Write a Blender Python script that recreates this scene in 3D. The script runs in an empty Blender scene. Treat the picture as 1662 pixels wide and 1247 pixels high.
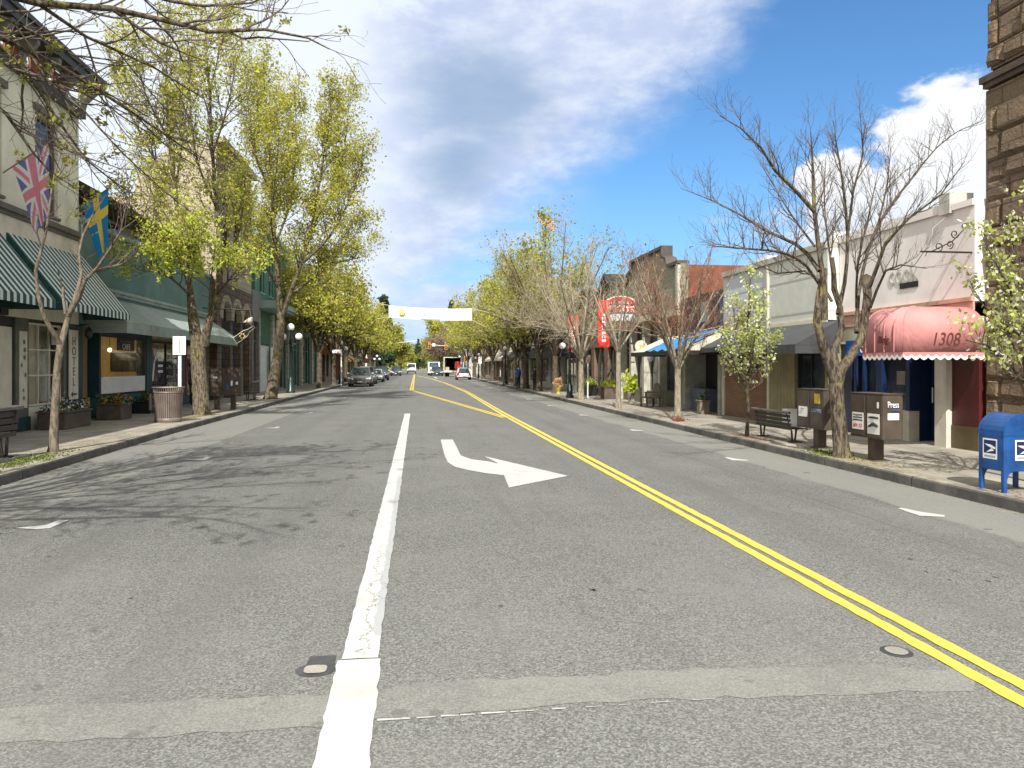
import bpy, bmesh, math, random
import numpy as np
from math import sin, cos, tan, atan, atan2, radians as R, pi, hypot
from mathutils import Vector, Matrix

# ------------------------------------------------------------ camera, world, sun, exposure
sc = bpy.context.scene
COL = sc.collection
F_, H_, CX, CY = 1249., 1.75, 831., 595.
YAW = atan(157 / F_); PIT = 0.
cam = bpy.data.cameras.new('camera'); camo = bpy.data.objects.new('camera', cam); COL.objects.link(camo)
cam.sensor_width = 36; cam.lens = F_ / 1662 * 36; cam.clip_start = .05; cam.clip_end = 4000
cam.shift_y = -28.5 / 1662
camo.location = (0, 0, H_); camo.rotation_euler = (pi / 2 - PIT, 0, -YAW)
sc.camera = camo

SUN_EL, SUN_AZ = 45, 10      # light travels towards +Y and, by SUN_AZ degrees, towards +X
w = bpy.data.worlds.new('World'); sc.world = w; w.use_nodes = True
nt = w.node_tree; nt.nodes.clear()
def N(t, **k):
    n = nt.nodes.new(t)
    for a, b in k.items():
        if a == 'i':
            for c, d in b.items(): n.inputs[c].default_value = d
        else: setattr(n, a, b)
    return n
def Lk(a, b): nt.links.new(a, b)
def M_(op, a, b=None, c=None, clamp=False):
    n = nt.nodes.new('ShaderNodeMath'); n.operation = op; n.use_clamp = clamp
    for i, v in enumerate((a, b, c)):
        if v is None: continue
        if isinstance(v, (int, float)): n.inputs[i].default_value = v
        else: nt.links.new(v, n.inputs[i])
    return n.outputs[0]
def MR(v, a, b, c=0., d=1., smooth=True):
    n = nt.nodes.new('ShaderNodeMapRange'); n.interpolation_type = 'SMOOTHSTEP' if smooth else 'LINEAR'
    nt.links.new(v, n.inputs[0])
    for i, x in enumerate((a, b, c, d)): n.inputs[i + 1].default_value = x
    return n.outputs[0]
def MIX(fac, a, b, bt='MIX'):
    n = nt.nodes.new('ShaderNodeMix'); n.data_type = 'RGBA'; n.blend_type = bt
    for s, v in ((n.inputs[0], fac), (n.inputs[6], a), (n.inputs[7], b)):
        if isinstance(v, (int, float)): s.default_value = v
        elif isinstance(v, (tuple, list)): s.default_value = (*v, 1) if len(v) == 3 else v
        else: nt.links.new(v, s)
    return n.outputs[2]
def SEP(v):
    n = nt.nodes.new('ShaderNodeSeparateXYZ'); nt.links.new(v, n.inputs[0]); return n.outputs
def CMB(x, y, z):
    n = nt.nodes.new('ShaderNodeCombineXYZ')
    for i, v in enumerate((x, y, z)):
        if isinstance(v, (int, float)): n.inputs[i].default_value = v
        else: nt.links.new(v, n.inputs[i])
    return n.outputs[0]
def NOISE(v, scale, detail=4, rough=.55, dist=0.):
    n = nt.nodes.new('ShaderNodeTexNoise')
    if v is not None: nt.links.new(v, n.inputs['Vector'])
    n.inputs['Scale'].default_value = scale; n.inputs['Detail'].default_value = detail
    n.inputs['Roughness'].default_value = rough; n.inputs['Distortion'].default_value = dist
    return n.outputs[0]

sky = N('ShaderNodeTexSky', sky_type='NISHITA', sun_disc=False, sun_elevation=R(SUN_EL), sun_rotation=R(180 + SUN_AZ))
sky.air_density = 1.0; sky.dust_density = .6; sky.ozone_density = 2.0
tc = N('ShaderNodeTexCoord')
X_, Y_, Z_ = SEP(tc.outputs['Generated'])
az = M_('MULTIPLY', M_('ARCTAN2', X_, Y_), 57.2958)
el = M_('MULTIPLY', M_('ARCSINE', Z_), 57.2958)
cv = CMB(az, M_('MULTIPLY', el, 1.9), 0.)
n1 = NOISE(cv, .075, 7, .55, .4); n2 = NOISE(cv, .26, 6, .6); n3 = NOISE(CMB(M_('MULTIPLY', az, .5), M_('MULTIPLY', el, 2.2), 3.), .13, 6, .6, .3)
c1 = M_('SUBTRACT', n1, .5); c2 = M_('SUBTRACT', n2, .5)
# the big bank: everything up-left of a diagonal edge
edge = M_('SUBTRACT', el, M_('MULTIPLY_ADD', az, .80, 4.6))
edge = M_('ADD', edge, M_('ADD', M_('MULTIPLY', c1, 9.), M_('MULTIPLY', c2, 5.)))
bank = MR(edge, -3.0, 4.5)
# broken low clouds left of the street
low = M_('MULTIPLY', MR(n3, .36, .60), MR(az, 15., 4.))
low = M_('MULTIPLY', low, MR(el, 1., 4., .35, .85))
def blob(ca, ce, ra, re, lo=-.1, hi=.25):
    a = M_('DIVIDE', M_('SUBTRACT', az, ca), ra); e = M_('DIVIDE', M_('SUBTRACT', el, ce), re)
    r = M_('SQRT', M_('ADD', M_('MULTIPLY', a, a), M_('MULTIPLY', e, e)))
    return M_('SUBTRACT', 1., r)
pert = M_('ADD', M_('MULTIPLY', c1, 1.0), M_('MULTIPLY', c2, 1.5))
cum = MR(M_('ADD', blob(36.5, 11.5, 6.2, 6.9), pert), -.06, .30)
cum2 = MR(M_('ADD', blob(31.0, 10.6, 3.6, 4.4), pert), .0, .22)
hz = M_('MULTIPLY', MR(M_('ADD', blob(32.5, 6., 12., 6.5), pert), -.1, .7), .75)
cums = M_('MAXIMUM', M_('MAXIMUM', cum, cum2), hz)
dark = MR(M_('ADD', M_('MAXIMUM', blob(5.2, 19.0, 8.2, 5.8), blob(3.4, 14.8, 5., 4.2)), M_('MULTIPLY', c1, 1.6)), -.05, .85)
dark = M_('MULTIPLY', dark, .95)
mask = M_('MAXIMUM', M_('MAXIMUM', M_('MULTIPLY', bank, .93), low), cums, clamp=True)
K = 10.; AWAY_FILL = .60
shade = MIX(MR(n2, .35, .7), (.42 * K, .475 * K, .63 * K), (.56 * K, .61 * K, .70 * K))
shade = MIX(M_('MULTIPLY', dark, .85), shade, (.235 * K, .325 * K, .455 * K))
hi = MR(M_('ADD', M_('SUBTRACT', el, M_('MULTIPLY', az, 1.1)), M_('MULTIPLY', c2, 18.)), 24., 30.)
shade = MIX(hi, shade, (.62 * K, .68 * K, .74 * K))
shade = MIX(MR(az, 1.5, -7.), shade, (.66 * K, .70 * K, .74 * K))
shade = MIX(cums, shade, MIX(MR(M_('ADD', el, M_('MULTIPLY', c2, 9.)), 5., 13.), (.42 * K, .51 * K, .66 * K), (.68 * K, .695 * K, .71 * K)))
skyc = MIX(1., sky.outputs[0], (.59, .92, 1.16), 'MULTIPLY')
skyc = MIX(M_('MULTIPLY', MR(el, 16., 0.), .55), skyc, (.23 * K, .41 * K, .70 * K))
# added fill light: unseen bright cloud overhead and behind the camera, stronger at left
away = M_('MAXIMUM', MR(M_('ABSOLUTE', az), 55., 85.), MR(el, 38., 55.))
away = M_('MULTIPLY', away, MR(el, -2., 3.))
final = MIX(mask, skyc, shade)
awc = N('ShaderNodeVectorMath', operation='SCALE'); awc.inputs[0].default_value = (AWAY_FILL * K, AWAY_FILL * .975 * K, AWAY_FILL * .93 * K)
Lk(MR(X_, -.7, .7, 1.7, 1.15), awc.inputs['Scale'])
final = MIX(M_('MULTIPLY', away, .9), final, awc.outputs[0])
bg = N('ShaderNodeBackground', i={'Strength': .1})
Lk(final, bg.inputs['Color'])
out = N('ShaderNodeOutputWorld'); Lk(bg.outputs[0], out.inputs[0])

sl = bpy.data.lights.new('sun', 'SUN'); sl.energy = 4.8; sl.angle = R(.5); sl.color = (1, .965, .90)
so = bpy.data.objects.new('sun', sl); COL.objects.link(so)
dv = Vector((sin(R(SUN_AZ)) * cos(R(SUN_EL)), cos(R(SUN_AZ)) * cos(R(SUN_EL)), -sin(R(SUN_EL))))
so.rotation_euler = dv.to_track_quat('-Z', 'Y').to_euler(); so.location = (-10, -20, 30)
sc.view_settings.view_transform = 'Standard'; sc.view_settings.look = 'None'
sc.view_settings.exposure = .56; sc.view_settings.gamma = 1
sc.cycles.max_bounces = 6; sc.cycles.transparent_max_bounces = 12

# ------------------------------------------------------------ survey helpers (photo measurement -> world metres)
def _ray(u, v):
    x = (u - CX) / F_; y = -(v - CY) / F_
    f = cos(PIT) + y * sin(PIT); z = -sin(PIT) + y * cos(PIT)
    return x * cos(YAW) + f * sin(YAW), f * cos(YAW) - x * sin(YAW), z
def G(u, v, z=0.):
    a, b, c = _ray(u, v); t = (z - H_) / c; return a * t, b * t
def W(u, v, x):
    a, b, c = _ray(u, v); t = x / a; return b * t, H_ + c * t
def D(u, v, y):
    a, b, c = _ray(u, v); t = y / b; return Vector((a * t, y, H_ + c * t))

# ------------------------------------------------------------ mesh builder
class MB:
    def __init__(s): s.v = []; s.f = []; s.mi = []; s.cur = 0; s.sm = []
    def add(s, vs, fs, smooth=False):
        n = len(s.v); s.v += [tuple(p) for p in vs]
        for f in fs: s.f.append(tuple(i + n for i in f)); s.mi.append(s.cur); s.sm.append(smooth)
        return s
    def box(s, x0, x1, y0, y1, z0, z1):
        if x0 > x1: x0, x1 = x1, x0
        if y0 > y1: y0, y1 = y1, y0
        if z0 > z1: z0, z1 = z1, z0
        return s.add([(x0,y0,z0),(x1,y0,z0),(x1,y1,z0),(x0,y1,z0),(x0,y0,z1),(x1,y0,z1),(x1,y1,z1),(x0,y1,z1)],
              [(0,3,2,1),(4,5,6,7),(0,1,5,4),(1,2,6,5),(2,3,7,6),(3,0,4,7)])
    def cbox(s, c, sx, sy, sz): return s.box(c[0]-sx/2,c[0]+sx/2,c[1]-sy/2,c[1]+sy/2,c[2]-sz/2,c[2]+sz/2)
    def prism(s, pts, ax, a, b):
        """pts: 2-D outline in the two axes other than ax ('x': (y,z), 'y': (x,z), 'z': (x,y)), from a to b"""
        def m(p, t): return (t, p[0], p[1]) if ax == 'x' else ((p[0], t, p[1]) if ax == 'y' else (p[0], p[1], t))
        n = len(pts); vs = [m(p, a) for p in pts] + [m(p, b) for p in pts]
        fs = [tuple(range(n))[::-1], tuple(range(n, 2*n))] + [(i, (i+1) % n, n+(i+1) % n, n+i) for i in range(n)]
        return s.add(vs, fs)
    def tube(s, pts, rad, k=6, cap=True):
        pts = [Vector(p) for p in pts]; n = len(pts)
        if not hasattr(rad, '__len__'): rad = [rad] * n
        vs = []
        for i, p in enumerate(pts):
            t = (pts[min(i+1, n-1)] - pts[max(i-1, 0)]).normalized()
            a = Vector((0, 0, 1)) if abs(t.z) < .9 else Vector((1, 0, 0))
            e1 = t.cross(a).normalized(); e2 = t.cross(e1)
            for j in range(k):
                q = 2*pi*j/k; vs.append(p + (e1*cos(q) + e2*sin(q))*rad[i])
        fs = [(i*k+j, i*k+(j+1) % k, (i+1)*k+(j+1) % k, (i+1)*k+j) for i in range(n-1) for j in range(k)]
        s.add(vs, fs, True)
        if cap: s.add(vs[:k], [tuple(range(k))]); s.add(vs[-k:], [tuple(range(k))[::-1]])
        return s
    def lathe(s, prof, c, n=16, smooth=True):
        vs = [(c[0]+r*cos(2*pi*j/n), c[1]+r*sin(2*pi*j/n), c[2]+z) for r, z in prof for j in range(n)]
        fs = [(i*n+j, i*n+(j+1) % n, (i+1)*n+(j+1) % n, (i+1)*n+j) for i in range(len(prof)-1) for j in range(n)]
        return s.add(vs, fs, smooth)
    def ball(s, c, r, n=12, sq=1.):
        return s.lathe([(max(1e-4, r*sin(pi*i/n)), -r*cos(pi*i/n)*sq) for i in range(n+1)], c, n*2)
    def build(s, name, mats, parent=None, bevel=0, loc=None):
        me = bpy.data.meshes.new(name); me.from_pydata(s.v, [], s.f)
        if not isinstance(mats, (list, tuple)): mats = [mats]
        for m in mats: me.materials.append(m)
        me.polygons.foreach_set('material_index', s.mi); me.polygons.foreach_set('use_smooth', s.sm)
        me.update()
        o = bpy.data.objects.new(name, me); COL.objects.link(o)
        if parent is not None:
            o.parent = parent; b = base_of(parent)
            if b.length: me.transform(Matrix.Translation(-b))
        if bevel:
            mod = o.modifiers.new('bevel', 'BEVEL'); mod.width = bevel; mod.segments = 2; mod.limit_method = 'ANGLE'
        return o
BASE = {}
def base_of(o):
    while o.parent: o = o.parent
    return BASE.get(o.name, Vector((0, 0, 0)))
def thing(name, label, cat, loc=(0, 0, 0), group=None, kind=None, local=False):
    """Empty at the thing's base; parts are modelled in world metres unless local"""
    o = bpy.data.objects.new(name, None); COL.objects.link(o); o.empty_display_size = .2
    o.location = loc; o['label'] = label; o['category'] = cat
    if group: o['group'] = group
    if kind: o['kind'] = kind
    BASE[o.name] = Vector((0, 0, 0)) if local else Vector(loc)
    return o
def tag(o, label, cat, group=None, kind=None):
    o['label'] = label; o['category'] = cat
    if group: o['group'] = group
    if kind: o['kind'] = kind
    return o
def struct(o, label, cat): return tag(o, label, cat, None, 'structure')
def dup(o, loc, rz=None, label=None, group=None):
    def cp(a, par):
        c = a.copy(); COL.objects.link(c)
        if par: c.parent = par
        for ch in list(a.children): cp(ch, c)
        return c
    r = cp(o, None); r.location = loc
    if rz is not None: r.rotation_euler = (0, 0, rz)
    if label: r['label'] = label
    if group: r['group'] = group
    return r
_tc = {}
def text(body, size, loc, face, m, parent, name='lettering', ext=.004, align='CENTER', sx=1., vertical=False, shear=0., tilt=0., mirror=False):
    """face: '-y' towards the camera, '+x' left-hand fronts, '-x' right-hand fronts"""
    cu = bpy.data.curves.new('t', 'FONT'); cu.body = '\n'.join(body) if vertical else body
    cu.size = size; cu.align_x = align; cu.align_y = 'CENTER'; cu.extrude = ext; cu.resolution_u = 3; cu.shear = shear
    if vertical: cu.space_line = .82
    t = bpy.data.objects.new('t', cu); COL.objects.link(t)
    bpy.context.view_layer.update()
    me = bpy.data.meshes.new_from_object(t, depsgraph=bpy.context.evaluated_depsgraph_get())
    bpy.data.objects.remove(t); bpy.data.curves.remove(cu)
    me.transform(Matrix.Diagonal((sx, 1, 1, 1)))
    rz = {'-y': 0, '+x': pi/2, '-x': -pi/2, '+y': pi}[face]
    me.transform(Matrix.Rotation(tilt, 4, 'Z'))
    me.transform(Matrix.Translation(Vector(loc)) @ Matrix.Rotation(rz, 4, 'Z') @ Matrix.Rotation(pi/2, 4, 'X'))
    me.materials.clear(); me.materials.append(m)
    o = bpy.data.objects.new(name, me); COL.objects.link(o)
    if parent is not None: o.parent = parent; me.transform(Matrix.Translation(-base_of(parent)))
    return o

# ------------------------------------------------------------ materials
def newmat(name):
    global nt
    m = bpy.data.materials.new(name); m.use_nodes = True; nt = m.node_tree; nt.nodes.clear()
    b = nt.nodes.new('ShaderNodeBsdfPrincipled'); o = nt.nodes.new('ShaderNodeOutputMaterial')
    nt.links.new(b.outputs[0], o.inputs[0]); return m, b, o
def setc(b, key, v):
    if isinstance(v, (int, float)): b.inputs[key].default_value = v
    elif isinstance(v, tuple): b.inputs[key].default_value = (*v, 1)
    else: nt.links.new(v, b.inputs[key])
def BUMP(b, h, strength=.4, dist=.02):
    n = nt.nodes.new('ShaderNodeBump'); n.inputs['Strength'].default_value = strength; n.inputs['Distance'].default_value = dist
    nt.links.new(h, n.inputs['Height']); nt.links.new(n.outputs[0], b.inputs['Normal'])
def obj_co(): return nt.nodes.new('ShaderNodeTexCoord').outputs['Object']
def geo_co(): return nt.nodes.new('ShaderNodeNewGeometry').outputs['Position']
MATS = {}
def plain(name, c, rough=.7, var=.14, scale=3., metal=0., bump=.15, bscale=60., spec=.5, streak=True, c2=None):
    """weathered plain surface: broad mottling, fine grain, faint vertical streaks"""
    if name in MATS: return MATS[name]
    m, b, o = newmat(name); co = obj_co()
    a = NOISE(co, scale, 5, .6); g = NOISE(co, bscale, 3)
    dk = c2 or tuple(x * (1 - 1.6 * var) for x in c); lt = tuple(min(1, x * (1 + var)) for x in c)
    col = MIX(MR(a, .32, .68), dk, lt)
    if streak:
        x, y, z = SEP(co)
        s = NOISE(CMB(M_('MULTIPLY', x, 6.), M_('MULTIPLY', y, 6.), M_('MULTIPLY', z, .35)), 1.3, 4, .6)
        col = MIX(M_('MULTIPLY', MR(s, .52, .78), var * 2.2), col, tuple(x * .45 for x in c))
    setc(b, 'Base Color', col); setc(b, 'Roughness', M_('MULTIPLY_ADD', a, .2, rough - .1)); setc(b, 'Metallic', metal)
    b.inputs['Specular IOR Level'].default_value = spec
    if bump: BUMP(b, g, bump, .01)
    MATS[name] = m; return m
def brickmat(name, c1, c2, mortar, bw, bh, ms=.012, side='x', bump=.6, rough=.85, off=.5, stain=.35, bd=.02):
    m, b, o = newmat(name); co = obj_co(); x, y, z = SEP(co)
    v = CMB(y if side == 'x' else (x if side == 'y' else M_('ADD', x, y)), z, 0.)
    t = nt.nodes.new('ShaderNodeTexBrick'); nt.links.new(v, t.inputs['Vector'])
    t.inputs['Scale'].default_value = 1; t.inputs['Brick Width'].default_value = bw; t.inputs['Row Height'].default_value = bh
    t.inputs['Mortar Size'].default_value = ms; t.inputs['Mortar Smooth'].default_value = .3; t.offset = off
    t.inputs['Color1'].default_value = (*c1, 1); t.inputs['Color2'].default_value = (*c2, 1); t.inputs['Mortar'].default_value = (*mortar, 1)
    n = NOISE(co, 2.2, 6, .65); n2 = NOISE(co, 14., 6, .65)
    col = MIX(M_('MULTIPLY', MR(n, .4, .75), stain), t.outputs[0], tuple(q * .35 for q in c1))
    col = MIX(M_('MULTIPLY', n2, .45), col, tuple(min(1, q * 1.5) for q in c2))
    setc(b, 'Base Color', col); setc(b, 'Roughness', rough)
    h = M_('ADD', M_('MULTIPLY', t.outputs['Fac'], -1.), M_('MULTIPLY', n2, 1.3)); BUMP(b, h, bump, bd)
    return m
def linemat(name, c, pitch, axis='z', rough=.7, depth=.012, dark=.55, c2=None, duty=.5, var=.12):
    """boards / pleats / stripes across one axis; c2 gives a second paint colour for real stripes"""
    m, b, o = newmat(name); co = obj_co(); x, y, z = SEP(co)
    a = {'x': x, 'y': y, 'z': z, 'xy': M_('ADD', x, y)}[axis]
    fr = M_('FRACT', M_('DIVIDE', M_('ADD', a, 500.), pitch))
    n = NOISE(co, 2.5, 5, .6)
    if c2:
        k = MR(fr, duty - .01, duty + .01); k2 = MR(fr, .985, 1.)
        col = MIX(M_('SUBTRACT', k, k2), c, c2); col = MIX(M_('MULTIPLY', MR(n, .4, .7), var * 2), col, tuple(q * .55 for q in c))
    else:
        g = MR(fr, .0, .1, 0., 1.)
        col = MIX(g, tuple(q * dark for q in c), MIX(MR(n, .35, .7), tuple(q * (1 - var * 1.5) for q in c), tuple(min(1, q * (1 + var)) for q in c)))
        BUMP(b, g, .7, depth)
    setc(b, 'Base Color', col); setc(b, 'Roughness', rough)
    return m
def glassmat(name, tint=(.02, .025, .03), rough=.04, clear=0.):
    m, b, o = newmat(name)
    if clear:
        nt.nodes.remove(b)
        tr = nt.nodes.new('ShaderNodeBsdfTransparent'); tr.inputs[0].default_value = (clear, clear, clear, 1)
        gl = nt.nodes.new('ShaderNodeBsdfGlossy'); gl.inputs['Roughness'].default_value = .02
        fr = nt.nodes.new('ShaderNodeFresnel'); fr.inputs[0].default_value = 1.5
        mx = nt.nodes.new('ShaderNodeMixShader')
        nt.links.new(fr.outputs[0], mx.inputs[0]); nt.links.new(tr.outputs[0], mx.inputs[1]); nt.links.new(gl.outputs[0], mx.inputs[2]); nt.links.new(mx.outputs[0], o.inputs[0])
    else:
        co = obj_co(); n = NOISE(co, .9, 3)
        setc(b, 'Base Color', MIX(MR(n, .4, .65), tint, tuple(q * 2.6 for q in tint)))
        b.inputs['Roughness'].default_value = rough
        BUMP(b, NOISE(co, .8, 2), .06, .05)
    return m
def barkmat(name, c1, c2, sc_=9., lichen=None):
    m, b, o = newmat(name); co = obj_co(); x, y, z = SEP(co)
    v = CMB(M_('MULTIPLY', x, 2.2), M_('MULTIPLY', y, 2.2), M_('MULTIPLY', z, .7))
    n = NOISE(v, sc_, 7, .68, .5); n2 = NOISE(co, 2.6, 5, .6)
    vo = nt.nodes.new('ShaderNodeTexVoronoi'); nt.links.new(v, vo.inputs['Vector']); vo.inputs['Scale'].default_value = sc_ * 1.2
    col = MIX(MR(n, .36, .64), c1, c2)
    col = MIX(M_('MULTIPLY', MR(vo.outputs[0], .25, .0), .6), col, tuple(q * .4 for q in c1))
    if lichen: col = MIX(M_('MULTIPLY', MR(n2, .52, .66), MR(n, .4, .6)), col, lichen)
    setc(b, 'Base Color', col); setc(b, 'Roughness', .95); b.inputs['Specular IOR Level'].default_value = .15
    BUMP(b, M_('ADD', n, M_('MULTIPLY', vo.outputs[0], .5)), .9, .03); return m
def leafmat(name, ca, cb, cc=None, trans=.45):
    m, b, o = newmat(name); nt.nodes.remove(b)
    g = nt.nodes.new('ShaderNodeNewGeometry'); r = g.outputs['Random Per Island']
    col = MIX(r, ca, cb)
    if cc: col = MIX(MR(r, .80, .84), col, cc)
    d = nt.nodes.new('ShaderNodeBsdfDiffuse'); t = nt.nodes.new('ShaderNodeBsdfTranslucent'); mx = nt.nodes.new('ShaderNodeMixShader')
    mx.inputs[0].default_value = trans
    nt.links.new(col, d.inputs[0]); nt.links.new(col, t.inputs[0]); nt.links.new(d.outputs[0], mx.inputs[1]); nt.links.new(t.outputs[0], mx.inputs[2]); nt.links.new(mx.outputs[0], o.inputs[0])
    return m
def lampmat(name, c, s):
    m, b, o = newmat(name); setc(b, 'Base Color', c); b.inputs['Emission Color'].default_value = (*c, 1); b.inputs['Emission Strength'].default_value = s
    return m
def paintmat(name, c, worn=.0, crack=0., thresh=.62):
    """road paint with worn specks and cracks that let the asphalt through"""
    m, b, o = newmat(name); co = geo_co()
    n = NOISE(co, 160., 2, .6); n2 = NOISE(co, 5., 6, .7)
    col = MIX(MR(n2, .3, .7), tuple(q * .88 for q in c), c)
    holes = M_('MULTIPLY', MR(n, thresh-.03, thresh + .04), MR(n2, .40 - worn, .60 - worn))
    tyre = M_('MULTIPLY', MR(NOISE(co, 1.6, 5, .7), .52, .72), .30)
    e = NOISE(co, 34., 5, .7)
    holes = M_('MAXIMUM', holes, MR(e, .68, .70)); col = MIX(tyre, col, tuple(q * .45 for q in c))
    col = MIX(M_('MULTIPLY', holes, .85), col, (.13, .13, .125))
    if crack:
        x, y, z = SEP(co)
        wob = M_('MULTIPLY', M_('SUBTRACT', NOISE(co, 3., 6, .75), .5), .55)
        ln = M_('ABSOLUTE', M_('SUBTRACT', M_('ADD', x, M_('MULTIPLY', wob, .75)), -.325))
        ck = M_('MULTIPLY', MR(ln, .006, .002), M_('MULTIPLY', MR(y, 4.66, 4.75), MR(y, 8.2, 7.)))
        ln2 = M_('ABSOLUTE', M_('SUBTRACT', M_('ADD', x, M_('MULTIPLY', wob, -.9)), -.27))
        ck = M_('MAXIMUM', ck, M_('MULTIPLY', MR(ln2, .005, .001), M_('MULTIPLY', MR(y, 5.6, 5.7), MR(y, 7.8, 7.))))
        col = MIX(ck, col, (.10, .095, .08))
        old = M_('MULTIPLY', M_('MULTIPLY', MR(y, 5., 5.1), MR(y, 13., 12.)), MR(M_('ADD', x, M_('MULTIPLY', M_('SUBTRACT', n2, .5), .1)), -.285, -.265))
        col = MIX(M_('MULTIPLY', old, .65), col, (.27, .285, .295))
    setc(b, 'Base Color', col); setc(b, 'Roughness', .8); BUMP(b, n, .4, .004); return m

def asphalt():
    m, b, o = newmat('asphalt'); co = geo_co(); x, y, z = SEP(co)
    fine = NOISE(co, 130., 3, .75); mid = NOISE(co, 42., 4, .7); big = NOISE(co, .55, 6, .6); str_ = NOISE(CMB(M_('MULTIPLY', x, 1.), M_('MULTIPLY', y, .07), 0.), 2.1, 5, .6)
    vo = nt.nodes.new('ShaderNodeTexVoronoi'); nt.links.new(co, vo.inputs['Vector']); vo.inputs['Scale'].default_value = 95.
    agg = MIX(vo.outputs['Color'], (.09, .09, .086), (.30, .295, .28), 'MIX')
    vs = SEP(vo.outputs['Color'])[0]
    c = MIX(MR(vs, .1, .95, 0., 1., False), (.064, .065, .061), (.25, .253, .234))
    c = MIX(MR(NOISE(co, 62., 2, .6), .38, .62), MIX(.40, c, (.05, .05, .048)), c)
    c = MIX(M_('MULTIPLY', MR(mid, .60, .70), .45), c, (.06, .06, .057))
    c = MIX(M_('MULTIPLY', MR(mid, .42, .32), .35), c, (.30, .30, .275))
    c = MIX(M_('MULTIPLY', MR(big, .42, .7), .4), c, (.185, .183, .168))
    c = MIX(M_('MULTIPLY', MR(str_, .5, .75), .40), c, (.085, .083, .078))
    # traffic-polished darker wheel paths and pale old asphalt of the parking lanes
    wob = M_('MULTIPLY', M_('SUBTRACT', NOISE(co, 1.1, 5, .65), .5), .35)
    xx = M_('ADD', x, wob)
    park = M_('MAXIMUM', MR(xx, -4.48, -4.54), MR(xx, 6.00, 6.06))
    c = MIX(M_('MULTIPLY', park, .55), c, (.235, .232, .21))
    stain = M_('MULTIPLY', MR(NOISE(co, 3.2, 3, .5), .68, .73), MR(NOISE(co, 17., 4, .6), .4, .5))
    c = MIX(M_('MULTIPLY', stain, .65), c, (.045, .044, .043))
    seam = MR(M_('ABSOLUTE', M_('SUBTRACT', M_('ADD', x, M_('MULTIPLY', wob, .12)), 5.2)), .02, .004)
    seam = M_('MAXIMUM', seam, MR(M_('ABSOLUTE', M_('SUBTRACT', M_('ADD', x, M_('MULTIPLY', wob, .15)), -4.5)), .018, .004))
    c = MIX(M_('MULTIPLY', seam, .5), c, (.05, .05, .048))
    # meandering hairline cracks, oil drips down the lane middles
    vw = nt.nodes.new('ShaderNodeTexVoronoi'); vw.feature = 'DISTANCE_TO_EDGE'; vw.inputs['Scale'].default_value = .42
    wp = nt.nodes.new('ShaderNodeVectorMath'); wp.operation = 'ADD'; nt.links.new(co, wp.inputs[0])
    n3_ = nt.nodes.new('ShaderNodeTexNoise'); nt.links.new(co, n3_.inputs['Vector']); n3_.inputs['Scale'].default_value = 2.2; n3_.inputs['Detail'].default_value = 6
    sc3 = nt.nodes.new('ShaderNodeVectorMath'); sc3.operation = 'SCALE'; sc3.inputs['Scale'].default_value = .7; nt.links.new(n3_.outputs['Color'], sc3.inputs[0]); nt.links.new(sc3.outputs[0], wp.inputs[1]); nt.links.new(wp.outputs[0], vw.inputs['Vector'])
    crk = M_('MULTIPLY', MR(vw.outputs['Distance'], .006, .0015), MR(NOISE(co, .35, 3), .58, .66))
    c = MIX(M_('MULTIPLY', crk, .42), c, (.045, .045, .043))
    oil = M_('MULTIPLY', MR(M_('ABSOLUTE', M_('SUBTRACT', M_('ABSOLUTE', M_('SUBTRACT', x, 1.45)), 0.)), .5, .1), MR(NOISE(CMB(M_('MULTIPLY', x, 3.), M_('MULTIPLY', y, .6), 0.), 2., 5, .7), .50, .72))
    c = MIX(M_('MULTIPLY', oil, .45), c, (.07, .07, .068))
    for wx in (-3.1, -1.5, 4.1, 5.3):
        tr_ = MR(M_('ABSOLUTE', M_('SUBTRACT', xx, wx)), .38, .05); c = MIX(M_('MULTIPLY', tr_, .30), c, (.10, .10, .097))
    c = MIX(M_('MULTIPLY', MR(M_('ADD', y, M_('MULTIPLY', wob, 2.)), 9., 2.5), .16), c, (.29, .29, .265))
    setc(b, 'Base Color', c); setc(b, 'Roughness', .88); b.inputs['Specular IOR Level'].default_value = .3
    BUMP(b, M_('ADD', vs, M_('MULTIPLY', mid, .8)), .55, .006); return m
def concrete(name, c=(.36, .33, .27), joints=True):
    m, b, o = newmat(name); co = geo_co(); x, y, z = SEP(co)
    n = NOISE(co, 1.4, 6, .65); f = NOISE(co, 90., 3, .7)
    col = MIX(MR(n, .35, .7), tuple(q * .62 for q in c), c); col = MIX(M_('MULTIPLY', MR(f, .45, .7), .35), col, tuple(q * .5 for q in c))
    st = MR(NOISE(co, 6., 3), .66, .72); col = MIX(M_('MULTIPLY', st, .35), col, (.08, .075, .06))
    if joints:
        def j(a, p): return MR(M_('ABSOLUTE', M_('SUBTRACT', M_('FRACT', M_('DIVIDE', M_('ADD', a, 100.), p)), .5)), .488, .496)
        jj = M_('MAXIMUM', j(y, 1.5), j(x, 1.5)); col = MIX(M_('MULTIPLY', jj, .75), col, (.05, .047, .04))
        BUMP(b, M_('SUBTRACT', f, jj), .5, .01)
    else: BUMP(b, M_('ADD', f, n), .5, .015)
    setc(b, 'Base Color', col); setc(b, 'Roughness', .9); return m

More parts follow.
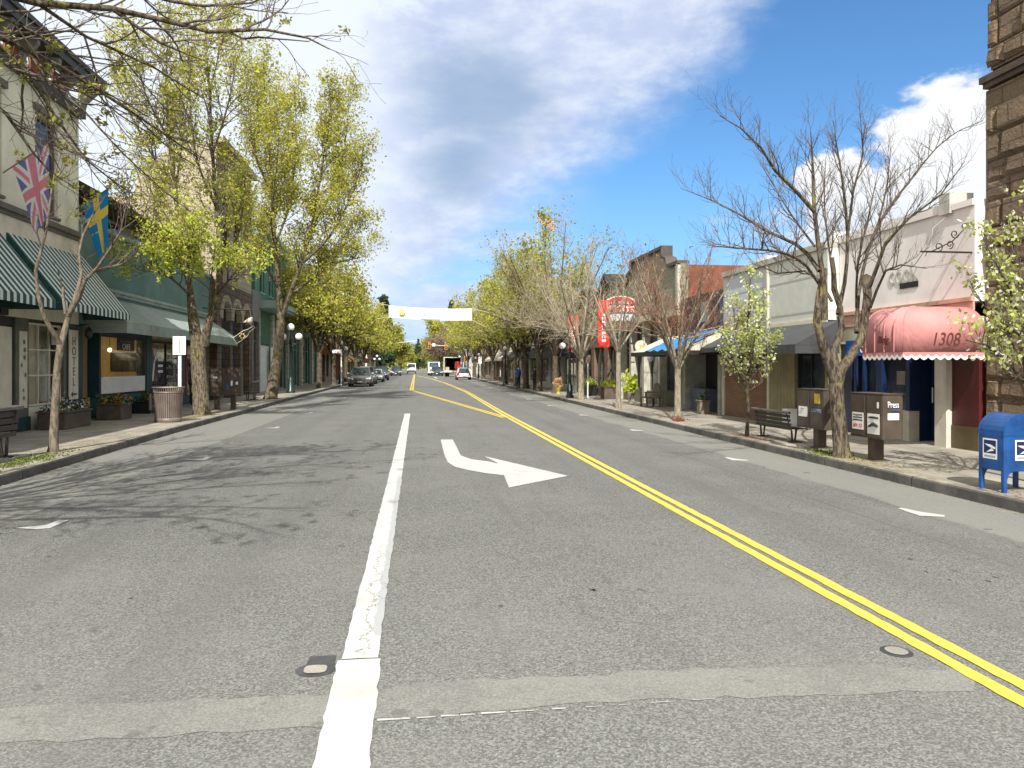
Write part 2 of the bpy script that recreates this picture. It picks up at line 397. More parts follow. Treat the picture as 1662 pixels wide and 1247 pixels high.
ASPH = asphalt(); CONC = concrete('sidewalk_concrete')
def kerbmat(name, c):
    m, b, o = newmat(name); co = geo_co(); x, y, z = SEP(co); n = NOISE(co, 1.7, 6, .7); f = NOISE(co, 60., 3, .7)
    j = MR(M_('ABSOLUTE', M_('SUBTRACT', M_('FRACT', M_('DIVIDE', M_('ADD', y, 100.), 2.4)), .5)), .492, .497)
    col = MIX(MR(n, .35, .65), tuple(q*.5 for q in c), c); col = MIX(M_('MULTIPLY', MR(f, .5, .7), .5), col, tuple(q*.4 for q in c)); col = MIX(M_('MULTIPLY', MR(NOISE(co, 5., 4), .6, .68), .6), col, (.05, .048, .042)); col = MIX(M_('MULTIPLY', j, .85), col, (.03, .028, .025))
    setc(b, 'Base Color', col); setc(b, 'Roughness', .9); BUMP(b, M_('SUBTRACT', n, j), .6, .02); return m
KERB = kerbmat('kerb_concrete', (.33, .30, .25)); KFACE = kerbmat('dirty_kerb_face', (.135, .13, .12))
WHITE = paintmat('white_road_paint', (.50, .50, .475), crack=1); YEL = paintmat('yellow_road_paint', (.64, .475, .065)); WHITE2 = paintmat('worn_white_paint', (.47, .47, .45), .1)
GLASS = glassmat('dark_shop_glass'); CLEAR = glassmat('clear_glass', clear=.93)
BARK_G = barkmat('grey_mossy_bark', (.035, .028, .02), (.165, .135, .098), 8., (.20, .175, .055))
BARK_T = barkmat('tan_rough_bark', (.055, .043, .03), (.22, .18, .125), 8., (.22, .19, .06))
BARK_S = barkmat('tan_slim_bark', (.10, .083, .06), (.24, .20, .15), 7.)
BARK_L = barkmat('pale_smooth_bark', (.16, .138, .10), (.34, .30, .225), 7.)
BARK_D = barkmat('dark_bark', (.05, .04, .03), (.16, .125, .09), 9.)
TWIG = plain('twig_bark', (.135, .11, .088), .9, .2, 4., bump=0, streak=False, spec=.1)
TWIG_P = plain('pale_twig_bark', (.36, .305, .215), .9, .2, 4., bump=0, streak=False, spec=.1)
TWIG_R = plain('reddish_twig_bark', (.24, .13, .085), .9, .2, 4., bump=0, streak=False, spec=.1)
LEAF_Y = leafmat('young_yellow_green_leaves', (.38, .40, .055), (.56, .54, .11), (.38, .29, .10))
LEAF_B = leafmat('bright_green_leaves', (.42, .52, .06), (.64, .68, .12))
LEAF_O = leafmat('olive_leaves', (.24, .265, .055), (.39, .39, .10), (.30, .235, .10))
LEAF_D = leafmat('dark_green_leaves', (.04, .07, .02), (.09, .12, .03))
LEAF_C = leafmat('conifer_needles', (.05, .085, .05), (.09, .13, .07))
LEAF_W = leafmat('pear_leaves_and_blossom', (.38, .44, .12), (.60, .62, .24), (.86, .84, .76))
LEAF_R = leafmat('reddish_buds', (.32, .18, .13), (.42, .27, .20)); LEAF_RB = leafmat('brown_twig_haze', (.24, .18, .14), (.32, .24, .19))
BLK = plain('black_paint', (.012, .012, .012), .45, .1, 5., streak=False)
DKM = plain('dark_bronze_metal', (.045, .038, .03), .4, .15, 5., metal=.3, streak=False)
BRZ = plain('taupe_metal', (.20, .16, .135), .45, .12, 4., metal=.2)
RACK = plain('brown_rack_paint', (.085, .066, .05), .42, .15, 3., metal=.15)
WHT = plain('white_paint', (.78, .78, .76), .6, .05, 3.)
CRM = plain('cream_paint', (.62, .58, .45), .7, .08, 2.)
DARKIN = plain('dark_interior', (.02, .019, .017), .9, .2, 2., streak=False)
GREENLAMP = plain('dark_green_cast_iron', (.01, .028, .022), .35, .1, 4., streak=False)
GLOBE = plain('white_lamp_globe', (.85, .86, .84), .25, .02, 2., streak=False, bump=0)

# ------------------------------------------------------------ ground, road, kerbs, sidewalks, markings
KL = [(-60, -6.0), (12, -6.04), (21, -6.28), (30, -6.28), (37, -6.42), (77, -6.45), (139, -6.3)]
KR = [(-60, 7.15), (8, 7.18), (16, 7.2), (26, 7.28), (40, 7.4), (60, 7.6), (80, 7.75), (139, 8.0)]
def lerp(tab, y):
    for (a, p), (b, q) in zip(tab, tab[1:]):
        if a <= y <= b: return p + (q - p) * (y - a) / (b - a)
    return tab[-1][1] if y > tab[-1][0] else tab[0][1]
GROUND = plain('dry_ground', (.16, .15, .09), .95, .2, .05, bscale=2., streak=False)
struct(MB().add([(-1500, -300, -.03), (1500, -300, -.03), (1500, 2500, -.03), (-1500, 2500, -.03)], [(0, 1, 2, 3)]).build('ground', GROUND),
       'flat dry ground behind the shops on both sides of the street', 'ground')
road = struct(MB().add([(-14, -60, 0), (14, -60, 0), (14, 420, 0), (-14, 420, 0)], [(0, 1, 2, 3)]).build('road', ASPH),
       'wide grey asphalt main street running away to the traffic lights', 'road')
struct(MB().add([(-120, 139.5, -.006), (120, 139.5, -.006), (120, 152, -.006), (-120, 152, -.006)], [(0, 1, 2, 3)]).build('cross_street', ASPH),
       'side street crossing at the traffic lights', 'road')
def ribbon(mb, tab, off0, off1, z0, z1, ya, yb, step=1.5):
    ys = list(np.arange(ya, yb, step)) + [yb]
    for a, b in zip(ys, ys[1:]):
        xa, xb = lerp(tab, a), lerp(tab, b)
        mb.add([(xa+off0, a, z0), (xa+off1, a, z0), (xb+off1, b, z0), (xb+off0, b, z0), (xa+off0, a, z1), (xa+off1, a, z1), (xb+off1, b, z1), (xb+off0, b, z1)],
               [(4, 5, 6, 7), (0, 4, 7, 3), (1, 2, 6, 5)])
for tab, sgn, far, lab in ((KL, -1, -13.8, 'left'), (KR, 1, 13.8, 'right')):
    mb = MB(); ys = list(np.arange(-60, 139, 2.)) + [139.]
    for a, b in zip(ys, ys[1:]):
        xa, xb = lerp(tab, a) + sgn*.16, lerp(tab, b) + sgn*.16
        q = [(xa, a, .15), (far, a, .15), (far, b, .15), (xb, b, .15)]
        mb.add(q, [(0, 1, 2, 3)])
    mb.add([(lerp(tab, 139), 139, 0), (far, 139, 0), (far, 139, .15), (lerp(tab, 139), 139, .15)], [(0, 1, 2, 3)])
    s = struct(mb.build('sidewalk', CONC), 'concrete sidewalk along the shops on the %s side of the street' % lab, 'sidewalk')
    kb = MB(); ribbon(kb, tab, 0, sgn*.16, 0, .153, -60, 139); kb.build('kerb', KERB, s)
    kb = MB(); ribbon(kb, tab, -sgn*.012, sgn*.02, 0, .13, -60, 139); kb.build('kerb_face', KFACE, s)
    gt = MB(); ribbon(gt, tab, -sgn*.40, 0, .0, .004, -60, 139)
    # second block beyond the crossing
    struct(MB().box(sgn*5.9 if sgn < 0 else 8.2, far, 153, 400, 0, .15).build('sidewalk', CONC), 'sidewalk beyond the crossing on the %s side' % lab, 'sidewalk')
def rag(poly, amp=.007, step=.08, seed=1):
    rn = random.Random(seed); out = []
    for (a, b), (c, d) in zip(poly, poly[1:]+poly[:1]):
        L = hypot(c-a, d-b); n = max(1, min(160, int(L/step))); out.append((a, b))
        for i in range(1, n): out.append((a+(c-a)*i/n+rn.uniform(-amp, amp), b+(d-b)*i/n+rn.uniform(-amp, amp)))
    return out
def sheet(name, poly, z, m, sub=None):
    if m in (WHITE, WHITE2): poly = rag(poly)
    return MB().add([(x, y, z) for x, y in poly], [tuple(range(len(poly)))]).build(name, m, road)
def strip(name, pts, off, wd, z, m):
    mb = MB(); L = []
    for i, (x, y) in enumerate(pts):
        a = pts[max(i-1, 0)]; b = pts[min(i+1, len(pts)-1)]; d = Vector((b[0]-a[0], b[1]-a[1])).normalized(); n = Vector((d.y, -d.x))
        k = 1.
        if 0 < i < len(pts)-1:
            d2 = Vector((pts[i][0]-a[0], pts[i][1]-a[1])).normalized(); k = 1/max(.5, d.dot(d2))
        L.append(((x+n.x*(off-wd/2)*k, y+n.y*(off-wd/2)*k), (x+n.x*(off+wd/2)*k, y+n.y*(off+wd/2)*k)))
    rn = random.Random(int(abs(off)*1000)+len(pts))
    for (a, b), (c, d) in zip(L, L[1:]):
        ln = hypot(c[0]-a[0], c[1]-a[1]); n = max(1, int(min(ln, 40)/.12)); pa, pb = a, b
        for i in range(1, n+1):
            t = (i/n)**1.0; j = .006 if i < n else 0
            qa = (a[0]+(c[0]-a[0])*t+rn.uniform(-j, j), a[1]+(c[1]-a[1])*t); qb = (b[0]+(d[0]-b[0])*t+rn.uniform(-j, j), b[1]+(d[1]-b[1])*t)
            mb.add([(*pa, z), (*pb, z), (*qb, z), (*qa, z)], [(0, 1, 2, 3)]); pa, pb = qa, qb
    return mb.build(name, m, road)
def patchmat():
    m, b, o = newmat('asphalt_trench_patch'); co = geo_co()
    vo = nt.nodes.new('ShaderNodeTexVoronoi'); nt.links.new(co, vo.inputs['Vector']); vo.inputs['Scale'].default_value = 110.
    vs = SEP(vo.outputs['Color'])[0]; n = NOISE(co, 1.3, 6, .7); f = NOISE(co, 75., 3, .7)
    c = MIX(vs, (.135, .135, .122), (.26, .26, .235)); c = MIX(MR(f, .4, .62), MIX(.4, c, (.11, .11, .10)), c); c = MIX(M_('MULTIPLY', MR(n, .42, .66), .45), c, (.235, .235, .21)); c = MIX(M_('MULTIPLY', MR(n, .5, .36), .35), c, (.12, .12, .113))
    st = M_('MULTIPLY', MR(NOISE(co, 4., 4), .62, .68), .6); c = MIX(st, c, (.09, .09, .086))
    setc(b, 'Base Color', c); setc(b, 'Roughness', .9); BUMP(b, vs, .3, .004); return m
PATCH = patchmat()
TAR = plain('tar_seal', (.055, .056, .058), .5, .2, 8., streak=False)
def rough_band(up, lo, n=60, seed=4):
    rnd = random.Random(seed); mb = MB(); rows = []
    def samp(t, P):
        k = t*(len(P)-1); i = min(int(k), len(P)-2); f = k-i; return (P[i][0]+(P[i+1][0]-P[i][0])*f, P[i][1]+(P[i+1][1]-P[i][1])*f)
    for i in range(n+1):
        t = i/n; a = G(*samp(t, up)); b = G(*samp(t, lo)); rows.append((a[0], a[1]+rnd.uniform(-.03, .03), b[0], b[1]+rnd.uniform(-.025, .025)))
    for p, q in zip(rows, rows[1:]): mb.add([(p[0], p[1], .0025), (q[0], q[1], .0025), (q[2], q[3], .0025), (p[2], p[3], .0025)], [(0, 1, 2, 3)])
    return mb
rough_band([(-200, 1165), (0, 1150), (540, 1130), (700, 1108), (1100, 1088), (1400, 1080), (1580, 1090)], [(-200, 1225), (0, 1208), (540, 1180), (610, 1168), (1000, 1140), (1300, 1128), (1580, 1122)]).build('trench_patch', PATCH, road)
mb = MB(); rnd = random.Random(2); px = 612.
while px < 1130:
    nx = px + rnd.uniform(12, 40); f = 1172 - (px-610)*.066; f2 = 1172 - (nx-610)*.066; g = rnd.uniform(1.5, 4)*(1-(px-600)/700)
    a, b, c, d = G(px, f-g), G(nx, f2-g*.7), G(nx, f2), G(px, f)
    mb.add([(*a, .005), (*b, .005), (*c, .005), (*d, .005)], [(0, 3, 2, 1)]); px = nx + rnd.uniform(0, 14) + (px > 850)*25
mb.build('faded_stop_line', WHITE2, road)
sheet('lane_line', [(-.44, 2.6), (-.195, 2.6), (-.205, 4.66), (-.455, 4.66)], .006, WHITE)
sheet('lane_line', [(-.435, 4.675), (-.222, 4.675), (-.185, 28.7), (-.39, 28.7)], .006, WHITE)
arrow = [(715, 714), (735, 714), (742, 728), (748, 740), (765, 746), (795, 750), (811, 754), (786, 741), (922, 773), (826, 792), (818, 772), (790, 769), (762, 764), (740, 759), (727, 751), (722, 741)]
sheet('turn_arrow', [G(*p) for p in arrow][::-1], .006, WHITE2)
Ymain = [(3.22, -6), (3.22, 10), (3.22, 28), (3.5, 53.5), (3.1, 81), (2.3, 108), (.35, 147)]
Yleft = [(3.05, 26.), (-.27, 56.5), (-.17, 183)]
for off in (-.085, .085):
    strip('centre_line', Ymain, off, .105, .006, YEL); strip('centre_line', Yleft, off, .105, .0105, YEL)
tl = [G(*p) for p in [(23, 858), (75, 853), (96, 845), (112, 845), (82, 858), (60, 860)]]
for k, y0 in enumerate((0, 6.15, 13.6, 20.6, 27.6, 34.6, 41.6, 48.6, 56, 77)):
    sheet('parking_mark', [(x+.02*k, y+y0) for x, y in tl][::-1] if y0 > 0 else tl[::-1], .006, WHITE2)
tr = [G(*p) for p in [(1457, 826), (1463, 825), (1497, 832), (1533, 837), (1533, 840), (1492, 838)]]
for k, y0 in enumerate((0, 5.35, 12., 18.6, 25.3, 32, 39, 46, 53, 60)):
    sheet('parking_mark', [(x+.0*k, y+y0) for x, y in tr][::-1], .006, WHITE2)
for a, b in ((137.2, 137.6), (133.8, 134.2)): sheet('crosswalk_line', [(.4, a), (6.6, a), (6.6, b), (.4, b)], .006, WHITE2)
sheet('lane_line', [(3.0, 112), (3.25, 112), (3.25, 128), (3.0, 128)], .006, WHITE2)
# survey monuments and patches in the asphalt
def disc(name, c, rx, ry, z, m, n=24, sq=1.):
    return MB().add([(c[0]+rx*math.copysign(abs(cos(2*pi*i/n))**sq, cos(2*pi*i/n)), c[1]+ry*math.copysign(abs(sin(2*pi*i/n))**sq, sin(2*pi*i/n)), z) for i in range(n)], [tuple(range(n))]).build(name, m, road)
c = G(512, 1088); disc('tar_ring', c, .115, .10, .0035, TAR); disc('valve_cover', c, .065, .06, .008, concrete('valve_cover_metal', (.42, .39, .32), False), sq=.6)
sheet('tar_patch', [(G(520, 1073)[0]-.075, G(520, 1073)[1]-.09), (G(520, 1073)[0]+.09, G(520, 1073)[1]-.085), (G(520, 1073)[0]+.085, G(520, 1073)[1]+.07), (G(520, 1073)[0]-.07, G(520, 1073)[1]+.075)], .0045, TAR)
c = G(1455, 1058); disc('tar_ring', c, .092, .10, .0035, TAR); disc('valve_cover', c, .065, .07, .008, MATS.get('x') or concrete('valve_cover_metal2', (.36, .34, .29), False))
rnd = random.Random(9); mb = MB()
for i in range(20):
    x, y = rnd.choice([(rnd.uniform(.0, 2.8), rnd.uniform(5.5, 12)), (rnd.uniform(3.5, 5.5), rnd.uniform(5.5, 9)), (rnd.uniform(-3.6, -.7), rnd.uniform(5.2, 12))]); r = rnd.uniform(.008, .022); n = 9
    mb.add([(x+r*rnd.uniform(.5, 1.6)*cos(2*pi*k/n), y+r*rnd.uniform(.5, 1.4)*1.6*sin(2*pi*k/n), .0032) for k in range(n)], [tuple(range(n))])
mb.build('tar_spots', TAR, road)

# ------------------------------------------------------------ facade kit
class Fac:
    """a street front: s=-1 left-hand side (faces +X), s=1 right-hand side (faces -X); o = metres out towards the street"""
    def __init__(s, xf, sd, name, label, cat, y0, y1, h, group=None):
        s.x = xf; s.s = sd; s.y0 = y0; s.y1 = y1; s.h = h
        s.t = thing(name, label, cat, (xf + sd*4, (y0+y1)/2, 0), group)
    def X(s, o): return s.x - s.s*o
    def b(s, mb, o0, o1, y0, y1, z0, z1): return mb.box(s.X(o0), s.X(o1), y0, y1, z0, z1)
    def part(s, name, m, boxes, bevel=0, par=None):
        if name not in ('door', 'storefront_frame', 'shop_glass', 'building_body', 'cornice', 'display_interior', 'cafe_interior', 'coping', 'canopy', 'roof', 'parapet') and len(boxes) > 1:
            return [s.part(name, m, [q], bevel, par) for q in boxes][0]
        mb = MB()
        for q in boxes: s.b(mb, *q)
        return mb.build(name, m, par or s.t, bevel)
    def wall(s, m, z0, z1, opens=(), y0=None, y1=None, th=.35, o=0., name='wall', depth=14., body=True, bodym=None):
        y0 = s.y0 if y0 is None else y0; y1 = s.y1 if y1 is None else y1
        ys = sorted({y0, y1} | {q for p in opens for q in p[:2] if y0 < q < y1}); mb = MB()
        for a, b in zip(ys, ys[1:]):
            mid = (a+b)/2; iv = sorted((p[2], p[3]) for p in opens if p[0] < mid < p[1]); z = z0
            for c, d in iv:
                if c > z: s.b(mb, -th, o, a, b, z, min(c, z1))
                z = max(z, d)
            if z < z1: s.b(mb, -th, o, a, b, z, z1)
        w_ = mb.build(name, m, s.t)
        if body: s.part('building_body', bodym or m, [(-depth, -th-.004, s.y0, s.y1, .15, s.h - .25)])
        return w_
    def window(s, y0, y1, z0, z1, fm, gm=None, nx=1, nz=1, fw=.06, o=-.1, sill=None, bar=.03, name='window', zs=None):
        mb = MB(); s.b(mb, o-.05, o+.03, y0, y0+fw, z0, z1); s.b(mb, o-.05, o+.03, y1-fw, y1, z0, z1)
        s.b(mb, o-.05, o+.03, y0+fw, y1-fw, z0, z0+fw); s.b(mb, o-.05, o+.03, y0+fw, y1-fw, z1-fw, z1)
        for i in range(1, nx): c = y0+(y1-y0)*i/nx; s.b(mb, o-.04, o+.02, c-bar/2, c+bar/2, z0+fw, z1-fw)
        for c in (zs or [z0+(z1-z0)*i/nz for i in range(1, nz)]): s.b(mb, o-.045, o+.015, y0+fw, y1-fw, c-bar/2, c+bar/2)
        f = mb.build(name, fm, s.t)
        if gm is CLEAR:      # one sheet of glass, so that it does not mirror inside itself
            xx = s.X(o-.026); MB().add([(xx, y0+fw*.5, z0+fw*.5), (xx, y1-fw*.5, z0+fw*.5), (xx, y1-fw*.5, z1-fw*.5), (xx, y0+fw*.5, z1-fw*.5)], [(0, 1, 2, 3)]).build('pane', gm, f)
        else: s.part('pane', gm or GLASS, [(o-.03, o-.022, y0+fw*.5, y1-fw*.5, z0+fw*.5, z1-fw*.5)], par=f)
        if sill: s.part('sill', sill, [(o, .06, y0-.06, y1+.06, z0-.07, z0-.002)], par=f)
        return f
def awning(F, y0, y1, zt, zb, proj, m, label, vh=.18, name='awning', cat='awning', group=None, ends=True, scal=0, vm=None, o0=.02, own=True, endm=None):
    """sloped canvas on a frame: own=False makes it part of the building"""
    t = F.t
    X = F.X; th = .012
    mb = MB(); a, b = X(o0), X(proj)
    mb.add([(a, y0, zt), (b, y0, zb), (b, y1, zb), (a, y1, zt), (a, y0, zt-th*2), (b, y0, zb-th*2), (b, y1, zb-th*2), (a, y1, zt-th*2)], [(0, 1, 2, 3), (7, 6, 5, 4), (0, 4, 5, 1), (3, 2, 6, 7), (1, 5, 6, 2), (0, 3, 7, 4)])
    if ends:
        for y in (y0, y1-th): mb.prism([(a, zt-.02), (b, zb-.02), (a, zb-.02)], 'y', y, y+th)
    aw = mb.build(name, [m], t)
    vb = MB(); n = max(2, int((y1-y0)/(scal or 1.2)))
    if scal:
        for i in range(n):
            c0 = y0+(y1-y0)*i/n; c1 = y0+(y1-y0)*(i+1)/n; pts = [(c0, zb-.01), (c0, zb-vh*.45)] + [(c0+(c1-c0)*k/6, zb-vh*.45-vh*.55*sin(pi*k/6)) for k in range(1, 6)] + [(c1, zb-vh*.45), (c1, zb-.01)]
            vb.prism(pts, 'x', b-.006, b+.006)
    else: vb.box(b-.006, b+.006, y0, y1, zb-vh, zb-.01)
    if ends:
        for y in (y0, y1-th): vb.box(min(a, b), max(a, b), y, y+th, zb-vh, zb-.024)
    vb.build('valance', vm or m, aw)
    fr = MB(); n = max(2, int((y1-y0)/1.8)+1)
    for i in range(n):
        y = y0+.05+(y1-y0-.1)*i/(n-1); fr.tube([(a, y, zb-.05), (b, y, zb-.05)], .014, 4); fr.tube([(a, y, zt-.06), (b, y, zb-.05)], .014, 4)
    fr.build('awning_frame', DKM, aw)
    return aw

# ------------------------------------------------------------ LEFT SIDE BUILDINGS
TEALW = plain('teal_painted_wall', (.11, .20, .175), .75, .12, 1.2)
CREAMW = plain('aged_cream_stucco', (.72, .69, .53), .85, .08, 1.)
TAUPE = plain('taupe_trim', (.13, .115, .09), .7, .12, 3.)
OLIVET = plain('olive_grey_trim', (.11, .115, .085), .65, .12, 3.)
DKT = plain('dark_teal_trim', (.015, .05, .06), .55, .12, 3.)
RUSTP = plain('rust_red_panel', (.26, .075, .035), .7, .15, 3.)
STRIPE = linemat('green_white_striped_canvas', (.56, .61, .54), .265, 'y', .85, c2=(.006, .055, .05), duty=.44, var=.05)
def wrinkle(m, st=.55, dist=.05, scale=2.2):
    global nt
    nt = m.node_tree; b = [n for n in nt.nodes if n.type == 'BSDF_PRINCIPLED'][0]; co = obj_co(); x, y, z = SEP(co)
    BUMP(b, NOISE(CMB(x, M_('MULTIPLY', y, 1.7), M_('MULTIPLY', z, .6)), scale, 4, .55, .6), st, dist); return m
wrinkle(STRIPE)
# hotel building
L1 = Fac(-9.6, -1, 'hotel_building', 'two storey cream building with a bracketed cornice, striped awnings and a HOTEL sign', 'building', 6., 23.5, 9.8)
ups = [(yy, yy+1.25, 5.75, 8.25) for yy in (8.2, 10.3, 13.2, 15.3, 18.1, 20.95)]
shop = [(19.0, 19.25, .6, 2.95), (20.65, 22.25, .75, 3.05), (14.0, 18.6, .5, 3.0), (7, 13, .5, 3.0)]
L1.wall(CREAMW, 2.95+.0, 9.3, ups)
for q in ups: L1.window(*q, TAUPE, nx=1, nz=2, o=-.12, sill=TAUPE, fw=.1)
L1.part('window_hood', TAUPE, [(0, .09, q[0]-.12, q[1]+.12, q[3]+.03, q[3]+.2) for q in ups])
L1.part('belt_moulding', TAUPE, [(0, .16, 6, 23.5, 5.42, 5.56), (0, .1, 6, 23.5, 5.32, 5.418)])
L1.part('sign_band', CRM, [(0, .05, 6, 23.5, 4.4, 5.315)])
co_ = L1.part('cornice', DKM, [(0, .6, 5.7, 24.0, 9.95, 10.08), (0, .55, 5.75, 23.95, 9.72, 9.948), (0, .12, 6, 23.5, 9.02, 9.12), (0, .2, 6, 23.5, 8.85, 9.018)])
L1.part('frieze_panel', RUSTP, [(.0, .05, 6+1.2*i+.2, 6+1.2*i+1.1, 9.2, 9.66) for i in range(14)], par=co_)
gbr = plain('grey_green_bracket', (.20, .21, .17), .7)
for i in range(16):
    y = 6.05+1.16*i; mb = MB()
    mb.prism([(L1.X(0), 8.95), (L1.X(.12), 8.95), (L1.X(.2), 9.3), (L1.X(.5), 9.6), (L1.X(.5), 9.715), (L1.X(0), 9.715)], 'y', y, y+.14); mb.build('bracket', gbr, co_)
# storefront: piers, panels, hollow display window
L1.part('pier', OLIVET, [(-.35, 0, 22.55, 23.5, .15, 2.945), (-.35, 0, 19.98, 20.62, .15, 2.945), (-.35, 0, 18.7, 19.2, .15, 2.945), (-.35, 0, 13.1, 13.9, .15, 2.945)])
L1.part('storefront_frame', BLK, [(-.35, -.04, 19.2, 19.98, .15, .7), (-.35, -.04, 19.2, 19.98, 2.75, 2.945), (-.3, -.08, 19.2, 19.98, .7, 2.75), (-.3, -.1, 13.9, 18.7, .15, .75), (-.3, -.1, 13.9, 18.7, 2.6, 2.945), (-.35, -.05, 20.62, 22.55, 2.86, 2.945), (-.35, -.05, 6, 13.1, .15, .8)])
L1.part('cream_panel', CRM, [(-.078, -.03, 19.3, 19.88, .76, 2.7)], bevel=.01)
ivp = L1.part('ivy_panel', CRM, [(.0, .03, 20.12, 20.5, .72, 2.62)], bevel=.01)
rnd = random.Random(5); mb = MB()
for i in range(9):
    z = 2.35-.19*i - (i > 3)*.05; y = 20.3+rnd.uniform(-.1, .1); r = rnd.uniform(.05, .09); x = L1.X(.034)
    if i in (5,): continue
    mb.add([(x, y+r*cos(2*pi*k/12)*(1 if k % 2 else .55), z+r*sin(2*pi*k/12)*(1 if k % 2 else .55)) for k in range(12)], [tuple(range(12))])
mb.build('painted_ivy', plain('ivy_green', (.05, .17, .10), .7, streak=False), ivp)
L1.part('base_board', DKT, [(0, .05, 22.5, 23.52, .15, .72), (0, .04, 19.95, 20.64, .15, .5)])
L1.part('bulkhead', CREAMW, [(-.3, -.03, 20.62, 22.55, .15, .72)])
L1.window(20.64, 22.5, .74, 2.86, CRM, CLEAR, nx=3, fw=.05, o=-.08, bar=.035, zs=[1.52, 2.18])
INTW = plain('shop_interior_wall', (.10, .085, .06), .9, .2, 2., streak=False)
L1.part('display_interior', INTW, [(-2.2, -2.1, 20.4, 22.8, .2, 2.9), (-2.1, -.36, 20.4, 20.5, .2, 2.9), (-2.1, -.36, 22.7, 22.8, .2, 2.9), (-2.1, -.36, 20.5, 22.7, .2, .7), (-2.1, -.36, 20.5, 22.7, 2.8, 2.9)])
L1.part('shop_glass', GLASS, [(-.2, -.19, 13.9, 18.7, .75, 2.6), (-.2, -.19, 6, 13.1, .8, 2.945)])
L1.part('building_body', CREAMW, [(-14, -.36, 6, 20.35, .16, 9.5), (-14, -2.3, 20.35, 23.5, .16, 2.95), (-14, -.36, 20.35, 23.5, 2.96, 9.5), (-2.29, -.0+(-.36), 22.85, 23.5, .16, 2.95)])
L1.part('hanging_plaque', plain('grey_plaque', (.33, .33, .31), .6), [(.02, .05, 21.75, 22.45, 2.32, 2.72)])
hs = L1.part('hotel_sign', CRM, [(.006, .05, 22.78, 23.36, .82, 2.78)], bevel=.008)
L1.part('hotel_sign_border', DKT, [(.002, .03, 22.73, 23.41, .77, 2.83)], par=hs)
for i, ch in enumerate('HOTEL'): text(ch, .34, (L1.X(.052), 23.07, 2.45-i*.285), '+x', DKT, hs, 'letter', sx=.95, ext=.004)
mb = MB(); a = L1.X(.054); mb.prism([(22.88, .97), (23.0, 1.05), (23.0, .995), (23.24, .995), (23.24, .945), (23.0, .945), (23.0, .89)], 'x', a-.003, a+.003); mb.build('arrow', DKT, hs)
awning(L1, 13.5, 19.05, 4.95, 3.3, 1.3, STRIPE, '', .2, vm=STRIPE)
awning(L1, 19.45, 23.75, 4.95, 3.3, 1.3, STRIPE, '', .2, vm=STRIPE)
L1.part('awning_box', BLK, [(0, .12, 19.08, 19.42, 2.95, 4.4)])
mb = MB(); p = (L1.X(.35), 23.3, 2.75); mb.tube([(L1.X(0), 23.3, 2.9), (L1.X(.35), 23.3, 2.95), (L1.X(.35), 23.3, 2.86)], .015, 5); mb.lathe([(.03, .12), (.1, .04), (.11, -.12), (.05, -.2), (0, -.22)], p, 8)
mb.build('wall_lantern', DKM, L1.t)
# white dress on a stand in the window
dx_, dy_ = D(63, 600, 22.1).x, 22.1; ofs = (dx_+10.35, dy_-21.45)
t = thing('dress_display', 'long white dress on a stand inside the gridded shop window', 'dress', (-10.35, 21.45, .7))
mb = MB(); mb.lathe([(.30, .0), (.27, .3), (.2, .7), (.13, 1.0), (.17, 1.2), (.19, 1.35), (.09, 1.45), (.05, 1.46)], (-10.35, 21.45, .82), 14); 
mb.tube([(-10.35, 21.27, 2.22), (-10.33, 21.2, 1.9), (-10.3, 21.22, 1.62)], [.07, .06, .07], 6); mb.tube([(-10.35, 21.63, 2.22), (-10.33, 21.7, 1.9), (-10.3, 21.68, 1.62)], [.07, .06, .07], 6); mb.build('gown', WHT, t)
MB().tube([(-10.35, 21.45, .7), (-10.35, 21.45, 2.35)], .02, 6).lathe([(.16, 0), (.16, .03), (0, .04)], (-10.35, 21.45, .7), 10).build('stand', BLK, t); t.location = (dx_, dy_, .7)
pl_ = bpy.data.lights.new('window_light', 'POINT'); pl_.energy = 7; pl_.color = (1, .85, .65); pl_.shadow_soft_size = .06; plo = bpy.data.objects.new('window_light', pl_); COL.objects.link(plo); plo.location = (-10.4, 21.5, 2.5)

# cafe building (teal)
L2 = Fac(-9.6, -1, 'cafe_building', 'teal shop building with a long pale green awning and a CAFE window', 'building', 23.52, 38., 6.0)
L2.wall(TEALW, 3.0, 6.0, [], body=False, th=.4)
L2.part('building_body', CREAMW, [(-9, -2.6, 23.52, 38, .16, 5.9), (-2.59, -.41, 23.52, 38, 3.3, 5.9), (-2.59, -.41, 29.8, 38, .16, 3.29)])
L2.part('cornice', plain('pale_teal_trim', (.30, .36, .31), .7), [(-.05, .1, 23.52, 38, 5.92, 6.04), (0, .07, 23.52, 38, 4.0, 4.1), (0, .12, 23.52, 38, 4.1, 4.2)])
EAVE = plain('black_brown_eave', (.025, .018, .013), .8, .2, 2.)
up = L2.part('upper_storey', plain('beige_upper_wall', (.30, .27, .20), .85), [(-9, -1.4, 23.9, 37.5, 5.92, 7.15)])
L2.part('roof', EAVE, [(-9.4, -.55, 23.6, 38., 7.16, 7.42), (-9.4, -.75, 23.7, 37.9, 7.08, 7.157)])
for y in (27.0, 29.4, 31.8, 34.2): L2.part('upper_window', GLASS, [(-1.4, -1.36, y, y+.8, 6.35, 6.95)])
GAWN = plain('pale_sage_canvas', (.30, .36, .32), .9, .08, 1.5); wrinkle(GAWN); PLEAT = linemat('sage_pleated_valance', (.30, .36, .31), .16, 'y', .9, .02, .45)
awning(L2, 23.95, 38.2, 3.9, 3.08, 1.15, GAWN, '', .34, vm=PLEAT)
